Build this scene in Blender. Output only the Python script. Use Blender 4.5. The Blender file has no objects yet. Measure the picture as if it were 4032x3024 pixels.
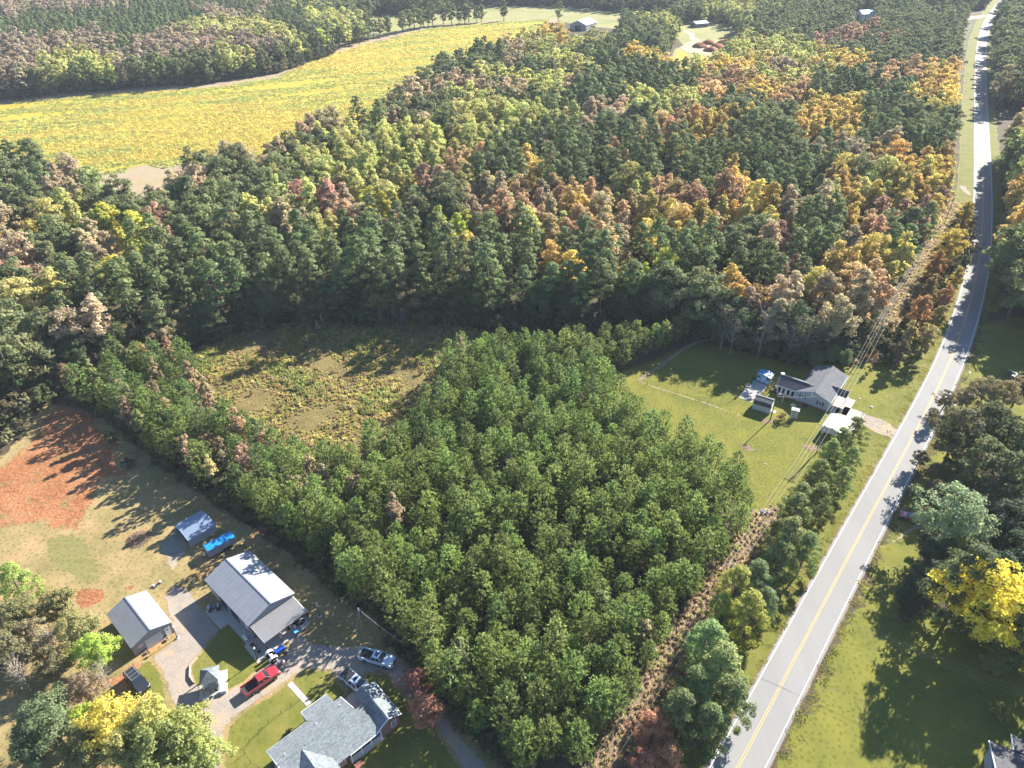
import bpy, bmesh, math, random
import numpy as np
from mathutils import Vector, Matrix

# ------------------------------------------------------------------ camera
SC = bpy.context.scene
COL = SC.collection
CAM_H, PITCH, FPX, PCX, PCY = 100.0, math.radians(35.0), 2796.0, 2016.0, 1512.0
cam_data = bpy.data.cameras.new('camera')
cam_data.sensor_width = 36.0
cam_data.lens = 36.0 * FPX / 4032.0
cam_data.clip_start = 0.5
cam_data.clip_end = 6000.0
cam = bpy.data.objects.new('camera', cam_data)
COL.objects.link(cam)
cam.location = (0, 0, CAM_H)
cam.rotation_euler = (math.radians(90) - PITCH, 0, 0)
SC.camera = cam

# ------------------------------------------------------------------ light
SUN_AZ, SUN_EL = math.radians(46.0), math.radians(30.0)      # azimuth from +X towards +Y
world = bpy.data.worlds.new('World')
SC.world = world
world.use_nodes = True
wn = world.node_tree.nodes
wl = world.node_tree.links
wn.clear()
sky = wn.new('ShaderNodeTexSky')
sky.sky_type = 'NISHITA'
sky.sun_disc = False
sky.sun_elevation = SUN_EL
sky.sun_rotation = math.radians(90) - SUN_AZ
sky.air_density = 1.0
sky.dust_density = 0.1
sky.ozone_density = 5.0
bg = wn.new('ShaderNodeBackground')
bg.inputs['Strength'].default_value = 0.07
wo = wn.new('ShaderNodeOutputWorld')
wl.new(sky.outputs[0], bg.inputs[0])
wl.new(bg.outputs[0], wo.inputs[0])
sun_data = bpy.data.lights.new('sun', 'SUN')
sun_data.energy = 5.0
sun_data.angle = math.radians(0.53)
sun_data.color = (1.0, 0.95, 0.85)
sun = bpy.data.objects.new('sun', sun_data)
COL.objects.link(sun)
to_sun = Vector((math.cos(SUN_AZ) * math.cos(SUN_EL), math.sin(SUN_AZ) * math.cos(SUN_EL), math.sin(SUN_EL)))
sun.rotation_euler = to_sun.to_track_quat('Z', 'Y').to_euler()
sun.location = (60, 60, 160)
SC.view_settings.view_transform = 'Standard'
SC.view_settings.look = 'None'
SC.view_settings.exposure = 1.9
SC.view_settings.gamma = 1.0
SC.view_settings.use_curve_mapping = False
SC.cycles.max_bounces = 5
SC.cycles.diffuse_bounces = 3
SC.cycles.glossy_bounces = 2
SC.cycles.transmission_bounces = 3
SC.cycles.transparent_max_bounces = 8
SC.cycles.volume_bounces = 0
SC.cycles.use_denoising = True
SC.cycles.sample_clamp_indirect = 4.0

# ------------------------------------------------------------------ survey: where a spot of the place lies (metres)
def G(x, y, z=0.0):
    """point of the place at height z seen at survey coordinates x, y"""
    u = (x - PCX) / FPX
    v = (y - PCY) / FPX
    drop = math.sin(PITCH) + v * math.cos(PITCH)
    t = (CAM_H - z) / drop
    return (u * t, (math.cos(PITCH) - v * math.sin(PITCH)) * t, z)

def G2(x, y, z=0.0):
    return G(x, y, z)[:2]

def survey(p):
    """inverse of G"""
    x, y, z = p[0], p[1], p[2] - CAM_H
    d = y * math.cos(PITCH) - z * math.sin(PITCH)
    dn = -(y * math.sin(PITCH) + z * math.cos(PITCH))
    if d < 1:
        return (-9999, -9999)
    return (PCX + FPX * x / d, PCY + FPX * dn / d)

def inside(pt, poly):
    x, y = pt
    c = False
    j = len(poly) - 1
    for i in range(len(poly)):
        xi, yi = poly[i]
        xj, yj = poly[j]
        if (yi > y) != (yj > y) and x < (xj - xi) * (y - yi) / (yj - yi) + xi:
            c = not c
        j = i
    return c

# ------------------------------------------------------------------ tags and objects
def tag(o, label=None, cat=None, group=None, kind=None):
    if label: o['label'] = label
    if cat: o['category'] = cat
    if group: o['group'] = group
    if kind: o['kind'] = kind
    return o

def thing(name, label, cat, loc=(0, 0, 0), rz=0.0, group=None):
    o = bpy.data.objects.new(name, None)
    o.empty_display_size = 0.2
    COL.objects.link(o)
    o.location = loc
    o.rotation_euler = (0, 0, rz)
    return tag(o, label, cat, group)

def copy_tree(o, parent=None):
    c = o.copy()
    COL.objects.link(c)
    c.parent = parent
    for ch in o.children:
        copy_tree(ch, c)
    return c

class MB:
    """collects shapes, builds ONE mesh object"""
    def __init__(s):
        s.v = []; s.f = []; s.mi = []; s.m = 0
    def add(s, vs, fs):
        b = len(s.v)
        s.v += [tuple(p) for p in vs]
        s.f += [tuple(b + i for i in f) for f in fs]
        s.mi += [s.m] * len(fs)
        return s
    def box(s, c, d, rz=0.0, top=(1.0, 1.0)):
        cx, cy, cz = c
        hx, hy, hz = d[0] / 2, d[1] / 2, d[2] / 2
        cr, sr = math.cos(rz), math.sin(rz)
        vs = []
        for z, k in ((-hz, (1, 1)), (hz, top)):
            for x, y in ((-hx, -hy), (hx, -hy), (hx, hy), (-hx, hy)):
                x2, y2 = x * k[0], y * k[1]
                vs.append((cx + x2 * cr - y2 * sr, cy + x2 * sr + y2 * cr, cz + z))
        return s.add(vs, [(3, 2, 1, 0), (4, 5, 6, 7), (0, 1, 5, 4), (1, 2, 6, 5), (2, 3, 7, 6), (3, 0, 4, 7)])
    def slab(s, quad, t):
        """thick sheet: polygon (any n) with thickness t downwards along its normal"""
        n = Vector((0, 0, 0))
        P = [Vector(q) for q in quad]
        for i in range(len(P)):
            a, b = P[i], P[(i + 1) % len(P)]
            n += Vector(((a.y - b.y) * (a.z + b.z), (a.z - b.z) * (a.x + b.x), (a.x - b.x) * (a.y + b.y)))
        n.normalize()
        if n.z < 0:
            P.reverse(); n = -n
        k = len(P)
        Q = [p - n * t for p in P]
        fs = [tuple(range(k)), tuple(range(2 * k - 1, k - 1, -1))]
        for i in range(k):
            j = (i + 1) % k
            fs.append((i, k + i, k + j, j))
        return s.add(P + Q, fs)
    def prism(s, prof, a, b, axis='x'):
        """extrude closed profile (list of 2-d points) along axis from a to b"""
        n = len(prof)
        def mk(t):
            if axis == 'x': return [(t, p[0], p[1]) for p in prof]
            if axis == 'y': return [(p[0], t, p[1]) for p in prof]
            return [(p[0], p[1], t) for p in prof]
        fs = [tuple(range(n)), tuple(range(2 * n - 1, n - 1, -1))]
        for i in range(n):
            j = (i + 1) % n
            fs.append((i, n + i, n + j, j))
        return s.add(mk(a) + mk(b), fs)
    def tube(s, pts, rad, n=6, cap=True):
        pts = [Vector(p) for p in pts]
        if not isinstance(rad, (list, tuple)): rad = [rad] * len(pts)
        rings = []
        for i, p in enumerate(pts):
            d = (pts[min(i + 1, len(pts) - 1)] - pts[max(i - 1, 0)])
            if d.length < 1e-6: d = Vector((0, 0, 1))
            d.normalize()
            a = d.orthogonal() if abs(d.z) > .9 else d.cross(Vector((0, 0, 1)))
            if abs(d.z) > .9: a = Vector((1, 0, 0)) - d * d.x
            a.normalize(); b = d.cross(a)
            rings.append([p + (a * math.cos(2 * math.pi * k / n) + b * math.sin(2 * math.pi * k / n)) * rad[i] for k in range(n)])
        vs = [q for r in rings for q in r]
        fs = []
        for i in range(len(rings) - 1):
            for k in range(n):
                k2 = (k + 1) % n
                fs.append((i * n + k, i * n + k2, (i + 1) * n + k2, (i + 1) * n + k))
        if cap:
            fs.append(tuple(range(n - 1, -1, -1)))
            fs.append(tuple((len(rings) - 1) * n + k for k in range(n)))
        return s.add(vs, fs)
    def lathe(s, c, prof, n=12, axis='z'):
        vs = []; fs = []
        for r, h in prof:
            for k in range(n):
                a = 2 * math.pi * k / n
                x, y = r * math.cos(a), r * math.sin(a)
                if axis == 'z': vs.append((c[0] + x, c[1] + y, c[2] + h))
                elif axis == 'y': vs.append((c[0] + x, c[1] + h, c[2] + y))
                else: vs.append((c[0] + h, c[1] + x, c[2] + y))
        m = len(prof)
        for i in range(m - 1):
            for k in range(n):
                k2 = (k + 1) % n
                fs.append((i * n + k, i * n + k2, (i + 1) * n + k2, (i + 1) * n + k))
        fs.append(tuple(range(n - 1, -1, -1)))
        fs.append(tuple((m - 1) * n + k for k in range(n)))
        return s.add(vs, fs)
    def mesh(s, name, mats, smooth=False, fix=True):
        me = bpy.data.meshes.new(name)
        me.from_pydata(s.v, [], s.f)
        for m in (mats if isinstance(mats, (list, tuple)) else [mats]):
            me.materials.append(m)
        if len(me.materials) > 1:
            me.polygons.foreach_set('material_index', s.mi)
        if fix:
            bm = bmesh.new(); bm.from_mesh(me)
            bmesh.ops.recalc_face_normals(bm, faces=bm.faces)
            bm.to_mesh(me); bm.free()
        if smooth:
            me.polygons.foreach_set('use_smooth', [True] * len(me.polygons))
        me.update()
        return me
    def build(s, name, mats, parent=None, smooth=False, bevel=0.0, loc=None, rz=0.0, fix=True):
        o = bpy.data.objects.new(name, s.mesh(name, mats, smooth, fix))
        COL.objects.link(o)
        if parent: o.parent = parent
        if loc: o.location = loc
        if rz: o.rotation_euler = (0, 0, rz)
        if bevel:
            b = o.modifiers.new('bevel', 'BEVEL'); b.width = bevel; b.segments = 2; b.limit_method = 'ANGLE'
        return o

# ------------------------------------------------------------------ materials
MATS = {}
def nodes_of(name):
    m = bpy.data.materials.new(name)
    m.use_nodes = True
    nt = m.node_tree
    nt.nodes.clear()
    out = nt.nodes.new('ShaderNodeOutputMaterial')
    return m, nt, out

def ramp(nt, stops):
    r = nt.nodes.new('ShaderNodeValToRGB')
    while len(r.color_ramp.elements) < len(stops):
        r.color_ramp.elements.new(0.5)
    for e, (p, c) in zip(r.color_ramp.elements, stops):
        e.position = p
        e.color = (*c, 1.0) if len(c) == 3 else c
    return r

def noise(nt, co, scale, detail=3.0, rough=0.55, dist=0.0, vec_scale=None):
    n = nt.nodes.new('ShaderNodeTexNoise')
    n.inputs['Scale'].default_value = scale
    n.inputs['Detail'].default_value = detail
    n.inputs['Roughness'].default_value = rough
    n.inputs['Distortion'].default_value = dist
    src = co
    if vec_scale:
        mp = nt.nodes.new('ShaderNodeMapping')
        mp.inputs['Rotation'].default_value = vec_scale[1]
        mp.inputs['Scale'].default_value = vec_scale[0]
        nt.links.new(co, mp.inputs[0])
        src = mp.outputs[0]
    nt.links.new(src, n.inputs['Vector'])
    return n.outputs['Fac']

def mixc(nt, f, a, b, mode='MIX'):
    n = nt.nodes.new('ShaderNodeMix')
    n.data_type = 'RGBA'
    n.blend_type = mode
    for k, s in ((0, f), (6, a), (7, b)):
        if isinstance(s, (int, float)): n.inputs[k].default_value = s
        elif isinstance(s, tuple): n.inputs[k].default_value = (*s, 1.0) if len(s) == 3 else s
        else: nt.links.new(s, n.inputs[k])
    return n.outputs[2]

def mathn(nt, op, a, b=0.0, clamp=False):
    n = nt.nodes.new('ShaderNodeMath'); n.operation = op; n.use_clamp = clamp
    for k, s in ((0, a), (1, b)):
        if isinstance(s, (int, float)): n.inputs[k].default_value = s
        else: nt.links.new(s, n.inputs[k])
    return n.outputs[0]

def bump(nt, h, strength, dist):
    b = nt.nodes.new('ShaderNodeBump')
    b.inputs['Strength'].default_value = strength
    b.inputs['Distance'].default_value = dist
    nt.links.new(h, b.inputs['Height'])
    return b.outputs[0]

def plain(name, col, rough=0.6, metal=0.0, vary=0.12, scale=3.0, spec=0.4, coat=0.0, trans=0.0):
    """paint / metal / wood with a little uneven wear"""
    if name in MATS: return MATS[name]
    m, nt, out = nodes_of(name)
    p = nt.nodes.new('ShaderNodeBsdfPrincipled')
    tc = nt.nodes.new('ShaderNodeTexCoord')
    f = noise(nt, tc.outputs['Object'], scale, 4.0, 0.65)
    r = ramp(nt, [(0.3, tuple(c * (1 - vary) for c in col)), (0.7, tuple(min(1, c * (1 + vary)) for c in col))])
    nt.links.new(f, r.inputs[0])
    nt.links.new(r.outputs[0], p.inputs['Base Color'])
    p.inputs['Roughness'].default_value = rough
    p.inputs['Metallic'].default_value = metal
    p.inputs['Specular IOR Level'].default_value = spec
    p.inputs['Coat Weight'].default_value = coat
    p.inputs['Coat Roughness'].default_value = 0.08
    nt.links.new(p.outputs[0], out.inputs[0])
    MATS[name] = m
    return m

SOFT = {}
def ground_mat(name, *a, **k):
    m = ground_mat1(name, *a, **k)
    SOFT[m.name] = ground_mat1(name + '_ragged', *a, ragged=True, **k)
    return m
def ground_mat1(name, layers, bump_s=0.5, bump_scale=3.0, bump_d=0.1, rough=0.95, fine=None, ragged=False):
    """layers: [(scale, detail, [(pos,col)...], stretch)], first is base; later ones (scale, lo, hi, col) blend patches"""
    m, nt, out = nodes_of(name)
    p = nt.nodes.new('ShaderNodeBsdfPrincipled')
    g = nt.nodes.new('ShaderNodeNewGeometry')
    co = g.outputs['Position']
    base = layers[0]
    f = noise(nt, co, base[0], 6.0, 0.7, vec_scale=base[2] if len(base) > 2 else None)
    r = ramp(nt, base[1]); nt.links.new(f, r.inputs[0])
    c = r.outputs[0]
    for sc, lo, hi, col in layers[1:]:
        f = noise(nt, co, sc, 5.0, 0.65, 0.4)
        rr = ramp(nt, [(lo, (0, 0, 0)), (hi, (1, 1, 1))]); nt.links.new(f, rr.inputs[0])
        c = mixc(nt, rr.outputs[0], c, col)
    fs, fa = fine or (6.0, 0.35)
    ff = noise(nt, co, fs, 5.0, 0.75)
    r2 = ramp(nt, [(0.25, (1 - fa,) * 3), (0.75, (1 + fa,) * 3)]); nt.links.new(ff, r2.inputs[0])
    c = mixc(nt, 1.0, c, r2.outputs[0], 'MULTIPLY')
    nt.links.new(c, p.inputs['Base Color'])
    p.inputs['Roughness'].default_value = rough
    p.inputs['Specular IOR Level'].default_value = 0.15
    h = noise(nt, co, bump_scale, 6.0, 0.75)
    nt.links.new(bump(nt, h, bump_s, bump_d), p.inputs['Normal'])
    if ragged:      # the sheet frays out at its rim
        at = nt.nodes.new('ShaderNodeAttribute'); at.attribute_name = 'edge'
        n1 = noise(nt, co, 1.3, 6.0, 0.7)
        q = mathn(nt, 'ADD', at.outputs['Fac'], mathn(nt, 'MULTIPLY', mathn(nt, 'SUBTRACT', n1, .5), 2.4))
        q = mathn(nt, 'GREATER_THAN', q, .42)
        q = mathn(nt, 'MAXIMUM', q, mathn(nt, 'GREATER_THAN', at.outputs['Fac'], .995))
        tr = nt.nodes.new('ShaderNodeBsdfTransparent'); mx = nt.nodes.new('ShaderNodeMixShader')
        nt.links.new(q, mx.inputs[0]); nt.links.new(tr.outputs[0], mx.inputs[1]); nt.links.new(p.outputs[0], mx.inputs[2])
        nt.links.new(mx.outputs[0], out.inputs[0])
    else:
        nt.links.new(p.outputs[0], out.inputs[0])
    MATS[name] = m
    return m

def foliage_mat(name, transl=0.35, gloss=0.05, hue=0.03, val=0.45, tint=0.5, scattered=False):
    m, nt, out = nodes_of(name)
    oi = nt.nodes.new('ShaderNodeObjectInfo')
    at = nt.nodes.new('ShaderNodeAttribute'); at.attribute_name = 'tint'
    hs = nt.nodes.new('ShaderNodeHueSaturation')
    # hue drifts with the tree and with the leaf
    h1 = mathn(nt, 'MULTIPLY_ADD', oi.outputs['Random'], hue); 
    nt.nodes[-1].inputs[2].default_value = 0.5 - hue / 2
    h2 = mathn(nt, 'MULTIPLY_ADD', at.outputs['Fac'], hue * 0.9); nt.nodes[-1].inputs[2].default_value = -hue * 0.45
    hh = mathn(nt, 'ADD', h1, h2)
    rnd2 = mathn(nt, 'FRACT', mathn(nt, 'MULTIPLY', oi.outputs['Random'], 17.31))
    v1 = mathn(nt, 'MULTIPLY_ADD', rnd2, val); nt.nodes[-1].inputs[2].default_value = 1 - val / 2
    v2 = mathn(nt, 'MULTIPLY_ADD', at.outputs['Fac'], tint); nt.nodes[-1].inputs[2].default_value = 1 - tint / 2
    vv = mathn(nt, 'MULTIPLY', v1, v2)
    nt.links.new(hh, hs.inputs['Hue']); nt.links.new(vv, hs.inputs['Value'])
    if scattered:
        ac = nt.nodes.new('ShaderNodeAttribute'); ac.attribute_type = 'INSTANCER'; ac.attribute_name = 'leafcol'
        nt.links.new(ac.outputs['Color'], hs.inputs['Color'])
    else:
        nt.links.new(oi.outputs['Color'], hs.inputs['Color'])
    d = nt.nodes.new('ShaderNodeBsdfDiffuse')
    t = nt.nodes.new('ShaderNodeBsdfTranslucent')
    gl = nt.nodes.new('ShaderNodeBsdfGlossy'); gl.inputs['Roughness'].default_value = 0.6
    nt.links.new(hs.outputs[0], d.inputs['Color'])
    nt.links.new(hs.outputs[0], t.inputs['Color'])
    mx = nt.nodes.new('ShaderNodeMixShader'); mx.inputs[0].default_value = transl
    nt.links.new(d.outputs[0], mx.inputs[1]); nt.links.new(t.outputs[0], mx.inputs[2])
    mx2 = nt.nodes.new('ShaderNodeMixShader'); mx2.inputs[0].default_value = gloss
    nt.links.new(mx.outputs[0], mx2.inputs[1]); nt.links.new(gl.outputs[0], mx2.inputs[2])
    nt.links.new(mx2.outputs[0], out.inputs[0])
    MATS[name] = m
    return m
LEAF = foliage_mat('leaves', 0.5, 0.015)
NEEDLE = foliage_mat('needles', 0.48, 0.02, hue=0.025, val=0.4, tint=0.6)
LEAF_S = foliage_mat('leaves_scattered', 0.5, 0.015, scattered=True)
NEEDLE_S = foliage_mat('needles_scattered', 0.48, 0.02, hue=0.025, val=0.4, tint=0.6, scattered=True)
BARK = plain('bark', (0.13, 0.105, 0.085), 0.9, vary=0.3, scale=4.0, spec=0.1)
BARK_PALE = plain('pale_bark', (0.30, 0.27, 0.24), 0.9, vary=0.3, scale=4.0, spec=0.1)
# ================================================================== GROUND
def ground_patch(name, poly, z, mat, jitter=0.5, step=1.5, kind='structure', seed=1, soft=None):
    """a flat sheet with an uneven natural outline; poly in metres"""
    rnd = random.Random(seed)
    pts = []
    n = len(poly)
    for i in range(n):
        a, b = poly[i], poly[(i + 1) % n]
        L = math.hypot(b[0] - a[0], b[1] - a[1])
        k = max(1, min(400, int(L / step)))
        nx, ny = (b[1] - a[1]) / max(L, 1e-6), -(b[0] - a[0]) / max(L, 1e-6)
        for j in range(k):
            t = j / k
            w = jitter * (rnd.uniform(-1, 1) * 0.6 + 0.7 * math.sin(j * 0.9 + i * 2.1))
            if jitter and step < 1: w *= 0.7
            pts.append((a[0] + (b[0] - a[0]) * t + nx * w, a[1] + (b[1] - a[1]) * t + ny * w))
    if soft is None: soft = min(2.2, max(.25, jitter * 2.2))
    xs = [q[0] for q in pts]; ys = [q[1] for q in pts]
    B = np.array(pts); B2 = np.roll(B, -1, axis=0); D_ = B2 - B; L2_ = (D_ ** 2).sum(1) + 1e-9
    def rim(q):
        t = np.clip(((q - B) * D_).sum(1) / L2_, 0, 1)
        return float(np.sqrt((((B + D_ * t[:, None]) - q) ** 2).sum(1).min()))
    area = (max(xs) - min(xs)) * (max(ys) - min(ys))
    g = max(soft * .8, math.sqrt(area / 2500.0), .3)
    inner = []; x = min(xs) + g / 2; row = 0
    while x < max(xs):
        y = min(ys) + (g / 2 if row % 2 else g)
        while y < max(ys):
            if inside((x, y), pts) and rim(np.array([x, y])) > g * .35: inner.append((x, y))
            y += g
        x += g; row += 1
    from mathutils.geometry import delaunay_2d_cdt
    n = len(pts)
    res = delaunay_2d_cdt([Vector(q) for q in pts + inner], [(k, (k + 1) % n) for k in range(n)], [], 1, 1e-5)
    V_, F_ = res[0], res[2]
    tris = []
    for f in F_:
        a_, b_, c_ = (V_[k] for k in f[:3])
        tris.append(tuple(f) if (b_ - a_).cross(c_ - a_) > 0 else tuple(f)[::-1])
    me = bpy.data.meshes.new(name)
    me.from_pydata([(v.x, v.y, 0) for v in V_], [], tris)
    a_ = me.attributes.new('edge', 'FLOAT', 'POINT')
    a_.data.foreach_set('value', [min(1.0, rim(np.array([v.x, v.y])) / soft) if soft else 1.0 for v in V_])
    me.materials.append(SOFT[mat.name] if soft else mat)
    o = bpy.data.objects.new(name, me)
    COL.objects.link(o)
    o.location.z = z
    tag(o, kind=kind)
    return o
def PX(pts):
    return [G2(*p) for p in pts]

M_FLOOR = ground_mat('forest_floor', [(0.08, [(0.3, (0.055, 0.045, 0.028)), (0.55, (0.085, 0.068, 0.042)), (0.75, (0.07, 0.075, 0.035))]),
                                      (0.03, 0.5, 0.65, (0.07, 0.075, 0.033))], 0.8, 2.0, 0.2)
M_LAWN = ground_mat('bright_lawn', [(0.12, [(0.3, (0.093, 0.106, 0.022)), (0.5, (0.143, 0.141, 0.026)), (0.72, (0.187, 0.172, 0.031))]),
                                    (0.07, 0.60, 0.76, (0.120, 0.102, 0.063)), (0.5, 0.66, 0.80, (0.075, 0.094, 0.024))], 0.2, 5.0, 0.05, fine=(4.0, 0.3))
M_YARD = ground_mat('yard_grass', [(0.15, [(0.3, (0.15, 0.13, 0.048)), (0.5, (0.25, 0.19, 0.085)), (0.7, (0.33, 0.235, 0.115))]),
                                   (0.11, 0.56, 0.70, (0.36, 0.18, 0.080)), (0.35, 0.60, 0.75, (0.15, 0.145, 0.042))], 0.4, 4.0, 0.08, fine=(3.5, 0.4))
M_MOWN = ground_mat('mown_grass', [(0.35, [(0.3, (0.140, 0.136, 0.047)), (0.52, (0.178, 0.162, 0.060)), (0.7, (0.230, 0.187, 0.085))], ((0.25, 3.0, 1.0), (0, 0, math.radians(-50)))),
                                   (0.3, 0.62, 0.8, (0.128, 0.128, 0.038))], 0.4, 4.0, 0.05, fine=(5.0, 0.25))
M_GREEN = ground_mat('green_lawn', [(0.2, [(0.3, (0.093, 0.106, 0.019)), (0.5, (0.136, 0.136, 0.027)), (0.7, (0.187, 0.162, 0.047))]),
                                    (0.25, 0.62, 0.78, (0.221, 0.170, 0.085))], 0.45, 5.0, 0.06, fine=(4.0, 0.35))
M_CLAY = ground_mat('red_clay', [(0.12, [(0.3, (0.20, 0.075, 0.034)), (0.5, (0.31, 0.130, 0.058)), (0.72, (0.40, 0.20, 0.10))]),
                                 (0.22, 0.55, 0.66, (0.20, 0.15, 0.065)), (0.6, 0.56, 0.70, (0.36, 0.20, 0.11)), (0.9, 0.60, 0.72, (0.17, 0.065, 0.033))], 1.0, 0.9, 0.35, fine=(2.0, 0.5))
M_GRAVEL = ground_mat('gravel', [(0.25, [(0.3, (0.215, 0.19, 0.165)), (0.5, (0.275, 0.235, 0.195)), (0.7, (0.33, 0.26, 0.20))]),
                                 (0.18, 0.54, 0.68, (0.37, 0.26, 0.165)), (0.9, 0.64, 0.78, (0.15, 0.125, 0.09))], 0.8, 7.0, 0.06, fine=(7.0, 0.5))
M_WEED = ground_mat('dry_weeds', [(0.3, [(0.3, (0.102, 0.089, 0.034)), (0.5, (0.170, 0.132, 0.051)), (0.72, (0.230, 0.170, 0.072))]),
                                  (0.15, 0.55, 0.7, (0.162, 0.136, 0.030))], 1.0, 2.0, 0.3, fine=(2.5, 0.5))
M_BRUSH = ground_mat('cut_brush', [(0.4, [(0.3, (0.111, 0.081, 0.051)), (0.5, (0.204, 0.145, 0.093)), (0.72, (0.281, 0.204, 0.136))]),
                                   (0.2, 0.58, 0.72, (0.162, 0.136, 0.043))], 1.0, 2.5, 0.3, fine=(2.5, 0.5))
M_FIELD = ground_mat('field_soil', [(0.02, [(0.3, (0.255, 0.204, 0.034)), (0.5, (0.357, 0.281, 0.038)), (0.7, (0.289, 0.255, 0.043))], ((0.5, 2.5, 1.0), (0, 0, math.radians(-25)))),
                                    (0.012, 0.60, 0.68, (0.281, 0.221, 0.145))], 0.6, 1.0, 0.3, fine=(0.8, 0.3))
M_STUBBLE = ground_mat('bare_field', [(0.05, [(0.3, (0.221, 0.170, 0.111)), (0.5, (0.297, 0.230, 0.153)), (0.7, (0.255, 0.212, 0.085))]),
                                      (0.04, 0.55, 0.7, (0.230, 0.204, 0.068))], 0.6, 1.0, 0.2, fine=(1.2, 0.3))
M_PASTURE = ground_mat('pasture', [(0.03, [(0.3, (0.162, 0.170, 0.060)), (0.5, (0.230, 0.221, 0.085)), (0.7, (0.281, 0.246, 0.119))]),
                                   (0.05, 0.6, 0.75, (0.238, 0.178, 0.111))], 0.6, 1.0, 0.2, fine=(1.0, 0.3))
M_ASPHALT = ground_mat('asphalt', [(0.12, [(0.3, (0.204, 0.200, 0.196)), (0.5, (0.225, 0.219, 0.212)), (0.7, (0.246, 0.240, 0.231))], ((1.0, 0.12, 1.0), (0, 0, math.radians(-38)))),
                                   (1.5, 0.70, 0.82, (0.170, 0.166, 0.162))], 0.25, 30.0, 0.01, rough=0.85, fine=(14.0, 0.12))
M_CONC = ground_mat('concrete', [(0.5, [(0.3, (0.357, 0.332, 0.297)), (0.5, (0.408, 0.374, 0.332)), (0.7, (0.459, 0.416, 0.365))]),
                                 (0.8, 0.64, 0.8, (0.306, 0.281, 0.246))], 0.2, 20.0, 0.01, rough=0.9, fine=(8.0, 0.12))
M_DIRT = ground_mat('pale_dirt', [(0.05, [(0.3, (0.30, 0.22, 0.15)), (0.6, (0.42, 0.33, 0.24))])], 0.6, 1.0, 0.2, fine=(1.0, 0.3))

# the base sheet reaches the horizon
me = bpy.data.meshes.new('ground')
me.from_pydata([(-4000, -1500, 0), (4000, -1500, 0), (4000, 5200, 0), (-4000, 5200, 0)], [], [(0, 1, 2, 3)])
me.materials.append(M_FLOOR)
ground = bpy.data.objects.new('ground', me); COL.objects.link(ground); tag(ground, kind='structure')

# ---- the road: centre line surveyed, then smoothed
CL_PX = [(2905, 3024), (3082, 2692), (3199, 2450), (3324, 2222), (3428, 2028), (3571, 1761), (3647, 1626), (3712, 1495), (3761, 1381), (3788, 1305),
         (3841, 1121), (3860, 995), (3870, 862), (3872, 752), (3870, 666), (3866, 549), (3863, 439), (3861, 345), (3861, 274), (3863, 212), (3868, 157), (3884, 102), (3907, 55), (3931, 24)]
CLW = [Vector(G2(*p)) for p in CL_PX]
d0 = (CLW[1] - CLW[0]).normalized(); CLW.insert(0, CLW[0] - d0 * 120)
d1 = (CLW[-1] - CLW[-2]).normalized(); CLW += [CLW[-1] + d1 * 150, CLW[-1] + d1 * 500]
def smooth_line(P, step=4.0, it=12):
    out = []
    for a, b in zip(P[:-1], P[1:]):
        k = max(1, int((b - a).length / step))
        out += [a.lerp(b, j / k) for j in range(k)]
    out.append(P[-1])
    for _ in range(it):
        out = [out[0]] + [(out[i - 1] + out[i] * 2 + out[i + 1]) / 4 for i in range(1, len(out) - 1)] + [out[-1]]
    return out
ROAD = smooth_line(CLW, 4.0, 30)
def road_off(i, off):
    a = ROAD[max(0, i - 1)]; b = ROAD[min(len(ROAD) - 1, i + 1)]
    t = (b - a).normalized()
    return ROAD[i] + Vector((t.y, -t.x)) * off          # + is the right-hand side
def strip(name, o1, o2, z, mat, i0=0, i1=None, jag=0.0, parent=None, th=0.0, seed=3):
    rnd = random.Random(seed)
    i1 = i1 or len(ROAD)
    m = MB(); vs = []; fs = []
    for k, i in enumerate(range(i0, i1)):
        a = road_off(i, o1 + rnd.uniform(-jag, jag)); b = road_off(i, o2 + rnd.uniform(-jag, jag))
        vs += [(a.x, a.y, z), (b.x, b.y, z)]
        if k: fs.append((2 * k - 2, 2 * k - 1, 2 * k + 1, 2 * k))
    m.add(vs, fs)
    o = m.build(name, mat, parent, fix=False)
    return o
def road_dist(p):
    q = Vector(p)
    best = 1e9; bi = 0
    for i in range(0, len(ROAD), 2):
        d = (ROAD[i] - q).length
        if d < best: best = d; bi = i
    a = ROAD[max(0, bi - 1)]; b = ROAD[min(len(ROAD) - 1, bi + 1)]
    t = (b - a).normalized(); r = q - ROAD[bi]
    return r.x * t.y - r.y * t.x                          # signed: + right
tag(strip('grass_verge', -9.5, -3.0, 0.012, M_GREEN, jag=0.5), kind='structure')
tag(strip('grass_verge', 3.0, 7.0, 0.012, M_GREEN, jag=0.5, seed=5, i0=min(i for i, q in enumerate(ROAD) if q.y > 182)), kind='structure')
tag(strip('road_shoulder', -3.62, 3.62, 0.020, M_BRUSH, jag=0.12, seed=8), kind='structure')
road = tag(strip('road', -3.42, 3.42, 0.028, M_ASPHALT, jag=0.04, seed=9), kind='structure')
M_WHITE_LINE = plain('road_white', (0.72, 0.71, 0.68), 0.8, vary=0.12, scale=2.0)
M_YELLOW_LINE = plain('road_yellow', (0.66, 0.37, 0.11), 0.8, vary=0.15, scale=2.0)
strip('edge_line', -3.08, -2.95, 0.034, M_WHITE_LINE, parent=road)
strip('edge_line', 2.95, 3.08, 0.034, M_WHITE_LINE, parent=road)
strip('centre_line', -0.17, -0.07, 0.034, M_YELLOW_LINE, parent=road)
strip('centre_line', 0.07, 0.17, 0.034, M_YELLOW_LINE, parent=road)
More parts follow.
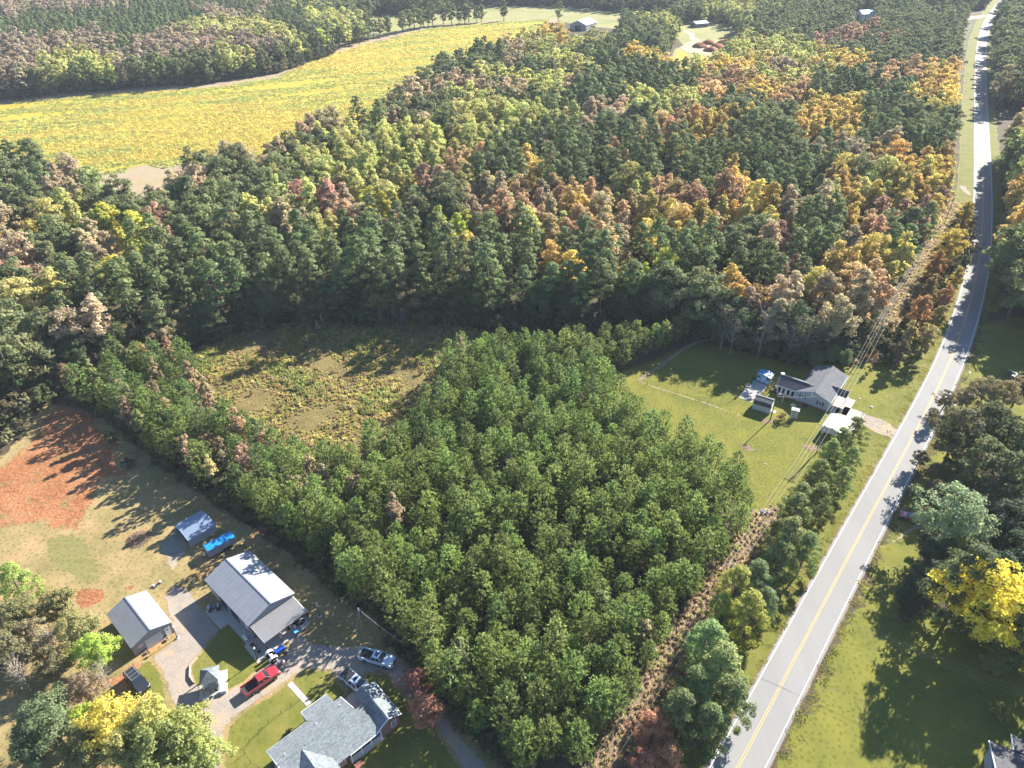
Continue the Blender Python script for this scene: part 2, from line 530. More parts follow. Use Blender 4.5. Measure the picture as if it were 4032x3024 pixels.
# rumble notches beside the lines: small flat dark bars, recess shade put in their colour
M_NOTCH = plain('notch_shade', (0.13, 0.125, 0.12), 0.95)
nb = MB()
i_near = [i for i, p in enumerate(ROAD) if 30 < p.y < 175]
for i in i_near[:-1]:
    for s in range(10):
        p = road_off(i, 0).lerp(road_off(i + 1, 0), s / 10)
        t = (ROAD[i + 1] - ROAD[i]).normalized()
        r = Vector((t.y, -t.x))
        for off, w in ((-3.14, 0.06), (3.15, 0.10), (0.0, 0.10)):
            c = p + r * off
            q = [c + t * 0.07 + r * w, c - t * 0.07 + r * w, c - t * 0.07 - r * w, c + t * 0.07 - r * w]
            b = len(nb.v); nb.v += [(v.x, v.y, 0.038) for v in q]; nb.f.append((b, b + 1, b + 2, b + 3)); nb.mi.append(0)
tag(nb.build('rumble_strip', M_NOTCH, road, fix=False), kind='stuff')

# ---- patches
FIELD_NEAR = [(-700, 480, 12), (-300, 570, 12), (0, 610, 12), (250, 660, 12), (380, 800, 6), (560, 850, 6), (700, 760, 6), (820, 640, 10), (900, 560, 14), (1080, 590, 14), (1120, 500, 14), (1260, 450, 14), (1450, 450, 14), (1560, 345, 14),
              (1720, 225, 14), (1850, 185, 14), (2020, 145, 14), (2140, 110, 12), (2230, 88, 8)]
FIELD_FAR = [(2180, 66), (1960, 84), (1700, 104), (1500, 150), (1250, 220), (1080, 290), (830, 332), (500, 355), (300, 372), (0, 400), (-600, 430)]
FIELD_POLY = [G2(*p) for p in FIELD_NEAR] + PX(FIELD_FAR)
ground_patch('field_margin', [G2(*p) for p in FIELD_NEAR] + PX([(2230, 62), (1960, 76), (1700, 96), (1490, 140), (1240, 205), (1070, 275), (820, 318), (500, 341), (300, 356), (0, 385), (-650, 412)]), 0.008, M_STUBBLE, 1.5, 6.0, seed=2)
CROP_POLY = PX([(-650, 560), (-200, 585), (80, 615), (300, 680), (450, 690), (560, 655), (640, 665), (760, 640), (860, 600)]) + [G2(*p) for p in
             [(930, 560, 12), (1100, 600, 14), (1140, 510, 14), (1280, 460, 14), (1460, 455, 14), (1570, 355, 14), (1730, 235, 14), (1860, 190, 14), (2030, 150, 14), (2145, 112, 12)]] + PX([(2165, 72), (1960, 88), (1700, 110), (1500, 158), (1250, 230), (1090, 302), (840, 345), (500, 365), (300, 380), (0, 408), (-600, 440)])
ground_patch('crop_field', CROP_POLY, 0.016, M_FIELD, 1.2, 5.0, seed=4)
CLEARING = PX([(740, 1450), (820, 1345), (1000, 1285), (1300, 1262), (1700, 1270), (1900, 1300), (2000, 1400), (1850, 1550), (1700, 1640), (1560, 1720), (1350, 1810), (1200, 1800), (1020, 1730), (880, 1620), (790, 1530)])
ground_patch('weedy_clearing', CLEARING, 0.008, M_WEED, 0.6, 2.0, seed=6)
YARD = PX([(-900, 2000), (-300, 1900), (0, 1800), (180, 1570), (420, 1640), (600, 1780), (920, 2010), (1200, 2200), (1480, 2430), (1640, 2620), (1850, 2850), (2050, 3024), (2200, 3300), (-800, 3300)])
ground_patch('yard', YARD, 0.008, M_YARD, 0.6, 2.0, seed=7)
ground_patch('clay_patch', PX([(-200, 1900), (0, 1830), (100, 1760), (170, 1640), (230, 1580), (310, 1570), (400, 1650), (440, 1690), (478, 1720), (480, 1800), (520, 1850), (515, 1900), (450, 1920), (430, 1890), (390, 1900), (400, 1990), (350, 2030), (345, 2085), (280, 2105), (180, 2100), (160, 2050), (80, 2075), (0, 2100), (-200, 2100)]), 0.014, M_CLAY, 0.9, 1.2, seed=8, soft=2.5)
ground_patch('mown_lawn', PX([(160, 2120), (240, 2090), (330, 2110), (400, 2200), (420, 2260), (380, 2300), (290, 2300), (200, 2240)]), 0.014, M_MOWN, 0.5, 1.2, seed=9, soft=1.8)
for k, pl in enumerate(([(285, 2330), (330, 2310), (400, 2320), (420, 2350), (390, 2380), (320, 2400), (290, 2370)], [(475, 2300), (530, 2300), (545, 2320), (490, 2325)], [(470, 2650), (520, 2600), (560, 2620), (500, 2690), (440, 2720), (400, 2690)],
                        [(600, 2290), (640, 2270), (690, 2230), (650, 2260), (610, 2300)])):
    ground_patch('clay_spot', PX(pl), 0.016 + 0.002 * k, M_CLAY, 0.3, 0.6, seed=20 + k, soft=.6)
GRAVEL1 = [(640, 2350), (690, 2300), (735, 2320), (775, 2360), (806, 2409), (868, 2480), (770, 2590), (745, 2625), (768, 2690), (800, 2750), (780, 2830), (700, 2830), (665, 2740), (640, 2650), (600, 2590), (690, 2515), (676, 2450)]
GRAVEL2 = [(780, 2830), (800, 2750), (900, 2720), (960, 2690), (1010, 2645), (1060, 2610), (1120, 2575), (1140, 2545), (1100, 2505), (1150, 2470), (1230, 2530), (1300, 2545), (1420, 2540), (1530, 2560), (1600, 2620), (1680, 2720), (1760, 2830), (1860, 2950), (1960, 3060), (1850, 3060), (1760, 2930), (1700, 2840), (1620, 2770), (1560, 2700), (1520, 2650), (1440, 2650), (1400, 2690), (1365, 2725), (1300, 2640), (1200, 2632), (1130, 2685), (1060, 2735), (960, 2795), (900, 2855), (880, 2920), (870, 3060), (770, 3060), (790, 2950)]
ground_patch('gravel_drive', PX(GRAVEL1), 0.024, M_GRAVEL, 0.22, 0.7, seed=10)
ground_patch('gravel_drive', PX(GRAVEL2), 0.028, M_GRAVEL, 0.18, 0.7, seed=11)
ground_patch('gravel_patch', PX([(630, 2140), (680, 2095), (715, 2085), (745, 2150), (735, 2185), (700, 2215), (690, 2260), (655, 2240), (660, 2200), (632, 2180)]), 0.024, M_GRAVEL, 0.35, 0.6, seed=12)
ground_patch('lawn', PX([(868, 2482), (905, 2458), (1010, 2575), (1090, 2525), (1140, 2550), (1060, 2606), (1010, 2641), (960, 2686), (900, 2714), (800, 2742), (770, 2688), (750, 2626), (774, 2592)]), 0.020, M_GREEN, 0.08, 0.7, seed=13)
ground_patch('lawn', PX([(1132, 2692), (1202, 2638), (1297, 2646), (1358, 2724), (1335, 2800), (1300, 3100), (884, 3100), (888, 2925), (906, 2862), (966, 2800), (1066, 2742)]), 0.020, M_GREEN, 0.1, 0.7, seed=14)
ground_patch('lawn', PX([(1402, 2694), (1444, 2656), (1518, 2656), (1556, 2704), (1616, 2774), (1696, 2844), (1756, 2934), (1860, 3100), (1300, 3100)]), 0.016, M_GREEN, 0.15, 0.8, seed=15)
ground_patch('lawn', PX([(560, 2600), (600, 2600), (635, 2655), (660, 2745), (640, 2800), (600, 2780), (560, 2700), (530, 2640)]), 0.016, M_GREEN, 0.3, 0.7, seed=16)
RE = [tuple(road_off(i, -3.3)) for i in range(len(ROAD)) if 60 < ROAD[i].y < 170]
HOUSE_LAWN = PX([(2300, 1560), (2440, 1460), (2600, 1400), (2770, 1325), (2900, 1375), (3100, 1420), (3330, 1430), (3480, 1340), (3650, 1330)]) + RE[::-1][::4] + PX([(3060, 2060), (2950, 2040), (2850, 1950), (2600, 1800)])
ground_patch('house_lawn', HOUSE_LAWN, 0.006, M_LAWN, 0.25, 1.5, seed=17)
RR = [tuple(road_off(i, 3.3)) for i in range(len(ROAD)) if 20 < ROAD[i].y < 185]
ground_patch('roadside_lawn', RR[::4] + [(190, 190), (190, 20)], 0.006, M_LAWN, 0.25, 1.5, seed=18)
ground_patch('leaf_litter', [tuple(road_off(i, 9.0)) for i in range(len(ROAD)) if 76 < ROAD[i].y < 128][::4] + [(170, 128), (150, 76)], 0.010, M_FLOOR, 1.2, 2.0, seed=19)
LINE_CUT = PX([(2930, 2050), (3050, 1980), (3110, 2060), (3050, 2180), (2900, 2420), (2760, 2640), (2620, 2850), (2500, 3080), (2230, 3080), (2360, 2880), (2560, 2580), (2760, 2290)])
ground_patch('brush_cut', LINE_CUT, 0.010, M_BRUSH, 0.5, 1.2, seed=21)
LINE_CUT2 = PX([(3330, 1440), (3440, 1330), (3520, 1200), (3600, 1050), (3670, 900), (3720, 780), (3790, 800), (3760, 880), (3700, 1020), (3620, 1180), (3540, 1310), (3450, 1420)])
ground_patch('brush_cut', LINE_CUT2, 0.010, M_BRUSH, 0.5, 2.0, seed=22)
ground_patch('road_verge_field', [tuple(road_off(i, -16)) for i in range(len(ROAD)) if 230 < ROAD[i].y < 700][::6] + [tuple(road_off(i, -9)) for i in range(len(ROAD)) if 230 < ROAD[i].y < 700][::-6], 0.008, M_LAWN, 0.6, 4.0, seed=23)
PAST1 = PX([(1380, 96), (1500, 58), (1700, 58), (1780, 40), (2000, 22), (2200, 26), (2400, 46), (2560, 58), (2700, 60), (2600, 110), (2400, 115), (2230, 90), (2160, 70), (1960, 82), (1700, 100), (1500, 145)])
ground_patch('pasture', PAST1, 0.012, M_PASTURE, 2.0, 8.0, seed=24)
DIRT_CLEAR = PX([(2560, 270), (2640, 215), (2680, 170), (2650, 140), (2600, 120), (2700, 95), (2860, 90), (2900, 120), (2900, 190), (2880, 235), (2840, 290), (2700, 330), (2610, 330)])
ground_patch('pasture', DIRT_CLEAR, 0.014, M_PASTURE, 2.0, 6.0, seed=25)
ground_patch('dirt_track', PX([(2670, 185), (2720, 160), (2690, 120), (2720, 118), (2760, 165), (2850, 160), (2870, 200), (2790, 215), (2700, 205)]), 0.020, M_DIRT, 1.0, 4.0, seed=26)
ground_patch('crop_field', PX([(2610, 300), (2620, 250), (2680, 195), (2720, 215), (2680, 260), (2640, 320)]), 0.022, M_FIELD, 0.8, 4.0, seed=27)
ground_patch('dirt_road', PX([(3700, 76), (3790, 68), (3880, 58), (3900, 64), (3800, 82), (3700, 90)]), 0.018, M_DIRT, 0.8, 4.0, seed=28)
# field track along the far wood
ground_patch('farm_track', PX([(1500, 118), (1495, 124), (1330, 180), (1180, 225), (1000, 290), (960, 300), (1180, 216), (1320, 172), (1440, 130)]), 0.020, M_DIRT, 0.4, 3.0, seed=29)
# bare spots on the bright lawn
for k, pl in enumerate(([(2985, 1640), (3030, 1650), (3060, 1640), (3050, 1665), (3010, 1675)], [(2905, 1740), (2960, 1750), (2975, 1775), (2930, 1780)], [(3140, 1750), (3200, 1745), (3235, 1770), (3190, 1785)], [(2930, 2010), (2975, 2000), (3000, 2020), (2960, 2035)], [(3465, 1810), (3490, 1790), (3500, 1800), (3480, 1825)])):
    ground_patch('bare_soil', PX(pl), 0.016, M_BRUSH, 0.25, 0.6, seed=40 + k)
# ================================================================== TREES
def leaf_mesh(name, C, N, size, aspect, mats, seed=0, extra=None, pointed=False):
    """C centres (n,3), N normals, size (n,), builds diamond leaves; extra = MB of wood faces (material 1)"""
    rng = np.random.default_rng(seed)
    n = len(C)
    R = rng.normal(size=(n, 3))
    T = np.cross(N, R); T /= np.linalg.norm(T, axis=1, keepdims=True) + 1e-9
    B = np.cross(N, T)
    s = size[:, None]
    V = np.empty((n, 4, 3))
    V[:, 0] = C + T * s; V[:, 1] = C + B * s * aspect; V[:, 2] = C - T * s; V[:, 3] = C - B * s * aspect
    V = V.reshape(-1, 3)
    nv, nf = len(V), n
    ev = np.array(extra.v).reshape(-1, 3) if extra else np.zeros((0, 3))
    ef = extra.f if extra else []
    loops = np.concatenate([np.arange(nv)] + [np.array(f) + nv for f in ef]) if ef else np.arange(nv)
    tot = np.concatenate([np.full(nf, 4), [len(f) for f in ef]]).astype(np.int32)
    start = np.concatenate([[0], np.cumsum(tot)[:-1]]).astype(np.int32)
    me = bpy.data.meshes.new(name)
    me.vertices.add(nv + len(ev))
    me.vertices.foreach_set('co', np.concatenate([V, ev]).astype(np.float32).ravel())
    me.loops.add(len(loops)); me.loops.foreach_set('vertex_index', loops.astype(np.int32))
    me.polygons.add(len(tot)); me.polygons.foreach_set('loop_start', start); me.polygons.foreach_set('loop_total', tot)
    for m in mats: me.materials.append(m)
    me.polygons.foreach_set('material_index', np.concatenate([np.zeros(nf), np.ones(len(ef))]).astype(np.int32))
    a = me.attributes.new('tint', 'FLOAT', 'FACE')
    a.data.foreach_set('value', np.concatenate([rng.random(nf), np.full(len(ef), .5)]).astype(np.float32))
    me.update(calc_edges=True)
    return me

def unit(a):
    return a / (np.linalg.norm(a, axis=1, keepdims=True) + 1e-9)

def clump_cloud(rng, centres, radii, per, flat, crown_c, up=0.25, rnd=0.45, out=0.65):
    k = len(centres)
    idx = np.repeat(np.arange(k), per)
    D = unit(rng.normal(size=(k * per, 3)))
    D[:, 2] = np.where(D[:, 2] < -0.35, -D[:, 2] * 0.5, D[:, 2])
    r = radii[idx] * rng.uniform(0.45, 1.05, k * per)
    P = centres[idx] + D * r[:, None] * np.array([1, 1, flat])
    N = unit(D * 0.6 + unit(P - crown_c) * out + np.array([0, 0, up]) + rng.normal(size=D.shape) * rnd)
    return P, N

def broad_tree(seed, H, R, base, nclump, per, leaf, shape='round', mats=None):
    """returns (crown mesh, trunk MB)"""
    rng = np.random.default_rng(seed)
    zc = base + (H - base) * (0.48 if shape == 'round' else 0.42)
    hz = (H - base) / 2
    cs = []; rs = []
    lob = rng.uniform(0, 6.28, 3); amp = rng.uniform(0.08, 0.2, 3)
    for i in range(nclump):
        while True:
            d = rng.normal(size=3); d /= np.linalg.norm(d)
            q = rng.uniform(0.0, 1.0) ** 0.45
            z = base + (H - base) * (0.5 + 0.5 * d[2] * q)
            t = (z - base) / (H - base)
            if shape == 'round': prof = math.sqrt(max(0.02, 1 - (2 * t - 0.95) ** 2 * 0.95))
            elif shape == 'oval': prof = (0.35 + 1.5 * t) * (1.02 - t) * 1.25 if t > .1 else 0.5
            else: prof = max(0.08, (1.02 - t) ** 0.75)
            a = math.atan2(d[1], d[0])
            k = 1 + sum(amp[j] * math.sin((j + 2) * a + lob[j] + 3 * t) for j in range(3))
            rr = R * prof * k * math.hypot(d[0], d[1]) ** 0.6 * q * 0.9
            p = (rr * math.cos(a), rr * math.sin(a), z)
            break
        cs.append(p); rs.append(R * rng.uniform(*((.13, .25) if leaf < .21 else (.17, .33))))
    cs = np.array(cs); rs = np.array(rs)
    P, N = clump_cloud(rng, cs, rs, per, 0.75, np.array([0, 0, zc - hz * 0.3]))
    size = leaf * rng.uniform(0.6, 1.3, len(P))
    tr = MB()
    r0 = 0.016 * H + 0.05
    tr.tube([(0, 0, -0.1), (rng.uniform(-.1, .1), rng.uniform(-.1, .1), base * 0.8), (rng.uniform(-.3, .3), rng.uniform(-.3, .3), zc), (0, 0, H * 0.9)], [r0 * 1.25, r0, r0 * 0.6, 0.04], 6)
    order = np.argsort(-rs)
    for j in order[:7]:
        c = cs[j]
        zb = base * 0.7 + (c[2] - base * 0.7) * 0.35
        tr.tube([(0, 0, zb), ((c[0]) * .5, (c[1]) * .5, zb + (c[2] - zb) * .6), tuple(c)], [r0 * .5, r0 * .3, 0.03], 4, cap=False)
    return P, N, size, tr

def bare_tree(seed, H, R, nb=34, leaf_n=0):
    """pale twiggy half bare tree: many fine branches"""
    rng = np.random.default_rng(seed)
    tr = MB()
    r0 = 0.012 * H + 0.03
    tr.tube([(0, 0, -0.1), (0.1, 0, H * .4), (0, 0.1, H * .97)], [r0, r0 * .6, 0.02], 5)
    for i in range(nb):
        z = H * rng.uniform(0.28, 0.92); a = rng.uniform(0, 6.28); L = R * rng.uniform(.6, 1.1) * (1.15 - 0.5 * z / H)
        e = (L * math.cos(a), L * math.sin(a), z + L * rng.uniform(.5, 1.0))
        mid = (e[0] * .5, e[1] * .5, z + (e[2] - z) * .4)
        tr.tube([(0, 0, z), mid, e], [r0 * .35, r0 * .22, 0.012], 3, cap=False)
        for k in range(4):
            a2 = a + rng.uniform(-.8, .8); l2 = L * rng.uniform(.25, .5)
            tr.tube([mid if k < 2 else e, ((mid if k < 2 else e)[0] + l2 * math.cos(a2), (mid if k < 2 else e)[1] + l2 * math.sin(a2), (mid if k < 2 else e)[2] + l2 * rng.uniform(.3, 1))], [0.03, 0.01], 3, cap=False)
    P = np.zeros((leaf_n, 3))
    a = rng.uniform(0, 6.28, leaf_n); z = rng.uniform(0.35, 1.0, leaf_n); r = R * np.sqrt(rng.random(leaf_n)) * (1.1 - .6 * z)
    P[:, 0] = r * np.cos(a); P[:, 1] = r * np.sin(a); P[:, 2] = z * H
    return P, unit(rng.normal(size=(leaf_n, 3)) + np.array([0, 0, .4])), 0.2 * rng.uniform(.6, 1.3, leaf_n), tr

def young_pine(seed, H, R, tuft=0.46, dens=1.0):
    """dense plantation pine: whorls of upswept branches ending in brushes of needles"""
    rng = np.random.default_rng(seed)
    tr = MB()
    tr.tube([(0, 0, -0.1), (0, 0, H * .5), (rng.uniform(-.1, .1), rng.uniform(-.1, .1), H * .98)], [0.012 * H + .03, 0.008 * H, 0.02], 5)
    C = []; A = []
    nw = int(H * 1.15)
    for w in range(nw):
        t = 0.16 + 0.80 * (w + rng.uniform(0, .5)) / nw
        z = H * t
        L = R * (0.30 + 1.9 * (t - .05)) if t < 0.38 else R * (1.03 - t) ** 0.72 * 1.40
        L = min(L, R * 1.05)
        nb = int((rng.integers(5, 7)) * dens + .5)
        a0 = rng.uniform(0, 6.28)
        for b in range(nb):
            a = a0 + b * 6.283 / nb + rng.uniform(-.3, .3)
            l = L * rng.uniform(.72, 1.08)
            up = 0.15 + 0.55 * t
            nt_ = max(2, int(l / 0.42))
            for k in range(nt_):
                f = 0.35 + 0.65 * (k + 1) / nt_
                side = rng.uniform(-.28, .28) * l * f
                C.append((l * f * math.cos(a) - side * math.sin(a), l * f * math.sin(a) + side * math.cos(a), z + up * l * f * f + rng.uniform(-.12, .12)))
                A.append((math.cos(a) * .45, math.sin(a) * .45, .85))
    for k in range(6):
        C.append((rng.uniform(-.12, .12), rng.uniform(-.12, .12), H * (0.93 + .07 * k / 5))); A.append((0, 0, 1))
    C = np.array(C); A = unit(np.array(A))
    per = 7
    idx = np.repeat(np.arange(len(C)), per)
    D = unit(A[idx] * 1.0 + rng.normal(size=(len(idx), 3)) * .48)
    s = tuft * rng.uniform(.65, 1.25, len(idx))
    # narrow sprays: leaf long axis along D -> give normals perpendicular and build directly
    O = unit(np.stack([C[idx][:, 0], C[idx][:, 1], np.full(len(idx), .5 * R)], 1) * 1.0 + rng.normal(size=D.shape) * .55)
    Nn = unit(O - D * (O * D).sum(1, keepdims=True))
    P = C[idx] + D * s[:, None] * .55
    return P, Nn, s, D, tr

def spray_mesh(name, P, N, D, s, aspect, mats, seed, extra=None):
    """needle sprays: long axis D"""
    rng = np.random.default_rng(seed)
    n = len(P)
    B = np.cross(N, D)
    V = np.empty((n, 4, 3)); S = s[:, None]
    V[:, 0] = P + D * S * .6; V[:, 1] = P + B * S * aspect; V[:, 2] = P - D * S * .5; V[:, 3] = P - B * S * aspect
    m2 = leaf_mesh(name, P[:1], N[:1], s[:1], aspect, mats, seed, None)
    bpy.data.meshes.remove(m2)
    V = V.reshape(-1, 3)
    ev = np.array(extra.v).reshape(-1, 3) if extra else np.zeros((0, 3))
    ef = extra.f if extra else []
    nv = len(V)
    loops = np.concatenate([np.arange(nv)] + [np.array(f) + nv for f in ef]) if ef else np.arange(nv)
    tot = np.concatenate([np.full(n, 4), [len(f) for f in ef]]).astype(np.int32)
    start = np.concatenate([[0], np.cumsum(tot)[:-1]]).astype(np.int32)
    me = bpy.data.meshes.new(name)
    me.vertices.add(nv + len(ev)); me.vertices.foreach_set('co', np.concatenate([V, ev]).astype(np.float32).ravel())
    me.loops.add(len(loops)); me.loops.foreach_set('vertex_index', loops.astype(np.int32))
    me.polygons.add(len(tot)); me.polygons.foreach_set('loop_start', start); me.polygons.foreach_set('loop_total', tot)
    for m in mats: me.materials.append(m)
    me.polygons.foreach_set('material_index', np.concatenate([np.zeros(n), np.ones(len(ef))]).astype(np.int32))
    a = me.attributes.new('tint', 'FLOAT', 'FACE')
    a.data.foreach_set('value', np.concatenate([rng.random(n), np.full(len(ef), .5)]).astype(np.float32))
    me.update(calc_edges=True)
    return me

def tall_pine(seed, H, R, leaf=0.55, per=46, nclump=24, base=0.5):
    """mature pine: bare pole, billowing crown of needle clumps on level limbs"""
    rng = np.random.default_rng(seed)
    tr = MB()
    r0 = 0.011 * H + .05
    tr.tube([(0, 0, -0.1), (rng.uniform(-.15, .15), rng.uniform(-.15, .15), H * .5), (0, 0, H * .96)], [r0 * 1.2, r0 * .85, .05], 6)
    cs = []; rs = []
    for i in range(nclump):
        t = base + (1 - base) * (i + rng.random()) / nclump
        u = (t - base) / (1 - base)
        a = i * 2.4 + rng.uniform(-.5, .5)
        rr = R * (math.sin(math.pi * (0.16 + .84 * u) ** .8) ** .7 if u < .97 else .15) * rng.uniform(.55, 1.0)
        c = (rr * math.cos(a), rr * math.sin(a), H * t * .97)
        cs.append(c); rs.append(R * rng.uniform(*((.18, .3) if leaf < .3 else (.28, .42))))
        tr.tube([(0, 0, c[2] - rr * .15), c], [r0 * .3, .03], 3, cap=False)
    cs = np.array(cs); rs = np.array(rs)
    P, N = clump_cloud(rng, cs, rs, per, .62, np.array([0, 0, H * .6]), up=.3, rnd=.42, out=.65)
    return P, N, leaf * rng.uniform(.6, 1.3, len(P)), tr

# ---- colours (real leaf colours, linear)
SPEC = {
 'P': ('pine_tree', 'tall dark green pine of the mixed wood', (0.177, 0.217, 0.080)),
 'Y': ('poplar_tree', 'yellow green leafy tree of the mixed wood', (0.536, 0.524, 0.182)),
 'L': ('poplar_tree', 'bright lime yellow leafy tree of the mixed wood', (0.547, 0.524, 0.097)),
 'O': ('maple_tree', 'orange leaved autumn tree of the mixed wood', (0.593, 0.416, 0.211)),
 'R': ('maple_tree', 'rust red autumn tree of the mixed wood', (0.524, 0.342, 0.228)),
 'D': ('hickory_tree', 'golden yellow autumn tree of the mixed wood', (0.638, 0.490, 0.148)),
 'B': ('sweetgum_tree', 'tan brown thin leaved tree of the mixed wood', (0.490, 0.393, 0.234)),
 'G': ('oak_tree', 'dark olive green round crowned tree of the mixed wood', (0.211, 0.234, 0.097)),
}
rng0 = random.Random(77)
# prototype crowns: species -> list of dicts(crown mesh, trunk mesh, joined mesh)
PROTO = {}
def add_proto(key, crown, trunk_mb, joined):
    PROTO.setdefault(key, []).append((crown, trunk_mb, joined))
def make_broad(key, n, H, R, base, nclump, per, leaf, shapes):
    for i in range(n):
        k = random.Random(hash((key, i)) % 100000 if False else sum(map(ord, key)) * 31 + i * 7)
        h = H * k.uniform(.88, 1.12); r = R * k.uniform(.85, 1.15)
        P, N, s, tr = broad_tree(1000 + sum(map(ord, key)) + i, h, r, base * h, nclump, per, leaf, shapes[i % len(shapes)])
        crown = leaf_mesh('crown', P, N, s, .62, [LEAF], i)
        trunk = tr.mesh('trunk', BARK, smooth=True, fix=False)
        joined = leaf_mesh('tree', P, N, s, .62, [LEAF_S, BARK], i, tr)
        add_proto(key, crown, trunk, joined)
make_broad('broad', 8, 16.8, 4.4, .2, 64, 60, .34, ['oval', 'oval', 'round', 'oval', 'oval', 'cone', 'round', 'oval'])
make_broad('oak', 4, 16.0, 5.4, .2, 58, 76, .36, ['round', 'round', 'round', 'oval'])
make_broad('nearbroad', 5, 11.0, 4.6, .14, 100, 80, .2, ['round', 'oval', 'round', 'round'])
make_broad('thin', 4, 9.0, 1.9, .2, 34, 26, .24, ['oval', 'cone', 'oval', 'oval'])
make_broad('shrub', 4, 2.2, 1.4, .04, 26, 26, .15, ['round', 'round', 'oval', 'round'])
make_broad('farbroad', 6, 16.5, 5.0, .15, 34, 40, .52, ['round', 'oval', 'round', 'oval', 'round'])
for i in range(6):
    P, N, s, tr = tall_pine(300 + i, 18.5 * (0.9 + .04 * i), 3.1 + .15 * (i % 3), leaf=.42, per=52, nclump=26, base=.42 + .03 * (i % 3))
    add_proto('tallpine', leaf_mesh('crown', P, N, s, .45, [NEEDLE], i), tr.mesh('trunk', BARK, smooth=True, fix=False), leaf_mesh('tree', P, N, s, .45, [NEEDLE_S, BARK], i, tr))
for i in range(4):
    P, N, s, tr = tall_pine(340 + i, 17.0, 3.4, leaf=.75, per=24, nclump=20, base=.35)
    add_proto('farpine', leaf_mesh('crown', P, N, s, .5, [NEEDLE], i), tr.mesh('trunk', BARK, smooth=True, fix=False), leaf_mesh('tree', P, N, s, .5, [NEEDLE_S, BARK], i, tr))
for i in range(4):
    P, N, s, tr = tall_pine(360 + i, 12.0, 3.6, leaf=.22, per=110, nclump=52, base=.12)
    add_proto('nearpine', leaf_mesh('crown', P, N, s, .42, [NEEDLE], i), tr.mesh('trunk', BARK, smooth=True, fix=False), leaf_mesh('tree', P, N, s, .42, [NEEDLE_S, BARK], i, tr))
for i in range(8):
    k = random.Random(500 + i)
    P, Nn, s, D, tr = young_pine(500 + i, 9.5 * k.uniform(.9, 1.1), 2.3 * k.uniform(.9, 1.12), dens=1.25)
    add_proto('youngpine', spray_mesh('crown', P, Nn, D, s, .22, [NEEDLE], i), tr.mesh('trunk', BARK, smooth=True, fix=False), spray_mesh('tree', P, Nn, D, s, .22, [NEEDLE_S, BARK], i, tr))
for i in range(3):
    P, N, s, tr = bare_tree(700 + i, 12.0, 3.0, 38, 260)
    add_proto('bare', leaf_mesh('crown', P, N, s, .6, [LEAF], i), tr.mesh('trunk', BARK_PALE, fix=False), leaf_mesh('tree', P, N, s, .6, [LEAF_S, BARK_PALE], i, tr))

def plant(key, var, loc, scale, rz, col, name, label, cat, group=None, sz=1.0):
    """one tree: Empty > trunk, crown"""
    crown, trunk, _ = PROTO[key][var % len(PROTO[key])]
    t = thing(name, label, cat, loc, rz, group)
    t.scale = (scale, scale, scale * sz)
    for nm, me in (('trunk', trunk), ('crown', crown)):
        o = bpy.data.objects.new(nm, me)
        COL.objects.link(o); o.parent = t
        o.color = (*col, 1.0)
    return t

def scatter(name, items, label=None, cat=None, z=0.0):
    """one object that carries many plants; items: (x, y, scale, rot, proto key, variant, colour key/tuple)"""
    coll = bpy.data.collections.new(name + '_pattern')
    protos = {}
    keys = sorted({(it[4], it[5] % len(PROTO[it[4]])) for it in items})
    cr = random.Random(len(items))
    objs = []
    for k in keys:
        o = bpy.data.objects.new('pattern', PROTO[k[0]][k[1]][2])
        coll.objects.link(o)
        objs.append((o.name, k))
    order = {k: i for i, (nm, k) in enumerate(sorted(objs, key=lambda q: q[0]))}
    me = bpy.data.meshes.new(name)
    me.from_pydata([(it[0], it[1], z) for it in items], [], [])
    a = me.attributes.new('sc', 'FLOAT', 'POINT'); a.data.foreach_set('value', [it[2] for it in items])
    a = me.attributes.new('ro', 'FLOAT', 'POINT'); a.data.foreach_set('value', [it[3] for it in items])
    a = me.attributes.new('ix', 'INT', 'POINT'); a.data.foreach_set('value', [order[(it[4], it[5] % len(PROTO[it[4]]))] for it in items])
    a = me.attributes.new('leafcol', 'FLOAT_COLOR', 'POINT'); a.data.foreach_set('color', [v for it in items for v in (*jit(it[6], cr), 1.0)])
    ob = bpy.data.objects.new(name, me); COL.objects.link(ob)
    ng = bpy.data.node_groups.new(name, 'GeometryNodeTree')
    ng.interface.new_socket('Geometry', in_out='INPUT', socket_type='NodeSocketGeometry')
    ng.interface.new_socket('Geometry', in_out='OUTPUT', socket_type='NodeSocketGeometry')
    N = ng.nodes.new; L = ng.links.new
    gi = N('NodeGroupInput'); go = N('NodeGroupOutput')
    ci = N('GeometryNodeCollectionInfo'); ci.inputs['Collection'].default_value = coll
    ci.inputs['Separate Children'].default_value = True; ci.inputs['Reset Children'].default_value = True
    ip = N('GeometryNodeInstanceOnPoints'); ip.inputs['Pick Instance'].default_value = True
    def attr(nm, ty):
        n = N('GeometryNodeInputNamedAttribute'); n.data_type = ty; n.inputs['Name'].default_value = nm; return n.outputs['Attribute']
    cx = N('ShaderNodeCombineXYZ')
    L(attr('ro', 'FLOAT'), cx.inputs['Z'])
    L(gi.outputs[0], ip.inputs['Points']); L(ci.outputs[0], ip.inputs['Instance'])
    L(attr('ix', 'INT'), ip.inputs['Instance Index']); L(cx.outputs[0], ip.inputs['Rotation'])
    L(attr('sc', 'FLOAT'), ip.inputs['Scale']); L(ip.outputs[0], go.inputs[0])
    md = ob.modifiers.new('scatter', 'NODES'); md.node_group = ng
    return tag(ob, label, cat, kind='stuff')

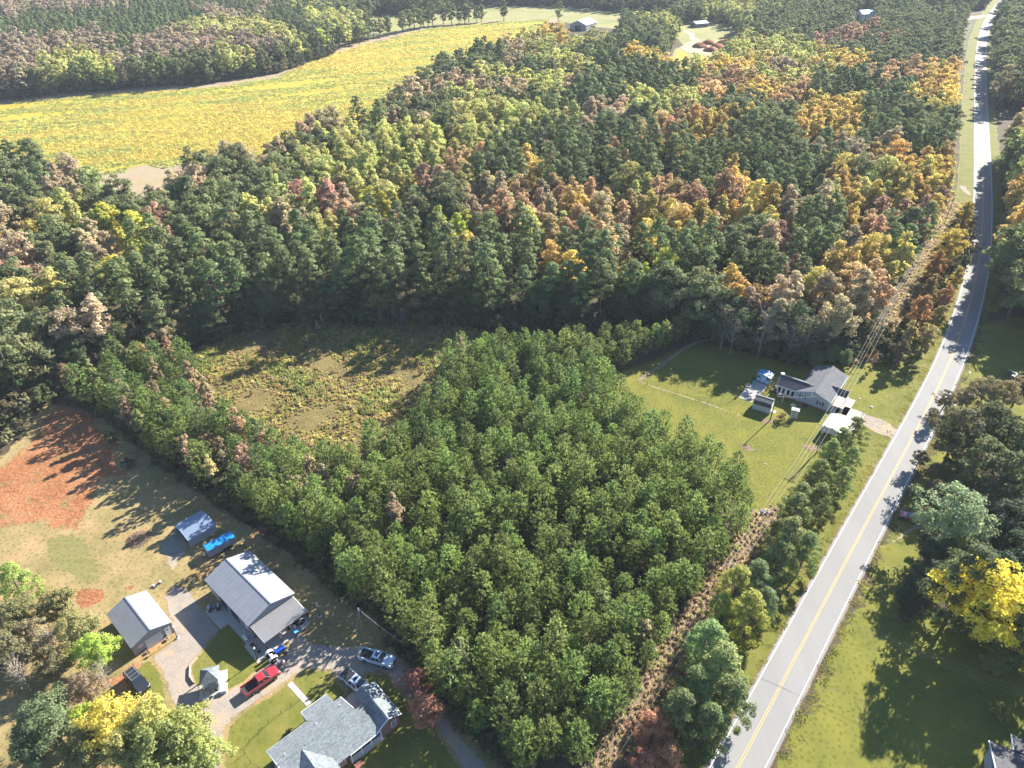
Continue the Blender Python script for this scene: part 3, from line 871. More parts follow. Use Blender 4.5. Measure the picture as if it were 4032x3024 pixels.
def poisson(poly, space, seed, reject=None, maxtry=None):
    rnd = random.Random(seed)
    xs = [p[0] for p in poly]; ys = [p[1] for p in poly]
    x0, x1, y0, y1 = min(xs), max(xs), min(ys), max(ys)
    cell = space / 1.4142
    grid = {}
    out = []
    n = int((x1 - x0) * (y1 - y0) / (space * space) * 2.2)
    for _ in range(min(n, 120000)):
        p = (rnd.uniform(x0, x1), rnd.uniform(y0, y1))
        c = (int(p[0] / cell), int(p[1] / cell))
        ok = True
        for i in range(-2, 3):
            for j in range(-2, 3):
                q = grid.get((c[0] + i, c[1] + j))
                if q and (q[0] - p[0]) ** 2 + (q[1] - p[1]) ** 2 < space * space:
                    ok = False; break
            if not ok: break
        if not ok or not inside(p, poly) or (reject and reject(p)): continue
        grid[c] = p; out.append(p)
    return out
def jit(col, r, k=.12):
    f = 1 + r.uniform(-k, k)
    return tuple(c * f * (1 + r.uniform(-k, k) * .4) for c in col)

# ---------------------------------------------------------------- 1. the young pine plantation
PLANT_EDGE = [(2050, 3060, 0), (1960, 2990, 0), (1840, 2850, 0), (1700, 2700, 0), (1630, 2600, 0), (1560, 2510, 0), (1480, 2420, 0), (1340, 2310, 0), (1200, 2190, 0), (1060, 2080, 0), (911, 1995, 0), (780, 1905, 0), (650, 1815, 0), (560, 1740, 0), (420, 1640, 0), (250, 1560, 0),
              (260, 1470, 7), (420, 1390, 8), (560, 1330, 9), (650, 1300, 9), (730, 1370, 8), (800, 1480, 8), (900, 1580, 8), (1010, 1660, 8), (1120, 1730, 8), (1240, 1760, 8), (1370, 1730, 9), (1500, 1670, 9), (1600, 1610, 9), (1660, 1550, 9), (1740, 1410, 9), (1790, 1305, 9), (1970, 1285, 9), (2200, 1315, 9), (2350, 1385, 9), (2440, 1480, 9), (2560, 1570, 9), (2640, 1630, 9), (2780, 1690, 9), (2920, 1780, 9), (2985, 1860, 9),
              (2960, 2040, 0), (2890, 2130, 0), (2790, 2280, 0), (2710, 2400, 0), (2600, 2560, 0), (2510, 2700, 0), (2390, 2850, 0), (2280, 3000, 0), (2230, 3080, 0)]
PLANT_POLY = [G2(*p) for p in PLANT_EDGE]
PINE_COL = (0.225, 0.285, 0.080)
STRIP_POLY = PX([(180, 1540), (420, 1640), (565, 1745), (911, 2000), (1230, 2215), (1330, 2150), (1330, 1850), (1240, 1700), (1010, 1560), (800, 1400), (640, 1330), (300, 1400)])
rr = random.Random(5)
pp = poisson(PLANT_POLY, 2.45, 11)
pp.sort(key=lambda p: p[0] ** 2 + p[1] ** 2)
pines = []; browns = []
for p in pp:
    st = inside(p, STRIP_POLY)
    if st and rr.random() < .26: browns.append(p); continue
    if not st and rr.random() < .012: browns.append(p); continue
    pines.append(p)
rest = []
seen = 0
for p in pines:
    sx, sy = survey((p[0], p[1], 8))
    vis = -60 < sx < 4092 and sy < 3120
    sc = rr.uniform(.74, 1.16) * (1.12 if inside(p, STRIP_POLY) else 1.0)
    var = rr.randrange(8); rot = rr.uniform(0, 6.28)
    if vis and seen < 300:
        seen += 1
        plant('youngpine', var, (p[0], p[1], 0), sc, rot, jit(PINE_COL, rr), 'young_pine', 'slender bright green young pine packed in the dense plantation', 'pine tree', 'young pines of the plantation', sz=rr.uniform(.92, 1.1))
    else:
        rest.append((p[0], p[1], sc, rot, 'youngpine', var, PINE_COL if rr.random() < .6 else (0.20, 0.27, 0.085)))
scatter('pine_plantation', rest, 'dense mass of young green pines beyond the nearer plantation rows', 'pines')
for p in browns:
    c = rr.choice([(0.38, 0.25, 0.15), (0.35, 0.28, 0.15), (0.40, 0.31, 0.15), (0.25, 0.27, 0.10)])
    plant('thin', rr.randrange(4), (p[0], p[1], 0), rr.uniform(.95, 1.35), rr.uniform(0, 6.28), jit(c, rr), 'sweetgum_tree', 'slim tan leaved tree among the plantation pines', 'tree', 'tan trees among the plantation pines')
# pine belt at the back of the neighbour's lawn
BELT = [G2(*p) for p in [(2190, 1275, 8), (2330, 1262, 8), (2500, 1275, 8), (2620, 1250, 8), (2700, 1235, 8), (2730, 1300, 3), (2690, 1345, 0), (2600, 1395, 0), (2500, 1455, 0), (2350, 1480, 0), (2230, 1400, 4)]]
for p in poisson(BELT, 2.7, 12):
    plant('youngpine', rr.randrange(8), (p[0], p[1], 0), rr.uniform(.8, 1.1), rr.uniform(0, 6.28), jit((0.20, 0.245, 0.08), rr), 'young_pine', 'bushy young pine in the belt behind the mown lawn', 'pine tree', 'pine belt behind the lawn')

# ---------------------------------------------------------------- 2. the mixed wood and the woods beyond
S1 = lambda x, y: (1344 + x / 1.646, 500 + y / 1.646)
S2 = lambda x, y: (2688 + x / .944, 500 + y / .944)
S3 = lambda x, y: (x / .944, 400 + y / .944)
S4 = lambda x, y: (1344 + x / .9447, y / .9447)
S5 = lambda x, y: (1600 + x / 1.0055, y / 1.0055)
S6 = lambda x, y: (x / 1.106, y / 1.106)
S7 = lambda x, y: (3300 + x / 1.276, y / 1.276)
RAW = [
 (S1, 'Y150,150 Y400,130 Y600,150 Y300,250 Y560,250 O810,190 R580,320 Y800,320 Y450,300 G660,450 Y250,400 L280,480 B850,480 O1100,400 B1000,430 R1220,420 B1320,440 O1450,430 O1620,430 Y1800,370 O1950,470 O2150,430 P1000,200 P1500,200 P1800,280 P2000,250 P2100,100 P1600,130 P1250,250 P1400,280 P950,230 O1800,170 B1370,160 D1230,270 D2030,660 B1750,560 D1480,510 O1600,560 Y1400,560 O1000,560 Y1150,650 L700,620 B380,580 P150,650 P400,680 P250,750 P550,680 D750,780 P1000,720 P1250,780 P1400,760 D1500,790 P1600,760 O1800,800 D1850,870 P1650,850 P600,850 P900,850 P1200,900 P100,850 P400,850 L2020,960 P2150,760 P1900,1000 P1500,950 P300,950 P700,950 P1000,950 P1750,950 P1300,150 P1900,150 P1100,280 P1700,200 P1450,100 P1200,150 O1300,600 D1950,560 O1250,400 B80,480 R20,500 O1560,640 B1900,620'),
 (S2, 'O0,300 P40,180 P100,120 D140,40 P200,30 P270,110 P190,100 D200,180 P320,200 P360,230 P420,200 O170,250 D240,310 P130,460 G270,380 R360,460 P500,420 P470,500 B500,270 Y560,270 D650,290 P540,350 R840,300 O720,370 B620,420 D780,480 O700,540 D180,560 D230,580 B400,650 D560,530 O690,560 D870,200 D820,230 D790,100 B680,110 G650,170 P490,130 Y740,190 D910,110 P820,390 B560,640 P100,520 P300,560 B330,640 G30,600 P250,480 B480,640 Y620,330 G760,340 D600,180'),
 (S3, 'G50,250 P120,240 G80,330 P150,340 P30,280 B260,260 G330,300 B230,330 Y250,400 Y290,420 L390,460 G470,390 G640,390 G720,370 G840,380 G900,330 G980,300 G950,350 B890,180 G780,240 B540,300 B700,290 R600,450 G760,450 O840,440 O780,520 Y970,410 Y1080,390 B1060,430 Y1180,450 R1240,360 Y1200,210 G1100,150 B1130,100 P570,540 P520,590 P650,560 P700,530 P860,510 P940,510 P1000,560 P1120,560 P1190,600 P1250,560 R90,600 B160,620 B290,520 B360,540 G150,510 Y200,570 D60,480 B40,530 Y100,690 P280,670 P370,700 P440,720 B260,730 B340,840 G120,850 P560,640 P620,640 P760,620 P900,620 B600,620 G740,780 P850,700 P1000,680 P1150,680 L430,600 G30,700 G20,820 P200,800 G680,440 Y1050,330'),
 (S4, 'G400,250 G450,230 B500,300 B440,330 Y500,350 G230,400 B260,360 G320,380 Y180,480 Y20,490 G70,480 P140,450 B160,440 P560,180 G490,180 B660,190 Y740,180 Y800,230 Y620,280 Y550,280 D830,110 B910,100 Y960,130 G980,180 P1040,150 G1130,110 G1200,140 D1140,190 P1060,260 P1100,270 P1020,300 P920,350 P960,280 Y780,290 B820,320 Y900,250 P700,260 P620,350 B600,340 B680,350 Y580,390 Y640,400 P700,370 P780,400 Y750,360 Y540,450 Y700,440 Y800,440 Y600,480 Y450,550 Y350,560 Y250,580 R910,470 G980,450 G1090,430 O1130,480 O1220,440 P850,500 P950,520 P1050,490 Y1100,350 Y1200,380 Y1150,400 B980,410 D1200,530 P880,330 P1150,300 P1000,240'),
 (S5, 'D1280,260 O1310,310 Y1380,180 Y1450,300 Y1580,220 D1700,250 Y1600,280 G1500,80 G1600,80 G1700,100 G1800,150 G1900,90 G2000,90 G2100,120 G1900,210 G2000,230 G1450,60 Y1300,50 R1780,140 O1540,350 D1680,430 D1600,500 P1650,330 O1970,290 P1850,340 D2100,310 D1700,400 P1860,400 D1790,490 P1850,500 G2050,480 P1980,510 D2130,400 G1380,430 G1300,420 G1500,520 D1270,480 D1240,550 D1420,350 P1750,330 B1520,270 Y1250,230 G1250,100 G1100,40 Y1080,60 G700,20 G900,30 G300,20 G100,30'),
 (S6, 'P300,100 P500,130 P700,60 P100,110 P200,60 P400,50 P600,110 P820,60 B50,200 B120,230 B370,160 B450,250 Y430,260 Y1000,220 Y1020,250 G700,290 G900,270 G1080,290 G1180,230 L1500,170 B830,170 B1100,180 Y900,100 Y1200,130 G1430,190 B650,180 B700,210 P550,180 B0,260 Y300,260 G300,330 G500,340 G600,340 P1250,60 Y1050,110 B950,60 G1350,120 Y1400,70 B20,20 B330,10 G1600,20 G1800,30 P1000,30'),
 (S7, 'G880,200 G850,120 G900,300 G820,260 B880,530 O910,600 O870,660 Y880,770 G900,800 D900,1010 D850,1080 Y840,1230 G880,1400 G860,1300 G900,1550'),
]
import re
SEEDS = []
for f, s in RAW:
    for w in s.split():
        m = re.match(r'([A-Z])(-?\d+),(-?\d+)', w)
        x, y = f(float(m.group(2)), float(m.group(3)))
        SEEDS.append((m.group(1), x, y))
SX = np.array([[s[1], s[2]] for s in SEEDS])
def species_at(p, rnd):
    x, y = survey((p[0], p[1], 13.0))
    k = 1.0 + max(0, (1300 - y)) / 650.0                   # rows of crowns crowd together with distance
    d = np.hypot(SX[:, 0] - x, (SX[:, 1] - y) * k * 1.2)
    o = np.argsort(d)[:3]
    if d[o[0]] < 26: return SEEDS[o[0]][0]
    w = [1 / (d[i] + 6) ** 4 for i in o]
    return SEEDS[rnd.choices(list(o), w)[0]][0]
NEAR_EDGE = [(-500, 1850, 0), (-100, 1730, 0), (60, 1640, 0), (190, 1530, 0), (400, 1465, 0), (690, 1395, 0), (790, 1345, 0), (1000, 1280, 0), (1300, 1255, 0), (1700, 1262, 0), (2100, 1282, 0), (2350, 1300, 0), (2700, 1280, 0), (2780, 1325, 0), (2900, 1365, 0), (3100, 1408, 0), (3240, 1418, 0), (3330, 1380, 0), (3420, 1290, 0),
             (3496, 1190, 0), (3559, 1100, 0), (3629, 960, 0), (3692, 850, 0), (3739, 752, 0)]
WOOD = [G2(*p) for p in NEAR_EDGE] + [tuple(road_off(i, -17)) for i in range(len(ROAD)) if 285 < ROAD[i].y < 760][::6] + [(560, 900), (500, 1150), (-900, 1150), (-900, 500), (-420, 200)]
def no_tree(p):
    return inside(p, FIELD_POLY) or inside(p, BARN_GLADE) or inside(p, ROOF_GLADE) or inside(p, PAST1) or inside(p, DIRT_CLEAR) or abs(road_dist(p)) < 9 or (p[1] > 690 and inside(p, FAR_ROAD))
BARN_GLADE = [G2(2205, 108, 17), G2(2450, 112, 17), G2(2450, 70), G2(2205, 70)]
ROOF_GLADE = [G2(3350, 74, 17), G2(3450, 74, 17), G2(3450, 52), G2(3350, 52)]
FAR_ROAD = PX([(3620, 60), (3900, 46), (3910, 72), (3700, 100), (3600, 95)])
rw = random.Random(9)
wood_pts = []
for p in poisson(WOOD, 4.9, 21, no_tree):
    if p[1] > 420 and rw.random() < .12: continue
    wood_pts.append(p)
RIGHT_WOOD = [tuple(road_off(i, 6.5)) for i in range(len(ROAD)) if 176 < ROAD[i].y < 900][::6] + [(760, 900), (420, 250), (220, 120), (150, 128), (146, 170)]
def gap_right(p):
    o = road_dist(p)
    return (325 < p[1] < 405 and o < 30) or (p[1] > 515 and o < 16 and math.sin(p[1] * .13) < .5)
right_pts = poisson(RIGHT_WOOD, 4.3, 22, gap_right)
KIND_COUNT = {}
buckets = {}
allw = [(p, 0) for p in wood_pts] + [(p, 1) for p in right_pts]
allw.sort(key=lambda q: q[0][0] ** 2 + q[0][1] ** 2)
for p, side in allw:
    sp = species_at(p, rw)
    sx, sy = survey((p[0], p[1], 12))
    vis = -40 < sx < 4072 and -20 < sy < 3000
    far = p[1] > 360
    nm, lab, col = SPEC[sp]
    r2 = rw.random()
    if sp == 'P': key, sc = ('farpine' if far else 'tallpine'), rw.uniform(.92, 1.2)
    elif sp == 'G': key, sc = ('farbroad' if far else 'oak'), rw.uniform(.9, 1.2)
    else: key, sc = ('farbroad' if far else 'broad'), rw.uniform(.88, 1.2)
    if sp == 'B' and r2 < .16 and not far: key, sc = 'bare', rw.uniform(.9, 1.3)
    # the pine wood beyond the field is lower and tighter
    if far and sp == 'P' and p[0] < -60: sc *= .8
    if side: sc *= 1.22
    if far and sp == 'B' and p[0] < -100: col = (0.42, 0.33, 0.22)
    var = rw.randrange(8); rot = rw.uniform(0, 6.28)
    n = KIND_COUNT.get(nm, 0)
    if vis and n < 300:
        KIND_COUNT[nm] = n + 1
        if side: lab = lab.replace('of the mixed wood', 'right across the road from the power line')
        elif p[1] > 360: lab = lab.replace('of the mixed wood', 'of the far woods by the crop field')
        plant(key, var, (p[0], p[1], 0), sc, rot, jit(col, rw, .14), nm, lab, 'tree', lab.split(' tree')[0] if False else lab, sz=rw.uniform(.9, 1.12))
    else:
        buckets.setdefault(nm, []).append((p[0], p[1], sc, rot, key, var, col))
STUFF_LABEL = {'pine_tree': 'far pines massed into dark green woods', 'poplar_tree': 'far yellow green trees massed into woods', 'maple_tree': 'far orange trees massed into woods',
               'hickory_tree': 'far golden trees massed into woods', 'sweetgum_tree': 'far tan brown trees massed into woods', 'oak_tree': 'far olive green trees massed into woods'}
for nm, its in buckets.items():
    scatter(nm.replace('_tree', '') + '_wood', its, STUFF_LABEL[nm], 'woodland')
# undergrowth that closes the foot of the wood's edge
def edge_shrubs(name, line, n, seed, cols, width=3.0, smin=.7, smax=1.8, label=None, key='shrub'):
    r = random.Random(seed); its = []
    P = [Vector(G2(*q)) for q in line]
    Ls = [(b - a).length for a, b in zip(P[:-1], P[1:])]
    for _ in range(n):
        t = r.uniform(0, sum(Ls)); i = 0
        while t > Ls[i] and i < len(Ls) - 1: t -= Ls[i]; i += 1
        q = P[i].lerp(P[i + 1], t / max(Ls[i], .01))
        its.append((q.x + r.uniform(-width, width), q.y + r.uniform(-width, width), r.uniform(smin, smax), r.uniform(0, 6.28), key, r.randrange(4), r.choice(cols)))
    return scatter(name, its, label, 'shrubs')
EDGE_T = random.Random(63)
def edge_trees(line, n, width, keys, cols, smin, smax, name, label, group, seed):
    r = random.Random(seed)
    P = [Vector(G2(*q)) for q in line]
    Ls = [(b - a).length for a, b in zip(P[:-1], P[1:])]
    for _ in range(n):
        t = r.uniform(0, sum(Ls)); i = 0
        while t > Ls[i] and i < len(Ls) - 1: t -= Ls[i]; i += 1
        q = P[i].lerp(P[i + 1], t / max(Ls[i], .01))
        plant(r.choice(keys), r.randrange(8), (q.x + r.uniform(-width, width), q.y + r.uniform(0, width * 1.6), 0), r.uniform(smin, smax), r.uniform(0, 6.28), jit(r.choice(cols), r, .15), name, label, 'tree', group)
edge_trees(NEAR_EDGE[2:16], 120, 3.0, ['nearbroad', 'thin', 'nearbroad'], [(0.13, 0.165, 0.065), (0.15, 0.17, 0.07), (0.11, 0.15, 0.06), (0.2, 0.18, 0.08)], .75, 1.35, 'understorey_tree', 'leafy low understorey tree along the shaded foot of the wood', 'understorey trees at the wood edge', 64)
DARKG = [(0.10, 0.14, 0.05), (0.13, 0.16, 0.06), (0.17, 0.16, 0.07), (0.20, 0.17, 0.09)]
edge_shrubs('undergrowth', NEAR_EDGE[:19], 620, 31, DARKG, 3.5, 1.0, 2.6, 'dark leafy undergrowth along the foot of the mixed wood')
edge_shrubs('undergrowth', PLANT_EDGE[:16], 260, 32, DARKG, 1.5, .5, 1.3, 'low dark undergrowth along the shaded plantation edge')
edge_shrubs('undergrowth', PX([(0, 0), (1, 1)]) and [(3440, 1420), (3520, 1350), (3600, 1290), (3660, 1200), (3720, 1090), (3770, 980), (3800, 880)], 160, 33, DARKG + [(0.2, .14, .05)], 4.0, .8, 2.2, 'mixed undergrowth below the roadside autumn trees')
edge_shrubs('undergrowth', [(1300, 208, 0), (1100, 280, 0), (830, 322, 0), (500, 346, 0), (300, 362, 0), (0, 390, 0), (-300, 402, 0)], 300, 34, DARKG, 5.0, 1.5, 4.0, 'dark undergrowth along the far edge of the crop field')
# ================================================================== BUILDINGS
def metal_mat(name, col, rough=0.35, rib=0.0, axis='x', pitch=0.3, metal=0.0, spec=0.5):
    if name in MATS: return MATS[name]
    m, nt, out = nodes_of(name)
    p = nt.nodes.new('ShaderNodeBsdfPrincipled')
    tc = nt.nodes.new('ShaderNodeTexCoord')
    f = noise(nt, tc.outputs['Object'], 0.8, 4.0, 0.6)
    r = ramp(nt, [(0.3, tuple(c * .93 for c in col)), (0.7, tuple(min(1, c * 1.05) for c in col))])
    nt.links.new(f, r.inputs[0]); nt.links.new(r.outputs[0], p.inputs['Base Color'])
    p.inputs['Roughness'].default_value = rough; p.inputs['Metallic'].default_value = metal
    p.inputs['Specular IOR Level'].default_value = spec
    nt.links.new(p.outputs[0], out.inputs[0]); MATS[name] = m
    return m
def shingle_mat(name, col, var=.25):
    if name in MATS: return MATS[name]
    m, nt, out = nodes_of(name)
    p = nt.nodes.new('ShaderNodeBsdfPrincipled')
    tc = nt.nodes.new('ShaderNodeTexCoord')
    br = nt.nodes.new('ShaderNodeTexBrick')
    br.inputs['Scale'].default_value = 1.0
    br.inputs['Brick Width'].default_value = 0.33; br.inputs['Row Height'].default_value = 0.16; br.inputs['Mortar Size'].default_value = 0.008
    br.inputs['Color1'].default_value = (*[c * (1 - var) for c in col], 1); br.inputs['Color2'].default_value = (*[c * (1 + var) for c in col], 1)
    br.inputs['Mortar'].default_value = (*[c * .6 for c in col], 1)
    nt.links.new(tc.outputs['Object'], br.inputs['Vector'])
    f = noise(nt, tc.outputs['Object'], 9.0, 5.0, .8)
    r = ramp(nt, [(.25, (.8,) * 3), (.75, (1.2,) * 3)]); nt.links.new(f, r.inputs[0])
    f2 = noise(nt, tc.outputs['Object'], .5, 3.0, .6)
    r2 = ramp(nt, [(.3, (.9,) * 3), (.7, (1.1,) * 3)]); nt.links.new(f2, r2.inputs[0])
    c = mixc(nt, 1.0, mixc(nt, 1.0, br.outputs[0], r.outputs[0], 'MULTIPLY'), r2.outputs[0], 'MULTIPLY')
    nt.links.new(c, p.inputs['Base Color']); p.inputs['Roughness'].default_value = .9; p.inputs['Specular IOR Level'].default_value = .2
    nt.links.new(bump(nt, f, .3, .02), p.inputs['Normal'])
    nt.links.new(p.outputs[0], out.inputs[0]); MATS[name] = m
    return m
def brick_mat(name, col):
    if name in MATS: return MATS[name]
    m, nt, out = nodes_of(name)
    p = nt.nodes.new('ShaderNodeBsdfPrincipled'); tc = nt.nodes.new('ShaderNodeTexCoord')
    mp = nt.nodes.new('ShaderNodeMapping'); mp.inputs['Rotation'].default_value = (math.radians(90), 0, 0)
    nt.links.new(tc.outputs['Object'], mp.inputs[0])
    br = nt.nodes.new('ShaderNodeTexBrick'); br.inputs['Scale'].default_value = 1.0
    br.inputs['Brick Width'].default_value = .22; br.inputs['Row Height'].default_value = .075; br.inputs['Mortar Size'].default_value = .008
    br.inputs['Color1'].default_value = (*[c * .75 for c in col], 1); br.inputs['Color2'].default_value = (*[c * 1.25 for c in col], 1); br.inputs['Mortar'].default_value = (.35, .32, .3, 1)
    nt.links.new(mp.outputs[0], br.inputs['Vector']); nt.links.new(br.outputs[0], p.inputs['Base Color']); p.inputs['Roughness'].default_value = .9
    nt.links.new(p.outputs[0], out.inputs[0]); MATS[name] = m
    return m
M_SHEET = metal_mat('grey_sheet_metal', (0.27, 0.275, 0.29), .42, spec=.6)
M_SHEET_D = metal_mat('dark_trim', (0.10, 0.115, 0.15), .5)
M_SLATE = metal_mat('slate_siding', (0.20, 0.225, 0.26), .5)
M_SLATE_D = metal_mat('dark_siding', (0.12, 0.12, 0.135), .55)
M_BUFF = metal_mat('buff_siding', (0.36, 0.32, 0.27), .6)
M_DOOR = plain('door_grey', (0.42, 0.45, 0.49), .5, vary=.05)
M_WHITE = plain('white_paint', (0.74, 0.74, 0.73), .5, vary=.05)
M_BLACK = plain('black_paint', (0.02, 0.02, 0.022), .45)
M_DARK = plain('dark_inside', (0.03, 0.03, 0.03), .9)
M_WOOD = plain('weathered_wood', (0.32, 0.24, 0.17), .85, vary=.25)
M_WOOD_D = plain('dark_wood', (0.10, 0.065, 0.045), .8, vary=.25)
M_TIMBER = plain('tan_timber', (0.42, 0.32, 0.22), .85, vary=.2)
M_GLASS = plain('window_glass', (0.02, 0.026, 0.035), .05, spec=.8, vary=0.0)
M_BRICK = brick_mat('red_brick', (0.20, 0.062, 0.045))
M_SH1 = shingle_mat('pale_shingles', (0.165, 0.185, 0.195))
M_SH2 = shingle_mat('grey_shingles', (0.115, 0.118, 0.127))
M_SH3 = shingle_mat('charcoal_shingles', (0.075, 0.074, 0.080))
M_VINYL = plain('blue_grey_siding', (0.30, 0.34, 0.39), .6, vary=.06)
M_STEEL = plain('galvanised', (0.45, 0.46, 0.47), .4, metal=.6, vary=.1)

def gable_roof(parent, x0, x1, w, ze, zr, mat, t=.10, over=.0, name='roof', yc=0.0, ribs=0.0, rib_mat=None):
    """two slopes, ridge along x; each slope a part"""
    out = []
    for s in (1, -1):
        m = MB()
        m.slab([(x0, yc, zr), (x1, yc, zr), (x1, yc + s * w / 2, ze), (x0, yc + s * w / 2, ze)], t)
        if ribs:
            n = int((x1 - x0) / ribs)
            for k in range(n + 1):
                x = x0 + (x1 - x0) * k / n
                m.slab([(x - .02, yc + s * .06, zr + .022), (x + .02, yc + s * .06, zr + .022), (x + .02, yc + s * w / 2, ze + .03), (x - .02, yc + s * w / 2, ze + .03)], .05)
        out.append(m.build(name, mat, parent))
    cap = MB()
    cap.prism([(yc - .22, zr - .06), (yc, zr + .05), (yc + .22, zr - .06), (yc, zr + .02)], x0 - .02, x1 + .02, 'x')
    cap.build('ridge_cap', rib_mat or mat, parent)
    return out
def gable_walls(parent, x0, x1, w, ze, zr, mat, t=.12, name='wall', yc=0.0, ends=(True, True), sides=(True, True), z0=0.0):
    h = w / 2
    for s, on in ((1, sides[0]), (-1, sides[1])):
        if on:
            m = MB(); m.box(((x0 + x1) / 2, yc + s * (h - t / 2), (z0 + ze) / 2), (x1 - x0, t, ze - z0)); m.build(name, mat, parent)
    for x, on, d in ((x0, ends[0], 1), (x1, ends[1], -1)):
        if on:
            m = MB(); m.prism([(yc - h + t + .002, z0), (yc + h - t - .002, z0), (yc + h - t - .002, ze), (yc, zr - .05), (yc - h + t + .002, ze)], x + .001 * d, x + d * t, 'x'); m.build('gable_wall', mat, parent)
def window_y(parent, x, y, z, w, h, facing, frame=M_WHITE, mull=True, name='window', shutters=None):
    """window on a wall whose normal is -x ('x') or +-y ('y'); facing = sign"""
    def bx(m, u, v, du, dv, dep, d0):
        if name_axis == 'x': m.box((x + facing * d0, y + u, z + v), (dep, du, dv))
        else: m.box((x + u, y + facing * d0, z + v), (du, dep, dv))
    f = MB()
    for u, v, du, dv in ((0, h / 2, w + .1, .08), (0, -h / 2, w + .1, .08), (-w / 2, 0, .08, h - .08), (w / 2, 0, .08, h - .08)): bx(f, u, v, du, dv, .08, .03)
    if mull: bx(f, 0, 0, w - .08, .05, .06, .03); bx(f, 0, h / 4, .04, h / 2 - .06, .05, .03); bx(f, 0, -h / 4, .04, h / 2 - .06, .05, .03)
    o = f.build(name, frame, parent)
    g = MB(); bx(g, 0, 0, w - .06, h - .06, .03, .012); g.build('pane', M_GLASS, o)
    if shutters:
        for s in (-1, 1):
            q = MB(); bx(q, s * (w / 2 + .24), 0, .3, h + .1, .04, .035); q.build('shutter', shutters, parent)
    return o
name_axis = 'x'

# ---------------------------------------------------------------- garage with the oval sign
gar = thing('garage', 'grey metal garage with pale roll-up door and oval sign', 'garage', (-57.29, 69.6, 0), math.radians(137.1))
gable_walls(gar, .12, 9.1, 6.35, 2.45, 3.68, M_SLATE)
gable_roof(gar, 0, 9.3, 6.66, 2.5, 3.75, M_SHEET, .07, ribs=.28, rib_mat=M_SHEET_D)
m = MB()
for a, b in ((1.33, 3.10), (-1.86, -1.40), (-3.10, -2.72)): m.box((.095, (a + b) / 2, .3), (.05, abs(b - a), .6))
m.build('wainscot', M_SLATE_D, gar)
m = MB(); m.box((.09, -.03, 1.08), (.06, 2.62, 2.16))
gd = m.build('roll_up_door', M_DOOR, gar)
for k in range(4):
    m = MB(); m.box((.052, -.03, .28 + k * .54), (.02, 2.56, .50)); m.build('panel', M_DOOR, gd, bevel=.01)
m = MB(); m.box((.09, -2.29, 1.02), (.06, .80, 2.04)); pdoor = m.build('door', M_WHITE, gar)
m = MB(); m.box((.05, -2.29, 1.55), (.02, .28, .24)); m.build('pane', M_GLASS, pdoor)
m = MB(); m.box((.04, -2.02, 1.0), (.06, .05, .12)); m.build('handle', M_STEEL, pdoor)
# sign
sg = thing('oval_sign', 'oval white sign with red lettering and blue rim on garage', 'sign', tuple(gar.matrix_basis @ Vector((.115, 2.05, 1.72))), math.radians(137.1))
def ellipse(m, rx, rz, x0, x1, n=28):
    m.prism([(rx * math.cos(2 * math.pi * k / n), rz * math.sin(2 * math.pi * k / n)) for k in range(n)], x0, x1, 'x')
m = MB(); ellipse(m, .62, .34, -.03, 0); m.build('rim', plain('sign_blue', (.05, .06, .25), .4), sg)
m = MB(); ellipse(m, .56, .28, -.045, -.03); m.build('face', M_WHITE, sg)
fc = bpy.data.curves.new('lettering', 'FONT'); fc.body = 'Esso'; fc.size = .5; fc.align_x = 'CENTER'; fc.align_y = 'CENTER'; fc.extrude = .006; fc.offset = .01
fo = bpy.data.objects.new('lettering', fc)
fm = bpy.data.meshes.new_from_object(fo); bpy.data.objects.remove(fo)
fm.materials.append(plain('sign_red', (.55, .03, .04), .4))
fo = bpy.data.objects.new('lettering', fm); COL.objects.link(fo); fo.parent = sg
fo.rotation_euler = (math.radians(90), 0, math.radians(-90)); fo.location = (-.052, 0, -.02)
for k, y in enumerate((1.55, -1.62)):
    t = thing('planter', 'square wooden planter beside the roll-up door, ' + ('sign side' if k == 0 else 'small door side'), 'planter', tuple(gar.matrix_basis @ Vector((-.42, y, 0))), math.radians(137 + 8 * k))
    m = MB()
    for a, b, c_, d in ((0, .22, .5, .06), (0, -.22, .5, .06), (.22, 0, .06, .38), (-.22, 0, .06, .38)): m.box((a, b, .21), (c_, d, .42))
    m.build('box', M_TIMBER, t)
    m = MB(); m.box((0, 0, .16), (.38, .38, .3)); m.build('soil', M_DARK, t)

# ---------------------------------------------------------------- workshop with the striped porch roof
RS = math.radians(137.9)
shop = thing('workshop', 'large grey metal workshop with ridge roof and open porch', 'workshop', (-39.08, 73.65, 0), RS)
gable_walls(shop, .15, 13.5, 8.1, 3.4, 4.88, M_SLATE, sides=(False, True))
gable_roof(shop, 0, 13.85, 8.75, 3.6, 5.07, M_SHEET, .08, ribs=.9, rib_mat=M_SHEET_D)
# courtyard side wall in bays with openings
for a, b, z0, z1, mt, nm in ((.15, 1.6, 0, 3.4, M_SLATE, 'wall'), (1.6, 2.7, 2.2, 3.4, M_SLATE, 'wall'), (2.7, 4.2, 0, 3.4, M_SLATE, 'wall'), (4.2, 7.0, 2.7, 3.4, M_SLATE, 'wall'), (7.0, 8.0, 0, 3.4, M_SLATE, 'wall'), (8.0, 10.4, 2.7, 3.4, M_SLATE, 'wall'), (10.4, 13.5, 0, 3.4, M_BUFF, 'wall')):
    m = MB(); m.box(((a + b) / 2, 3.98, (z0 + z1) / 2), (b - a - .004, .12, z1 - z0)); m.build(nm, mt, shop)
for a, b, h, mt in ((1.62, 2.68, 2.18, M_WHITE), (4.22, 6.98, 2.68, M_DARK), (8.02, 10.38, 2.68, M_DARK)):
    m = MB(); m.box(((a + b) / 2, 3.90, h / 2), (b - a, .06, h)); m.build('door', mt, shop)  # only the white one is a door; dark sheets paint the shade in the openings
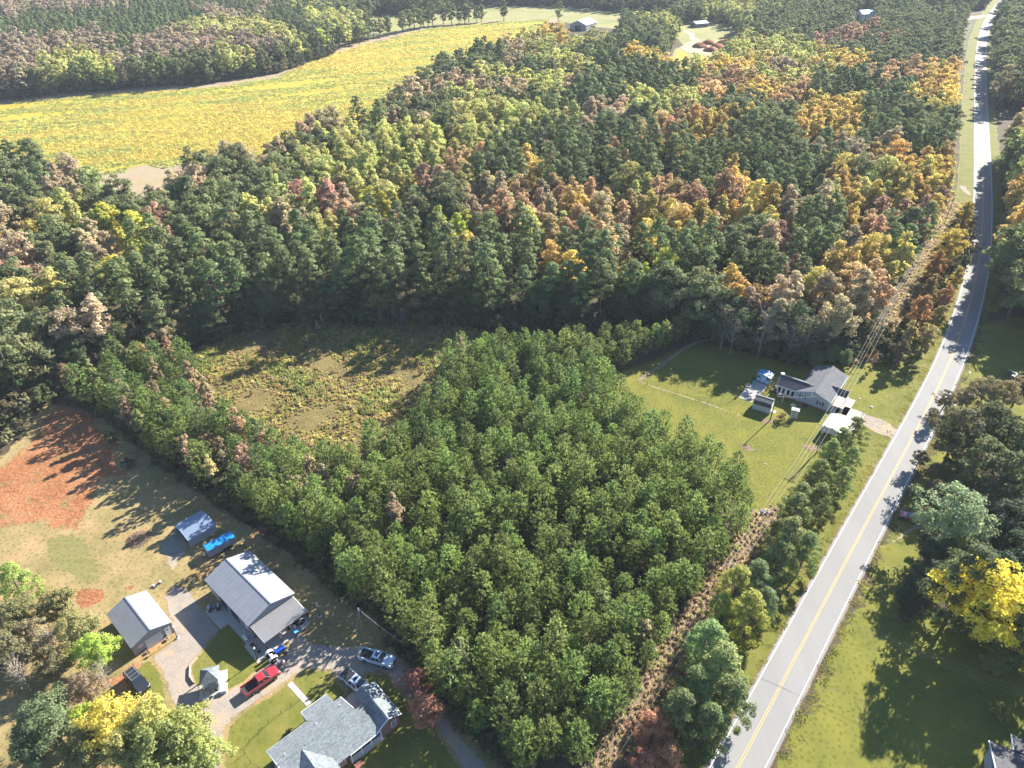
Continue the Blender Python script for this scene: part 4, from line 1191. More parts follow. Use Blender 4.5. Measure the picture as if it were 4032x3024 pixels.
m = MB(); m.box((6.8, 3.99, .35), (13.2, .14, .02)); m.build('trim', M_SHEET_D, shop)
# porch: each roof sheet its own piece
NP = 27
M_CREAM = metal_mat('cream_sheet', (.36, .34, .32), .5); M_SEAM = metal_mat('seam_grey', (.17, .165, .17), .6)
pw = 8.06
for k in range(NP):
    y0 = pw / 2 - pw * k / NP; y1 = pw / 2 - pw * (k + 1) / NP
    m = MB(); m.slab([(.12, y0 - .004, 3.12), (-3.85, y0 - .004, 2.58), (-3.85, y1 + .004, 2.58), (.12, y1 + .004, 3.12)], .035)
    m.build('roof_panel', M_CREAM, shop)
    m = MB(); m.slab([(.12, y0 + .03, 3.19), (-3.85, y0 + .03, 2.65), (-3.85, y0 - .03, 2.65), (.12, y0 - .03, 3.19)], .09)
    m.build('seam', M_SEAM, shop)
m = MB(); m.box((-3.78, 0, 2.46), (.1, 7.9, .16)); m.build('beam', M_WOOD_D, shop)
for y in (3.85, 1.35, -1.25, -3.85):
    m = MB(); m.box((-3.78, y, 1.22), (.12, .12, 2.36)); m.build('post', M_WOOD_D, shop)
m = MB(); m.box((.11, 1.0, 1.1), (.05, .95, 2.1)); m.build('door', M_WHITE, shop)
m = MB(); m.box((.11, -1.9, 1.35), (.05, 1.5, 1.1)); m.build('window', M_GLASS, shop)
# flag on the porch post
def small_flag(lc, lab):
    fl = thing('flag', lab, 'flag', tuple(shop.matrix_basis @ Vector(lc)), RS + .5)
    m = MB(); m.tube([(0, 0, -.35), (-.25, 0, .35)], .015, 5); m.build('staff', M_WHITE, fl)
    red = plain('flag_red', (.5, .05, .06), .7); blu = plain('flag_blue', (.05, .07, .25), .7)
    for k in range(7):
        m = MB(); x = -.22 + k * .065
        m.slab([(x, -.02, .3 - k * .02), (x + .065, .03, .3 - k * .02), (x + .065, .05, -.65 + k * .015), (x, 0, -.65)], .006)
        m.build('stripe', red if k % 2 == 0 else M_WHITE, fl)
    m = MB(); m.slab([(-.225, -.035, .31), (0.0, -.035, .31), (0.0, -.03, -.02), (-.225, -.03, -.02)], .01); m.build('canton', blu, fl)
small_flag((-3.95, 1.35, 1.75), 'small striped flag hanging from the middle porch post')
small_flag((-3.95, -1.25, 1.7), 'striped flag on the porch post beside the blue cart')
# concrete round the workshop
def pad(name, pts, z=.07, mat=M_CONC, kind='structure', parent=None):
    m = MB(); m.slab([(p[0], p[1], z) for p in pts], z + .05); o = m.build(name, mat, parent)
    if not parent: tag(o, kind=kind)
    return o
wm = lambda x, y: tuple((shop.matrix_basis @ Vector((x, y, 0)))[:2])
pad('porch_slab', [wm(.1, 4.6), wm(-4.35, 4.6), wm(-4.35, -3.2), wm(-3.9, -4.2), wm(.1, -4.2)], .08)
pad('side_walk', [wm(.105, 4.04), wm(.105, 5.4), wm(10.6, 5.4), wm(10.6, 4.04)], .06)
pad('porch_corner', [wm(.1, 4.605), wm(-4.35, 4.605), wm(-4.35, 6.1), wm(.1, 5.9)], .055)
PADW = [G2(*p) for p in ((806, 2409), (867.5, 2478), (922, 2441), (872, 2386), (858, 2371))]
pad('parking_pad', PADW, .05)

# ---------------------------------------------------------------- carport at the wood edge
cp = thing('carport', 'slate blue metal carport with open end by the trees', 'carport', (-61.4, 91.95, 0), math.radians(47.4))
M_BLUE_SHEET = metal_mat('blue_grey_sheet', (0.20, 0.255, 0.35), .4)
gable_roof(cp, 0, 5.5, 5.6, 1.85, 2.6, M_BLUE_SHEET, .05, ribs=.25)
m = MB(); m.box((2.75, -2.65, .9), (5.3, .05, 1.8))
for k in range(9): m.box((2.75, -2.69, .15 + k * .19), (5.3, .03, .05))
m.build('side_wall', metal_mat('grey_ribbed', (.30, .32, .36), .5), cp)
m = MB(); m.box((2.75, 2.65, .9), (5.3, .05, 1.8)); m.build('side_wall', MATS['grey_ribbed'], cp)
m = MB(); m.prism([(-2.6, 0), (2.6, 0), (2.6, 1.82), (0, 2.52), (-2.6, 1.82)], 5.36, 5.42, 'x'); m.build('end_wall', MATS['grey_ribbed'], cp)
for y in (-2.6, 2.6):
    m = MB(); m.box((.08, y * .985, .9), (.07, .07, 1.8)); m.build('leg', M_STEEL, cp)

# ---------------------------------------------------------------- brick house with the crossing roofs
H1O = (-22.8, 55.9); H1A = math.radians(43)
h1 = thing('brick_house', 'red brick house with pale grey crossing gable roofs', 'house', (*H1O, 0), H1A)
ZE, ZR = 2.7, 4.55
def slope(parent, pts, mat, t=.12, name='roof_slope'):
    m = MB(); m.slab(pts, t); return m.build(name, mat, parent)
slope(h1, [(-11.35, 0, ZR), (.35, 0, ZR), (.35, 3.9, ZE), (-11.35, 3.9, ZE)], M_SH1)
slope(h1, [(-11.35, 0, ZR), (-11.35, -4.4, ZE), (1.6, -4.4, ZE), (1.6, -1.9, ZE + (ZR - ZE) * .57), (.35, 0, ZR)], M_SH1)
slope(h1, [(-5.0, 3.55, ZE + .19), (-5.0, 5.9, 2.35), (-.75, 5.85, 2.35), (-.75, 3.55, ZE + .19)], M_SH1, .08)
m = MB(); m.prism([(-.16, ZR - .03), (0, ZR + .06), (.16, ZR - .03)], -11.35, -8.4, 'x'); m.build('ridge_vent', M_SH1, h1)
m = MB(); m.prism([(-.16, ZR - .03), (0, ZR + .06), (.16, ZR - .03)], -7.3, .35, 'x'); m.build('ridge_vent', M_SH1, h1)
# front cross gable
slope(h1, [(-7.9, -.3, ZR - .02), (-7.9, -7.0, ZR - .02), (-10.6, -7.0, 3.1), (-10.6, -3.5, 3.1)], M_SH1, .11)
slope(h1, [(-7.9, -.3, ZR - .02), (-7.9, -7.0, ZR - .02), (-5.2, -7.0, 3.1), (-5.2, -3.5, 3.1)], M_SH1, .11)
# wing
slope(h1, [(3.3, -4.35, 3.95), (3.3, 2.5, 3.95), (5.35, 2.5, 2.75), (5.35, -4.35, 2.75)], M_SH1)
slope(h1, [(3.3, -4.35, 3.95), (3.3, 2.5, 3.95), (1.25, 2.5, 2.75), (1.25, -4.35, 2.75)], M_SH1)
m = MB(); m.prism([(3.1, 3.92), (3.3, 4.01), (3.5, 3.92)], -4.35, 2.5, 'y'); m.build('ridge_cap', M_SH1, h1)
# low roof between house and wing
slope(h1, [(.3, .4, 3.25), (2.0, .4, 3.25), (2.0, -4.3, 2.62), (.3, -4.3, 2.62)], M_SH1, .08)
# walls
for c_, d in (((-5.6, 3.35, 1.35), (11.1, .2, 2.7)), ((-7.3, -3.7, 1.35), (7.6, .2, 2.7)), ((-1.0, -2.5, 1.35), (5.0, .2, 2.7)), ((-3.55, -3.1, 1.35), (.2, 1.0, 2.7)), ((5.0, -.95, 1.35), (.2, 6.1, 2.7)), ((1.6, -2.0, 1.35), (.2, 3.0, 2.7)), ((1.65, .9, 1.35), (.2, 1.2, 2.7))):
    m = MB(); m.box(c_, d); m.build('wall', M_BRICK, h1)
for x in (-11.1, .1):
    m = MB(); m.prism([(-3.6, 0), (3.24, 0), (3.24, 2.75), (0, ZR - .15), (-3.6, 2.95)], x - .1, x + .1, 'x'); m.build('gable_wall', M_BRICK, h1)
m = MB(); m.prism([(1.7, 0), (4.9, 0), (4.9, 2.75), (3.3, 3.8), (1.7, 2.75)], -4.1, -3.9, 'y'); m.build('gable_wall', M_BRICK, h1)
m = MB(); m.prism([(1.7, 2.4), (4.9, 2.4), (4.9, 2.75), (3.3, 3.8), (1.7, 2.75)], 2.1, 2.3, 'y'); m.build('gable_wall', M_WHITE, h1)
m = MB(); m.prism([(-10.3, 0), (-5.5, 0), (-5.5, 3.1), (-7.9, ZR - .2), (-10.3, 3.1)], -6.6, -6.4, 'y'); m.build('gable_wall', M_BRICK, h1)
for x in (-10.2, -5.6):
    m = MB(); m.box((x, -5.1, 1.5), (.2, 2.6, 3.0)); m.build('wall', M_BRICK, h1)
# fascia boards
for a, b in (((1.2, -4.37, 2.72), (3.3, -4.37, 3.93)), ((3.3, -4.37, 3.93), (5.4, -4.37, 2.72)), ((5.37, -4.3, 2.68), (5.37, 2.5, 2.68)), ((-11.37, 3.9, 2.62), (-.7, 3.92, 2.62)), ((-5.0, 5.92, 2.3), (-.75, 5.88, 2.3)), ((-5.02, 3.6, 2.8), (-5.02, 5.9, 2.3)), ((-11.38, 3.9, 2.62), (-11.38, 0, ZR - .04)), ((-11.38, 0, ZR - .04), (-11.38, -4.4, 2.62)), ((.38, 0, ZR - .04), (.38, 3.9, 2.62)), ((-3.2, -4.43, 2.62), (1.6, -4.43, 2.62))):
    m = MB(); v = Vector(b) - Vector(a)
    m.tube([a, b], .075, 4); m.build('fascia', M_WHITE, h1)
name_axis = 'y'
window_y(h1, 4.05, -4.1, 1.45, .7, 1.1, -1)
window_y(h1, -4.3, -3.8, 1.4, .8, 1.3, -1)
window_y(h1, -8.0, -6.6, 1.6, 1.2, 1.4, -1)
window_y(h1, -1.6, -2.6, 1.4, .9, 1.3, -1)
name_axis = 'x'
window_y(h1, -11.2, -1.8, 1.5, .9, 1.2, -1)
window_y(h1, -11.2, 1.6, 1.5, .9, 1.2, -1)
# porch with white railing
m = MB(); m.box((-.6, -3.4, .2), (5.2, 1.9, .4)); m.build('porch_floor', M_CONC, h1)
for x in (-3.05, -1.4, .2, 1.85):
    m = MB(); m.box((x, -4.2, 1.5), (.12, .12, 2.25)); m.build('post', M_WHITE, h1)
for i, (a, b) in enumerate(((-3.05, -1.4), (-1.4, .2), (.2, 1.85))):
    m = MB(); m.box(((a + b) / 2, -4.2, 1.28), (b - a - .13, .07, .07)); m.box(((a + b) / 2, -4.2, .52), (b - a - .13, .06, .06))
    rl = m.build('railing', M_WHITE, h1)
    n = 11
    for k in range(n):
        q = MB(); q.box((a + (b - a) * (k + 1) / (n + 1), -4.2, .9), (.045, .045, .7)); q.build('baluster', M_WHITE, rl)
m = MB(); m.box((-2.6, -5.0, .12), (1.1, 1.0, .24)); m.box((-2.6, -4.75, .29), (1.1, .5, .12)); m.build('steps', M_BRICK, h1)
# porch posts at the back, carport slab, vents
for x in (-4.9, -.9):
    m = MB(); m.box((x, 5.7, 1.15), (.1, .1, 2.3)); m.build('post', M_WHITE, h1)
for x, y in ((-9.9, .9), (-4.5, 2.1), (-.6, 2.3)):
    z = ZR - (ZR - ZE) * y / 3.9
    m = MB(); m.tube([(x, y, z - .1), (x, y, z + .32)], .06, 8); m.build('vent_pipe', M_WHITE, h1)
hm1 = lambda x, y: tuple((h1.matrix_basis @ Vector((x, y, 0)))[:2])
pad('carport_slab', [hm1(.3, -.4), hm1(4.85, -.4), hm1(4.85, 5.4), hm1(.6, 4.6)], .06)
# front walk in slabs
wk0, wk1 = Vector(G2(1140, 2690)), Vector(G2(1218, 2775))
wd = (wk1 - wk0); wn_ = Vector((-wd.y, wd.x)).normalized() * .42
for k in range(5):
    a = wk0.lerp(wk1, k / 5 + .004); b = wk0.lerp(wk1, (k + 1) / 5 - .004)
    o = pad('walk_slab', [tuple(a + wn_), tuple(b + wn_), tuple(b - wn_), tuple(a - wn_)], .05)

# ---------------------------------------------------------------- the blue grey house by the road
h2 = thing('blue_house', 'blue grey sided house with dark shingle roof beside the road', 'house', (70.05, 133.4, 0), math.radians(53.0))
m = MB(); m.box((6.7, 0, .2), (13.2, 7.45, .4)); m.build('foundation', M_BRICK, h2)
gable_walls(h2, .2, 13.3, 7.5, 2.85, 4.3, M_VINYL, z0=.401)
gable_roof(h2, 0, 13.6, 8.0, 2.9, 4.45, M_SH2, .12)
# wing
m = MB(); m.box((2.7, 6.0, .2), (4.9, 4.7, .4)); m.build('foundation', M_BRICK, h2)
for c_, d in (((.31, 6.1, 1.6), (.16, 4.7, 2.4)), ((5.1, 6.1, 1.6), (.16, 4.7, 2.4))):
    m = MB(); m.box(c_, d); m.build('wall', M_VINYL, h2)
m = MB(); m.prism([(.4, .402), (5.0, .402), (5.0, 2.75), (2.7, 3.95), (.4, 2.75)], 8.3, 8.45, 'y'); m.build('gable_wall', M_VINYL, h2)
slope(h2, [(2.7, 1.0, 4.12), (2.7, 8.75, 4.12), (-.02, 8.75, 2.82), (-.02, 4.02, 2.82)], M_SH3, .11)  # darker shingles than the lit slope: this side's shade is in the colour
slope(h2, [(2.7, 1.0, 4.12), (2.7, 8.75, 4.12), (5.45, 8.75, 2.82), (5.45, 4.02, 2.82)], M_SH2, .11)
m = MB(); m.prism([(2.52, 4.1), (2.7, 4.2), (2.88, 4.1)], 2.0, 8.75, 'y'); m.build('ridge_vent', M_SH3, h2)
for a, b in (((-.02, 4.0, 2.84), (-.02, 0, 4.36)), ((-.02, 0, 4.36), (-.02, -4.0, 2.84)), ((-.05, 4.05, 2.74), (-.05, 8.75, 2.74)), ((0, -4.02, 2.82), (13.6, -4.02, 2.82)), ((-.02, 8.77, 2.76), (2.7, 8.77, 4.04)), ((2.7, 8.77, 4.04), (5.45, 8.77, 2.76))):
    m = MB(); m.tube([a, b], .07, 4); m.build('fascia', M_WHITE, h2)
name_axis = 'x'
for k in range(4): window_y(h2, .23, 7.85 - k * 1.06, 1.62, .72, 1.55, -1, mull=False)
window_y(h2, .2, 2.35, 1.95, .75, .95, -1, shutters=M_BLACK)
window_y(h2, .2, -1.75, 1.75, .75, .95, -1, shutters=M_BLACK)
m = MB(); m.lathe((.17, .45, 3.35), [(.26, -.03), (.26, .03)], 16, 'x'); m.build('round_vent', M_WHITE, h2)
m = MB(); m.box((5.6, 9.2, 2.75), (.9, .8, .05)); m.box((5.6, 8.9, 2.65), (.1, .5, .1)); m.build('gutter_end', M_WHITE, h2)
# back steps
m = MB()
for k in range(3): m.box((-.25 - k * .28, 1.1, .32 - k * .12), (.28, 1.1, .12))
m.box((-.6, 1.7, .6), (1.0, .05, .9)); m.build('back_steps', M_WOOD_D, h2)
# deck and ramp towards the patio
m = MB(); m.box((1.6, 9.2, .55), (2.6, 1.2, .1))
for x in (.5, 2.7):
    for y in (8.8, 9.7): m.box((x, y, .25), (.1, .1, .5))
dk = m.build('deck', M_WOOD_D, h2)
for k in range(7):
    m = MB(); m.box((.35 + k * .42, 9.78, 1.05), (.05, .05, .95)); m.build('rail_post', M_WOOD_D, dk)
m = MB(); m.box((1.6, 9.78, 1.52), (2.7, .08, .06)); m.build('rail', M_WOOD_D, dk)
# road-side porch
m = MB(); m.box((6.2, -5.1, .12), (5.6, 2.4, .24)); m.build('porch_floor', M_CONC, h2)
slope(h2, [(6.0, -2.2, 3.7), (6.0, -6.2, 3.7), (4.3, -6.2, 2.75), (4.3, -4.0, 2.75)], M_SH3, .08)
slope(h2, [(6.0, -2.2, 3.7), (6.0, -6.2, 3.7), (7.7, -6.2, 2.75), (7.7, -4.0, 2.75)], M_SH3, .08)
for x in (4.45, 7.55):
    m = MB(); m.box((x, -6.05, 1.45), (.12, .12, 2.6)); m.build('post', M_WHITE, h2)
name_axis = 'y'
window_y(h2, 2.6, -3.75, 1.75, 1.2, 1.2, -1); window_y(h2, 10.0, -3.75, 1.75, 1.2, 1.2, -1)
m = MB(); m.box((6.0, -3.78, 1.4), (.95, .06, 2.0)); m.build('door', M_WHITE, h2)

# ---------------------------------------------------------------- gambrel shed, blue shed, arbour, carport beside it
gs = thing('gambrel_shed', 'white boarded garden shed with dark gambrel roof', 'shed', (57.95, 131.85, 0), math.radians(-31.5))
L2 = 2.05
for a, b, c_, d, mt in (((1.66, 1.62), (1.30, 2.55), 0, 0, M_SH3), ((1.30, 2.55), (0, 3.0), 0, 0, M_SH2)):
    for s in (1, -1):
        m = MB(); m.slab([(-L2, s * a[0] + 1.35, a[1]), (L2, s * a[0] + 1.35, a[1]), (L2, s * b[0] + 1.35, b[1]), (-L2, s * b[0] + 1.35, b[1])], .07); m.build('roof', mt, gs)
m = MB(); m.prism([(1.17, 2.99), (1.35, 3.08), (1.53, 2.99)], -L2, L2, 'x'); m.build('ridge_cap', M_SH3, gs)
M_SHEDW = plain('shed_white', (.50, .53, .55), .7, vary=.1)
for k in range(14):
    x = -1.9 + k * 3.8 / 13
    for y in (-.14, 2.84):
        m = MB(); m.box((x, y, .82), (.27, .05, 1.6)); m.build('board', M_SHEDW, gs)
for x in (-1.98, 1.98):
    m = MB(); m.prism([(-.1, .02), (2.8, .02), (2.8, 1.62), (2.6, 2.5), (1.35, 2.9), (.1, 2.5), (-.1, 1.62)], x - .03, x + .03, 'x'); m.build('end_wall', M_SHEDW, gs)
m = MB(); m.slab([(2.05, .7, .16), (3.1, .7, .03), (3.1, 2.0, .03), (2.05, 2.0, .16)], .05); m.build('ramp', M_TIMBER, gs)
m = MB(); m.box((2.03, 1.35, .95), (.05, 1.3, 1.7)); m.build('door', M_WHITE, gs)

bs = thing('blue_shed', 'light blue plastic shed with blue roof and twin doors', 'shed', (61.56, 143.3, 0), math.radians(-37.7))
M_LB = plain('pale_blue', (.33, .52, .70), .5, vary=.05); M_BR = plain('blue_roof', (.06, .24, .52), .4, vary=.08); M_NAVY = plain('navy_trim', (.03, .05, .12), .5)
m = MB(); m.box((0, 1.15, 1.0), (3.1, 2.2, 2.0)); m.build('wall', M_LB, bs)
m = MB(); m.prism([(-1.55, 2.0), (1.55, 2.0), (0, 2.4)], .06, 2.24, 'y'); m.build('gable', M_LB, bs)
for s in (1, -1):
    m = MB(); m.slab([(0, -.1, 2.5), (0, 2.4, 2.5), (s * 1.75, 2.4, 2.02), (s * 1.75, -.1, 2.02)], .06); m.build('roof', M_BR, bs)
for x in (-.31, .31):
    m = MB(); m.box((x, .02, .95), (.58, .05, 1.75)); m.build('door', M_LB, bs)
for x in (-1.56, -.66, .66, 1.56):
    m = MB(); m.box((x, .03, 1.0), (.08, .06, 2.0)); m.build('trim', M_NAVY, bs)
m = MB(); m.box((0, .03, 1.93), (3.1, .07, .08)); m.build('trim', M_NAVY, bs)
m = MB(); m.box((0, .03, .05), (3.1, .07, .1)); m.build('trim', M_NAVY, bs)
name_axis = 'y'
for x in (-1.1, 1.1): window_y(bs, x, .04, 1.45, .45, .5, -1, frame=M_NAVY)

ab = thing('garden_arbour', 'white slatted garden arbour with bench panel', 'arbour', (*G2(3123, 1648), 0), math.radians(-25))
for x in (-.62, .62):
    for y in (0, .85):
        m = MB(); m.box((x, y, 1.1), (.11, .11, 2.2)); m.build('post', M_WHITE, ab)
for y in (0, .85):
    m = MB(); m.box((0, y, 2.24), (1.9, .07, .14)); m.build('beam', M_WHITE, ab)
for k in range(8):
    m = MB(); m.box((-.8 + k * .23, .42, 2.36), (.06, 1.35, .1)); m.build('slat', M_WHITE, ab)
m = MB(); m.box((0, .06, .95), (1.1, .04, 1.7)); m.build('lattice', plain('lattice_grey', (.42, .43, .44), .7), ab)

wc = thing('white_carport', 'white metal carport with shallow peaked roof on drive', 'carport', (*(np.array(G2(*(3080 + 580 / 3.735, 1560 + 440 / 3.735), 2.3)) * .5 + np.array([72.4, 120.5]) * .5), 0), math.radians(51))
M_WSHEET = metal_mat('white_sheet', (.68, .68, .68), .4)
gable_roof(wc, 0, 6.2, 4.9, 2.15, 2.75, M_WSHEET, .05, ribs=.3)
m = MB(); m.prism([(-2.38, 2.13), (0, 2.68), (2.38, 2.13), (2.38, 1.0), (-2.38, 1.0)], .02, .06, 'x'); m.build('gable_panel', M_WSHEET, wc)
m = MB(); m.prism([(-2.38, 2.13), (0, 2.68), (2.38, 2.13)], 6.1, 6.14, 'x'); m.build('gable_panel', M_WSHEET, wc)
m = MB(); m.box((3.1, -2.38, 1.55), (6.1, .04, 1.1)); m.build('side_panel', M_WSHEET, wc)
for x in (.1, 2.1, 4.1, 6.1):
    for y in (-2.36, 2.36):
        m = MB(); m.box((x, y, 1.06), (.06, .06, 2.12)); m.build('leg', M_STEEL, wc)

# ---------------------------------------------------------------- roof corner of the near house
nh = thing('grey_roof_house', 'house with charcoal shingle roof and white edge boards', 'house', (66.0, 52.3, 0), math.radians(-27.0))
m = MB(); m.box((7.0, -5.0, 1.3), (13.0, 9.0, 2.6)); m.build('wall', M_VINYL, nh)
slope(nh, [(.3, .3, 2.7), (14, .3, 2.7), (14, -5.0, 4.5), (.3, -5.0, 4.5)], M_SH3)
slope(nh, [(.3, -10.3, 2.7), (14, -10.3, 2.7), (14, -5.0, 4.5), (.3, -5.0, 4.5)], M_SH3)
slope(nh, [(3.1, .2, 2.95), (3.1, 2.7, 2.75), (9, 2.7, 2.75), (9, .2, 2.95)], M_SH3)
for a, b in (((.25, .3, 2.7), (.25, -5.0, 4.5)), ((3.05, .2, 2.95), (3.05, 2.72, 2.75)), ((.25, -5, 4.5), (.25, -10.3, 2.7))):
    m = MB(); m.tube([a, b], .09, 4); m.build('fascia', M_WHITE, nh)

# ---------------------------------------------------------------- far farm buildings
def barn(name, label, loc, rz, L, W, ze, zr, roof, wall):
    b = thing(name, label, 'barn', loc, rz)
    gable_walls(b, .2, L - .2, W - .8, ze - .1, zr - .2, wall, .2, ends=(True, True))
    gable_roof(b, 0, L, W, ze, zr, roof, .15)
    m = MB(); m.box((.16, 0, ze * .42), (.2, W * .35, ze * .84)); m.build('door', M_DARK, b)
    return b
M_WRF = metal_mat('bright_roof', (.62, .63, .66), .35)
barn('barn', 'old barn with bright white metal roof beyond the crop field', (56, 668, 0), math.radians(60), 22, 16, 4.2, 7.4, M_WRF, plain('barn_boards', (.28, .25, .24), .8, vary=.3))
barn('farm_shed', 'low grey shed with white roof at the dirt clearing', (157, 684, 0), math.radians(25), 14, 9, 3.0, 4.6, M_WRF, plain('shed_grey', (.16, .16, .17), .8))
barn('blue_roof_barn', 'far building with blue metal roof among the trees', (*G2(3380, 62, 5), 0), math.radians(15), 16, 10, 7, 9.5, metal_mat('far_blue', (.10, .30, .55), .4), M_WHITE)
# ================================================================== VEHICLES AND SMALL THINGS
M_TYRE = plain('tyre', (.018, .018, .018), .9); M_RIM = plain('rim', (.42, .42, .43), .35, metal=.7)
M_LAMP = plain('headlight', (.75, .75, .72), .15); M_TAIL = plain('tail_light', (.35, .02, .02), .2)
M_CHROME = plain('bumper', (.40, .40, .41), .25, metal=.8)
def paint(name, col): return plain(name, col, .28, spec=.5, vary=.04, coat=.6)
def add_wheels(t, xs, y, r, w):
    for x in xs:
        for s in (1, -1):
            m = MB(); m.lathe((x, s * y, r), [(r * .62, -w / 2), (r * .94, -w / 2), (r, -w / 3), (r, w / 3), (r * .94, w / 2), (r * .62, w / 2)], 18, 'y')
            wh = m.build('wheel', M_TYRE, t, smooth=False)
            m = MB(); m.lathe((x, s * y, r), [(r * .2, -w * .52), (r * .6, -w * .46), (r * .6, w * .46), (r * .2, w * .52)], 14, 'y'); m.build('rim', M_RIM, wh)
def frustum(m, x0, x1, X0, X1, y, Y, z, Z):
    m.add([(x0, -y, z), (x1, -y, z), (x1, y, z), (x0, y, z), (X0, -Y, Z), (X1, -Y, Z), (X1, Y, Z), (X0, Y, Z)], [(3, 2, 1, 0), (4, 5, 6, 7), (0, 1, 5, 4), (1, 2, 6, 5), (2, 3, 7, 6), (3, 0, 4, 7)])
def cabin(t, x0, x1, X0, X1, y, Y, z, Z, pm, split=(0.5,)):
    m = MB(); frustum(m, x0, x1, X0, X1, y, Y, z, Z - .04); m.build('windows', M_GLASS, t)
    m = MB(); frustum(m, X0 - .03, X1 + .03, X0 + .05, X1 - .08, Y + .03, Y - .06, Z - .05, Z + .03); m.build('cab_roof', pm, t, bevel=.025)
    m = MB()
    for s in (1, -1):
        m.tube([(x0, s * y, z), (X0, s * Y, Z - .02)], .045, 5); m.tube([(x1, s * y, z), (X1, s * Y, Z - .02)], .04, 5)
        for f in split:
            a = x0 + (x1 - x0) * f; b = X0 + (X1 - X0) * f
            m.tube([(a, s * (y + .005), z), (b, s * (Y + .005), Z - .02)], .045, 5)
    m.build('pillars', pm, t)
def pickup(name, label, loc, rz, pm, cover=None, lightbar=False, tyre_in_bed=False, s=1.0):
    t = thing(name, label, 'pickup truck', loc, rz); t.scale = (s, s, s)
    m = MB(); m.prism([(-.72, .42), (2.55, .42), (2.86, .55), (2.92, .78), (2.86, 1.0), (2.6, 1.1), (1.35, 1.2), (-.72, 1.18)], -.96, .96, 'y')
    m.build('body', pm, t, bevel=.07)
    m = MB(); m.prism([(1.3, 1.17), (1.34, 1.235), (2.55, 1.14), (2.78, 1.03), (2.7, .98)], -.84, .84, 'y'); m.build('bonnet', pm, t, bevel=.04)
    m = MB(); m.box((-1.75, 0, .72), (2.06, 1.7, .08)); m.build('bed_floor', M_DARK if cover is None else M_DARK, t)
    for sy in (1, -1):
        m = MB(); m.box((-1.76, sy * .905, .80), (2.1, .11, .76)); m.build('bed_side', pm, t, bevel=.03)
    m = MB(); m.box((-2.83, 0, .84), (.09, 1.7, .68)); m.build('tailgate', pm, t, bevel=.02)
    cabin(t, -.70, 1.42, -.50, .72, .90, .72, 1.17, 1.80, pm)
    add_wheels(t, (-1.72, 1.83), .90, .39, .27)
    m = MB(); m.box((2.93, 0, .56), (.14, 1.8, .2)); m.build('bumper', M_CHROME, t, bevel=.03)
    m = MB(); m.box((-2.93, 0, .52), (.14, 1.8, .18)); m.build('bumper', M_CHROME, t, bevel=.03)
    m = MB(); m.box((2.9, 0, .84), (.06, 1.1, .24)); m.build('grille', M_DARK, t)
    for sy in (1, -1):
        m = MB(); m.box((2.84, sy * .76, .88), (.12, .3, .2)); m.build('headlight', M_LAMP, t)
        m = MB(); m.box((-2.82, sy * .90, .95), (.08, .12, .34)); m.build('tail_light', M_TAIL, t)
        m = MB(); m.box((1.1, sy * 1.08, 1.24), (.1, .2, .16)); m.tube([(1.1, sy * .92, 1.2), (1.1, sy * 1.02, 1.22)], .03, 4); m.build('mirror', pm, t)
        m = MB(); m.box((.35, sy * .965, .95), (.16, .02, .04)); m.build('handle', M_CHROME, t)
        m = MB(); m.box((.2, sy * 1.0, .42), (2.0, .12, .05)); m.build('running_board', M_BLACK, t)
    if cover is not None:
        m = MB(); m.box((-1.76, 0, 1.19), (2.12, 1.78, .05)); m.build('bed_cover', cover, t, bevel=.015)
    if lightbar:
        m = MB(); m.box((.35, 0, 1.87), (.12, 1.0, .05))
        for k in range(5): m.lathe((.35, -.44 + k * .22, 1.9), [(.05, 0), (.045, .06)], 8)
        m.build('roof_lights', M_BLACK, t)
        m = MB(); m.box((.1, 0, 1.84), (.5, .75, .02)); m.build('sunroof', M_GLASS, t)
    if tyre_in_bed:
        m = MB(); m.lathe((-2.1, .1, .86), [(.18, -.08), (.32, -.1), (.34, 0), (.32, .1), (.18, .08)], 16); m.build('spare_tyre', M_TYRE, t)
    return t
def car(name, label, cat, loc, rz, pm, rack=False, tall=False, s=1.0):
    t = thing(name, label, cat, loc, rz); t.scale = (s, s, s)
    h = .18 if tall else 0
    m = MB(); m.prism([(-2.3, .35), (2.1, .32), (2.32, .5), (2.3, .72 + h), (2.05, .84 + h), (1.0, .98 + h), (-1.9 if tall else -1.6, 1.0 + h), (-2.28, .92 + h), (-2.36, .6)], -.90, .90, 'y'); m.build('body', pm, t, bevel=.08)
    if tall: cabin(t, -2.22, 1.15, -2.0, .5, .84, .68, 1.16, 1.78, pm, (.33, .66))
    else: cabin(t, -1.75, 1.15, -1.0, .35, .82, .62, .97, 1.42, pm)
    add_wheels(t, (-1.4, 1.42), .84, .34, .22)
    for sy in (1, -1):
        m = MB(); m.box((2.24, sy * .66, .66 + h), (.12, .34, .14)); m.build('headlight', M_LAMP, t)
        m = MB(); m.box((-2.3, sy * .72, .78 + h), (.08, .24, .16)); m.build('tail_light', M_TAIL, t)
        m = MB(); m.box((.85, sy * .97, 1.05 + h), (.1, .16, .12)); m.build('mirror', pm, t)
    m = MB(); m.box((2.31, 0, .48), (.08, 1.5, .14)); m.build('bumper', M_BLACK, t)
    if rack:
        m = MB()
        for sy in (1, -1): m.tube([(-1.9, sy * .62, 1.87), (.4, sy * .62, 1.87)], .03, 5)
        for k in range(4): m.tube([(-1.8 + k * .7, -.62, 1.87), (-1.8 + k * .7, .62, 1.87)], .025, 5)
        m.build('roof_rack', M_STEEL, t)
    return t
def heading(a, b):
    A = Vector(G2(*a)); B = Vector(G2(*b)); d = B - A
    return math.atan2(d.y, d.x)
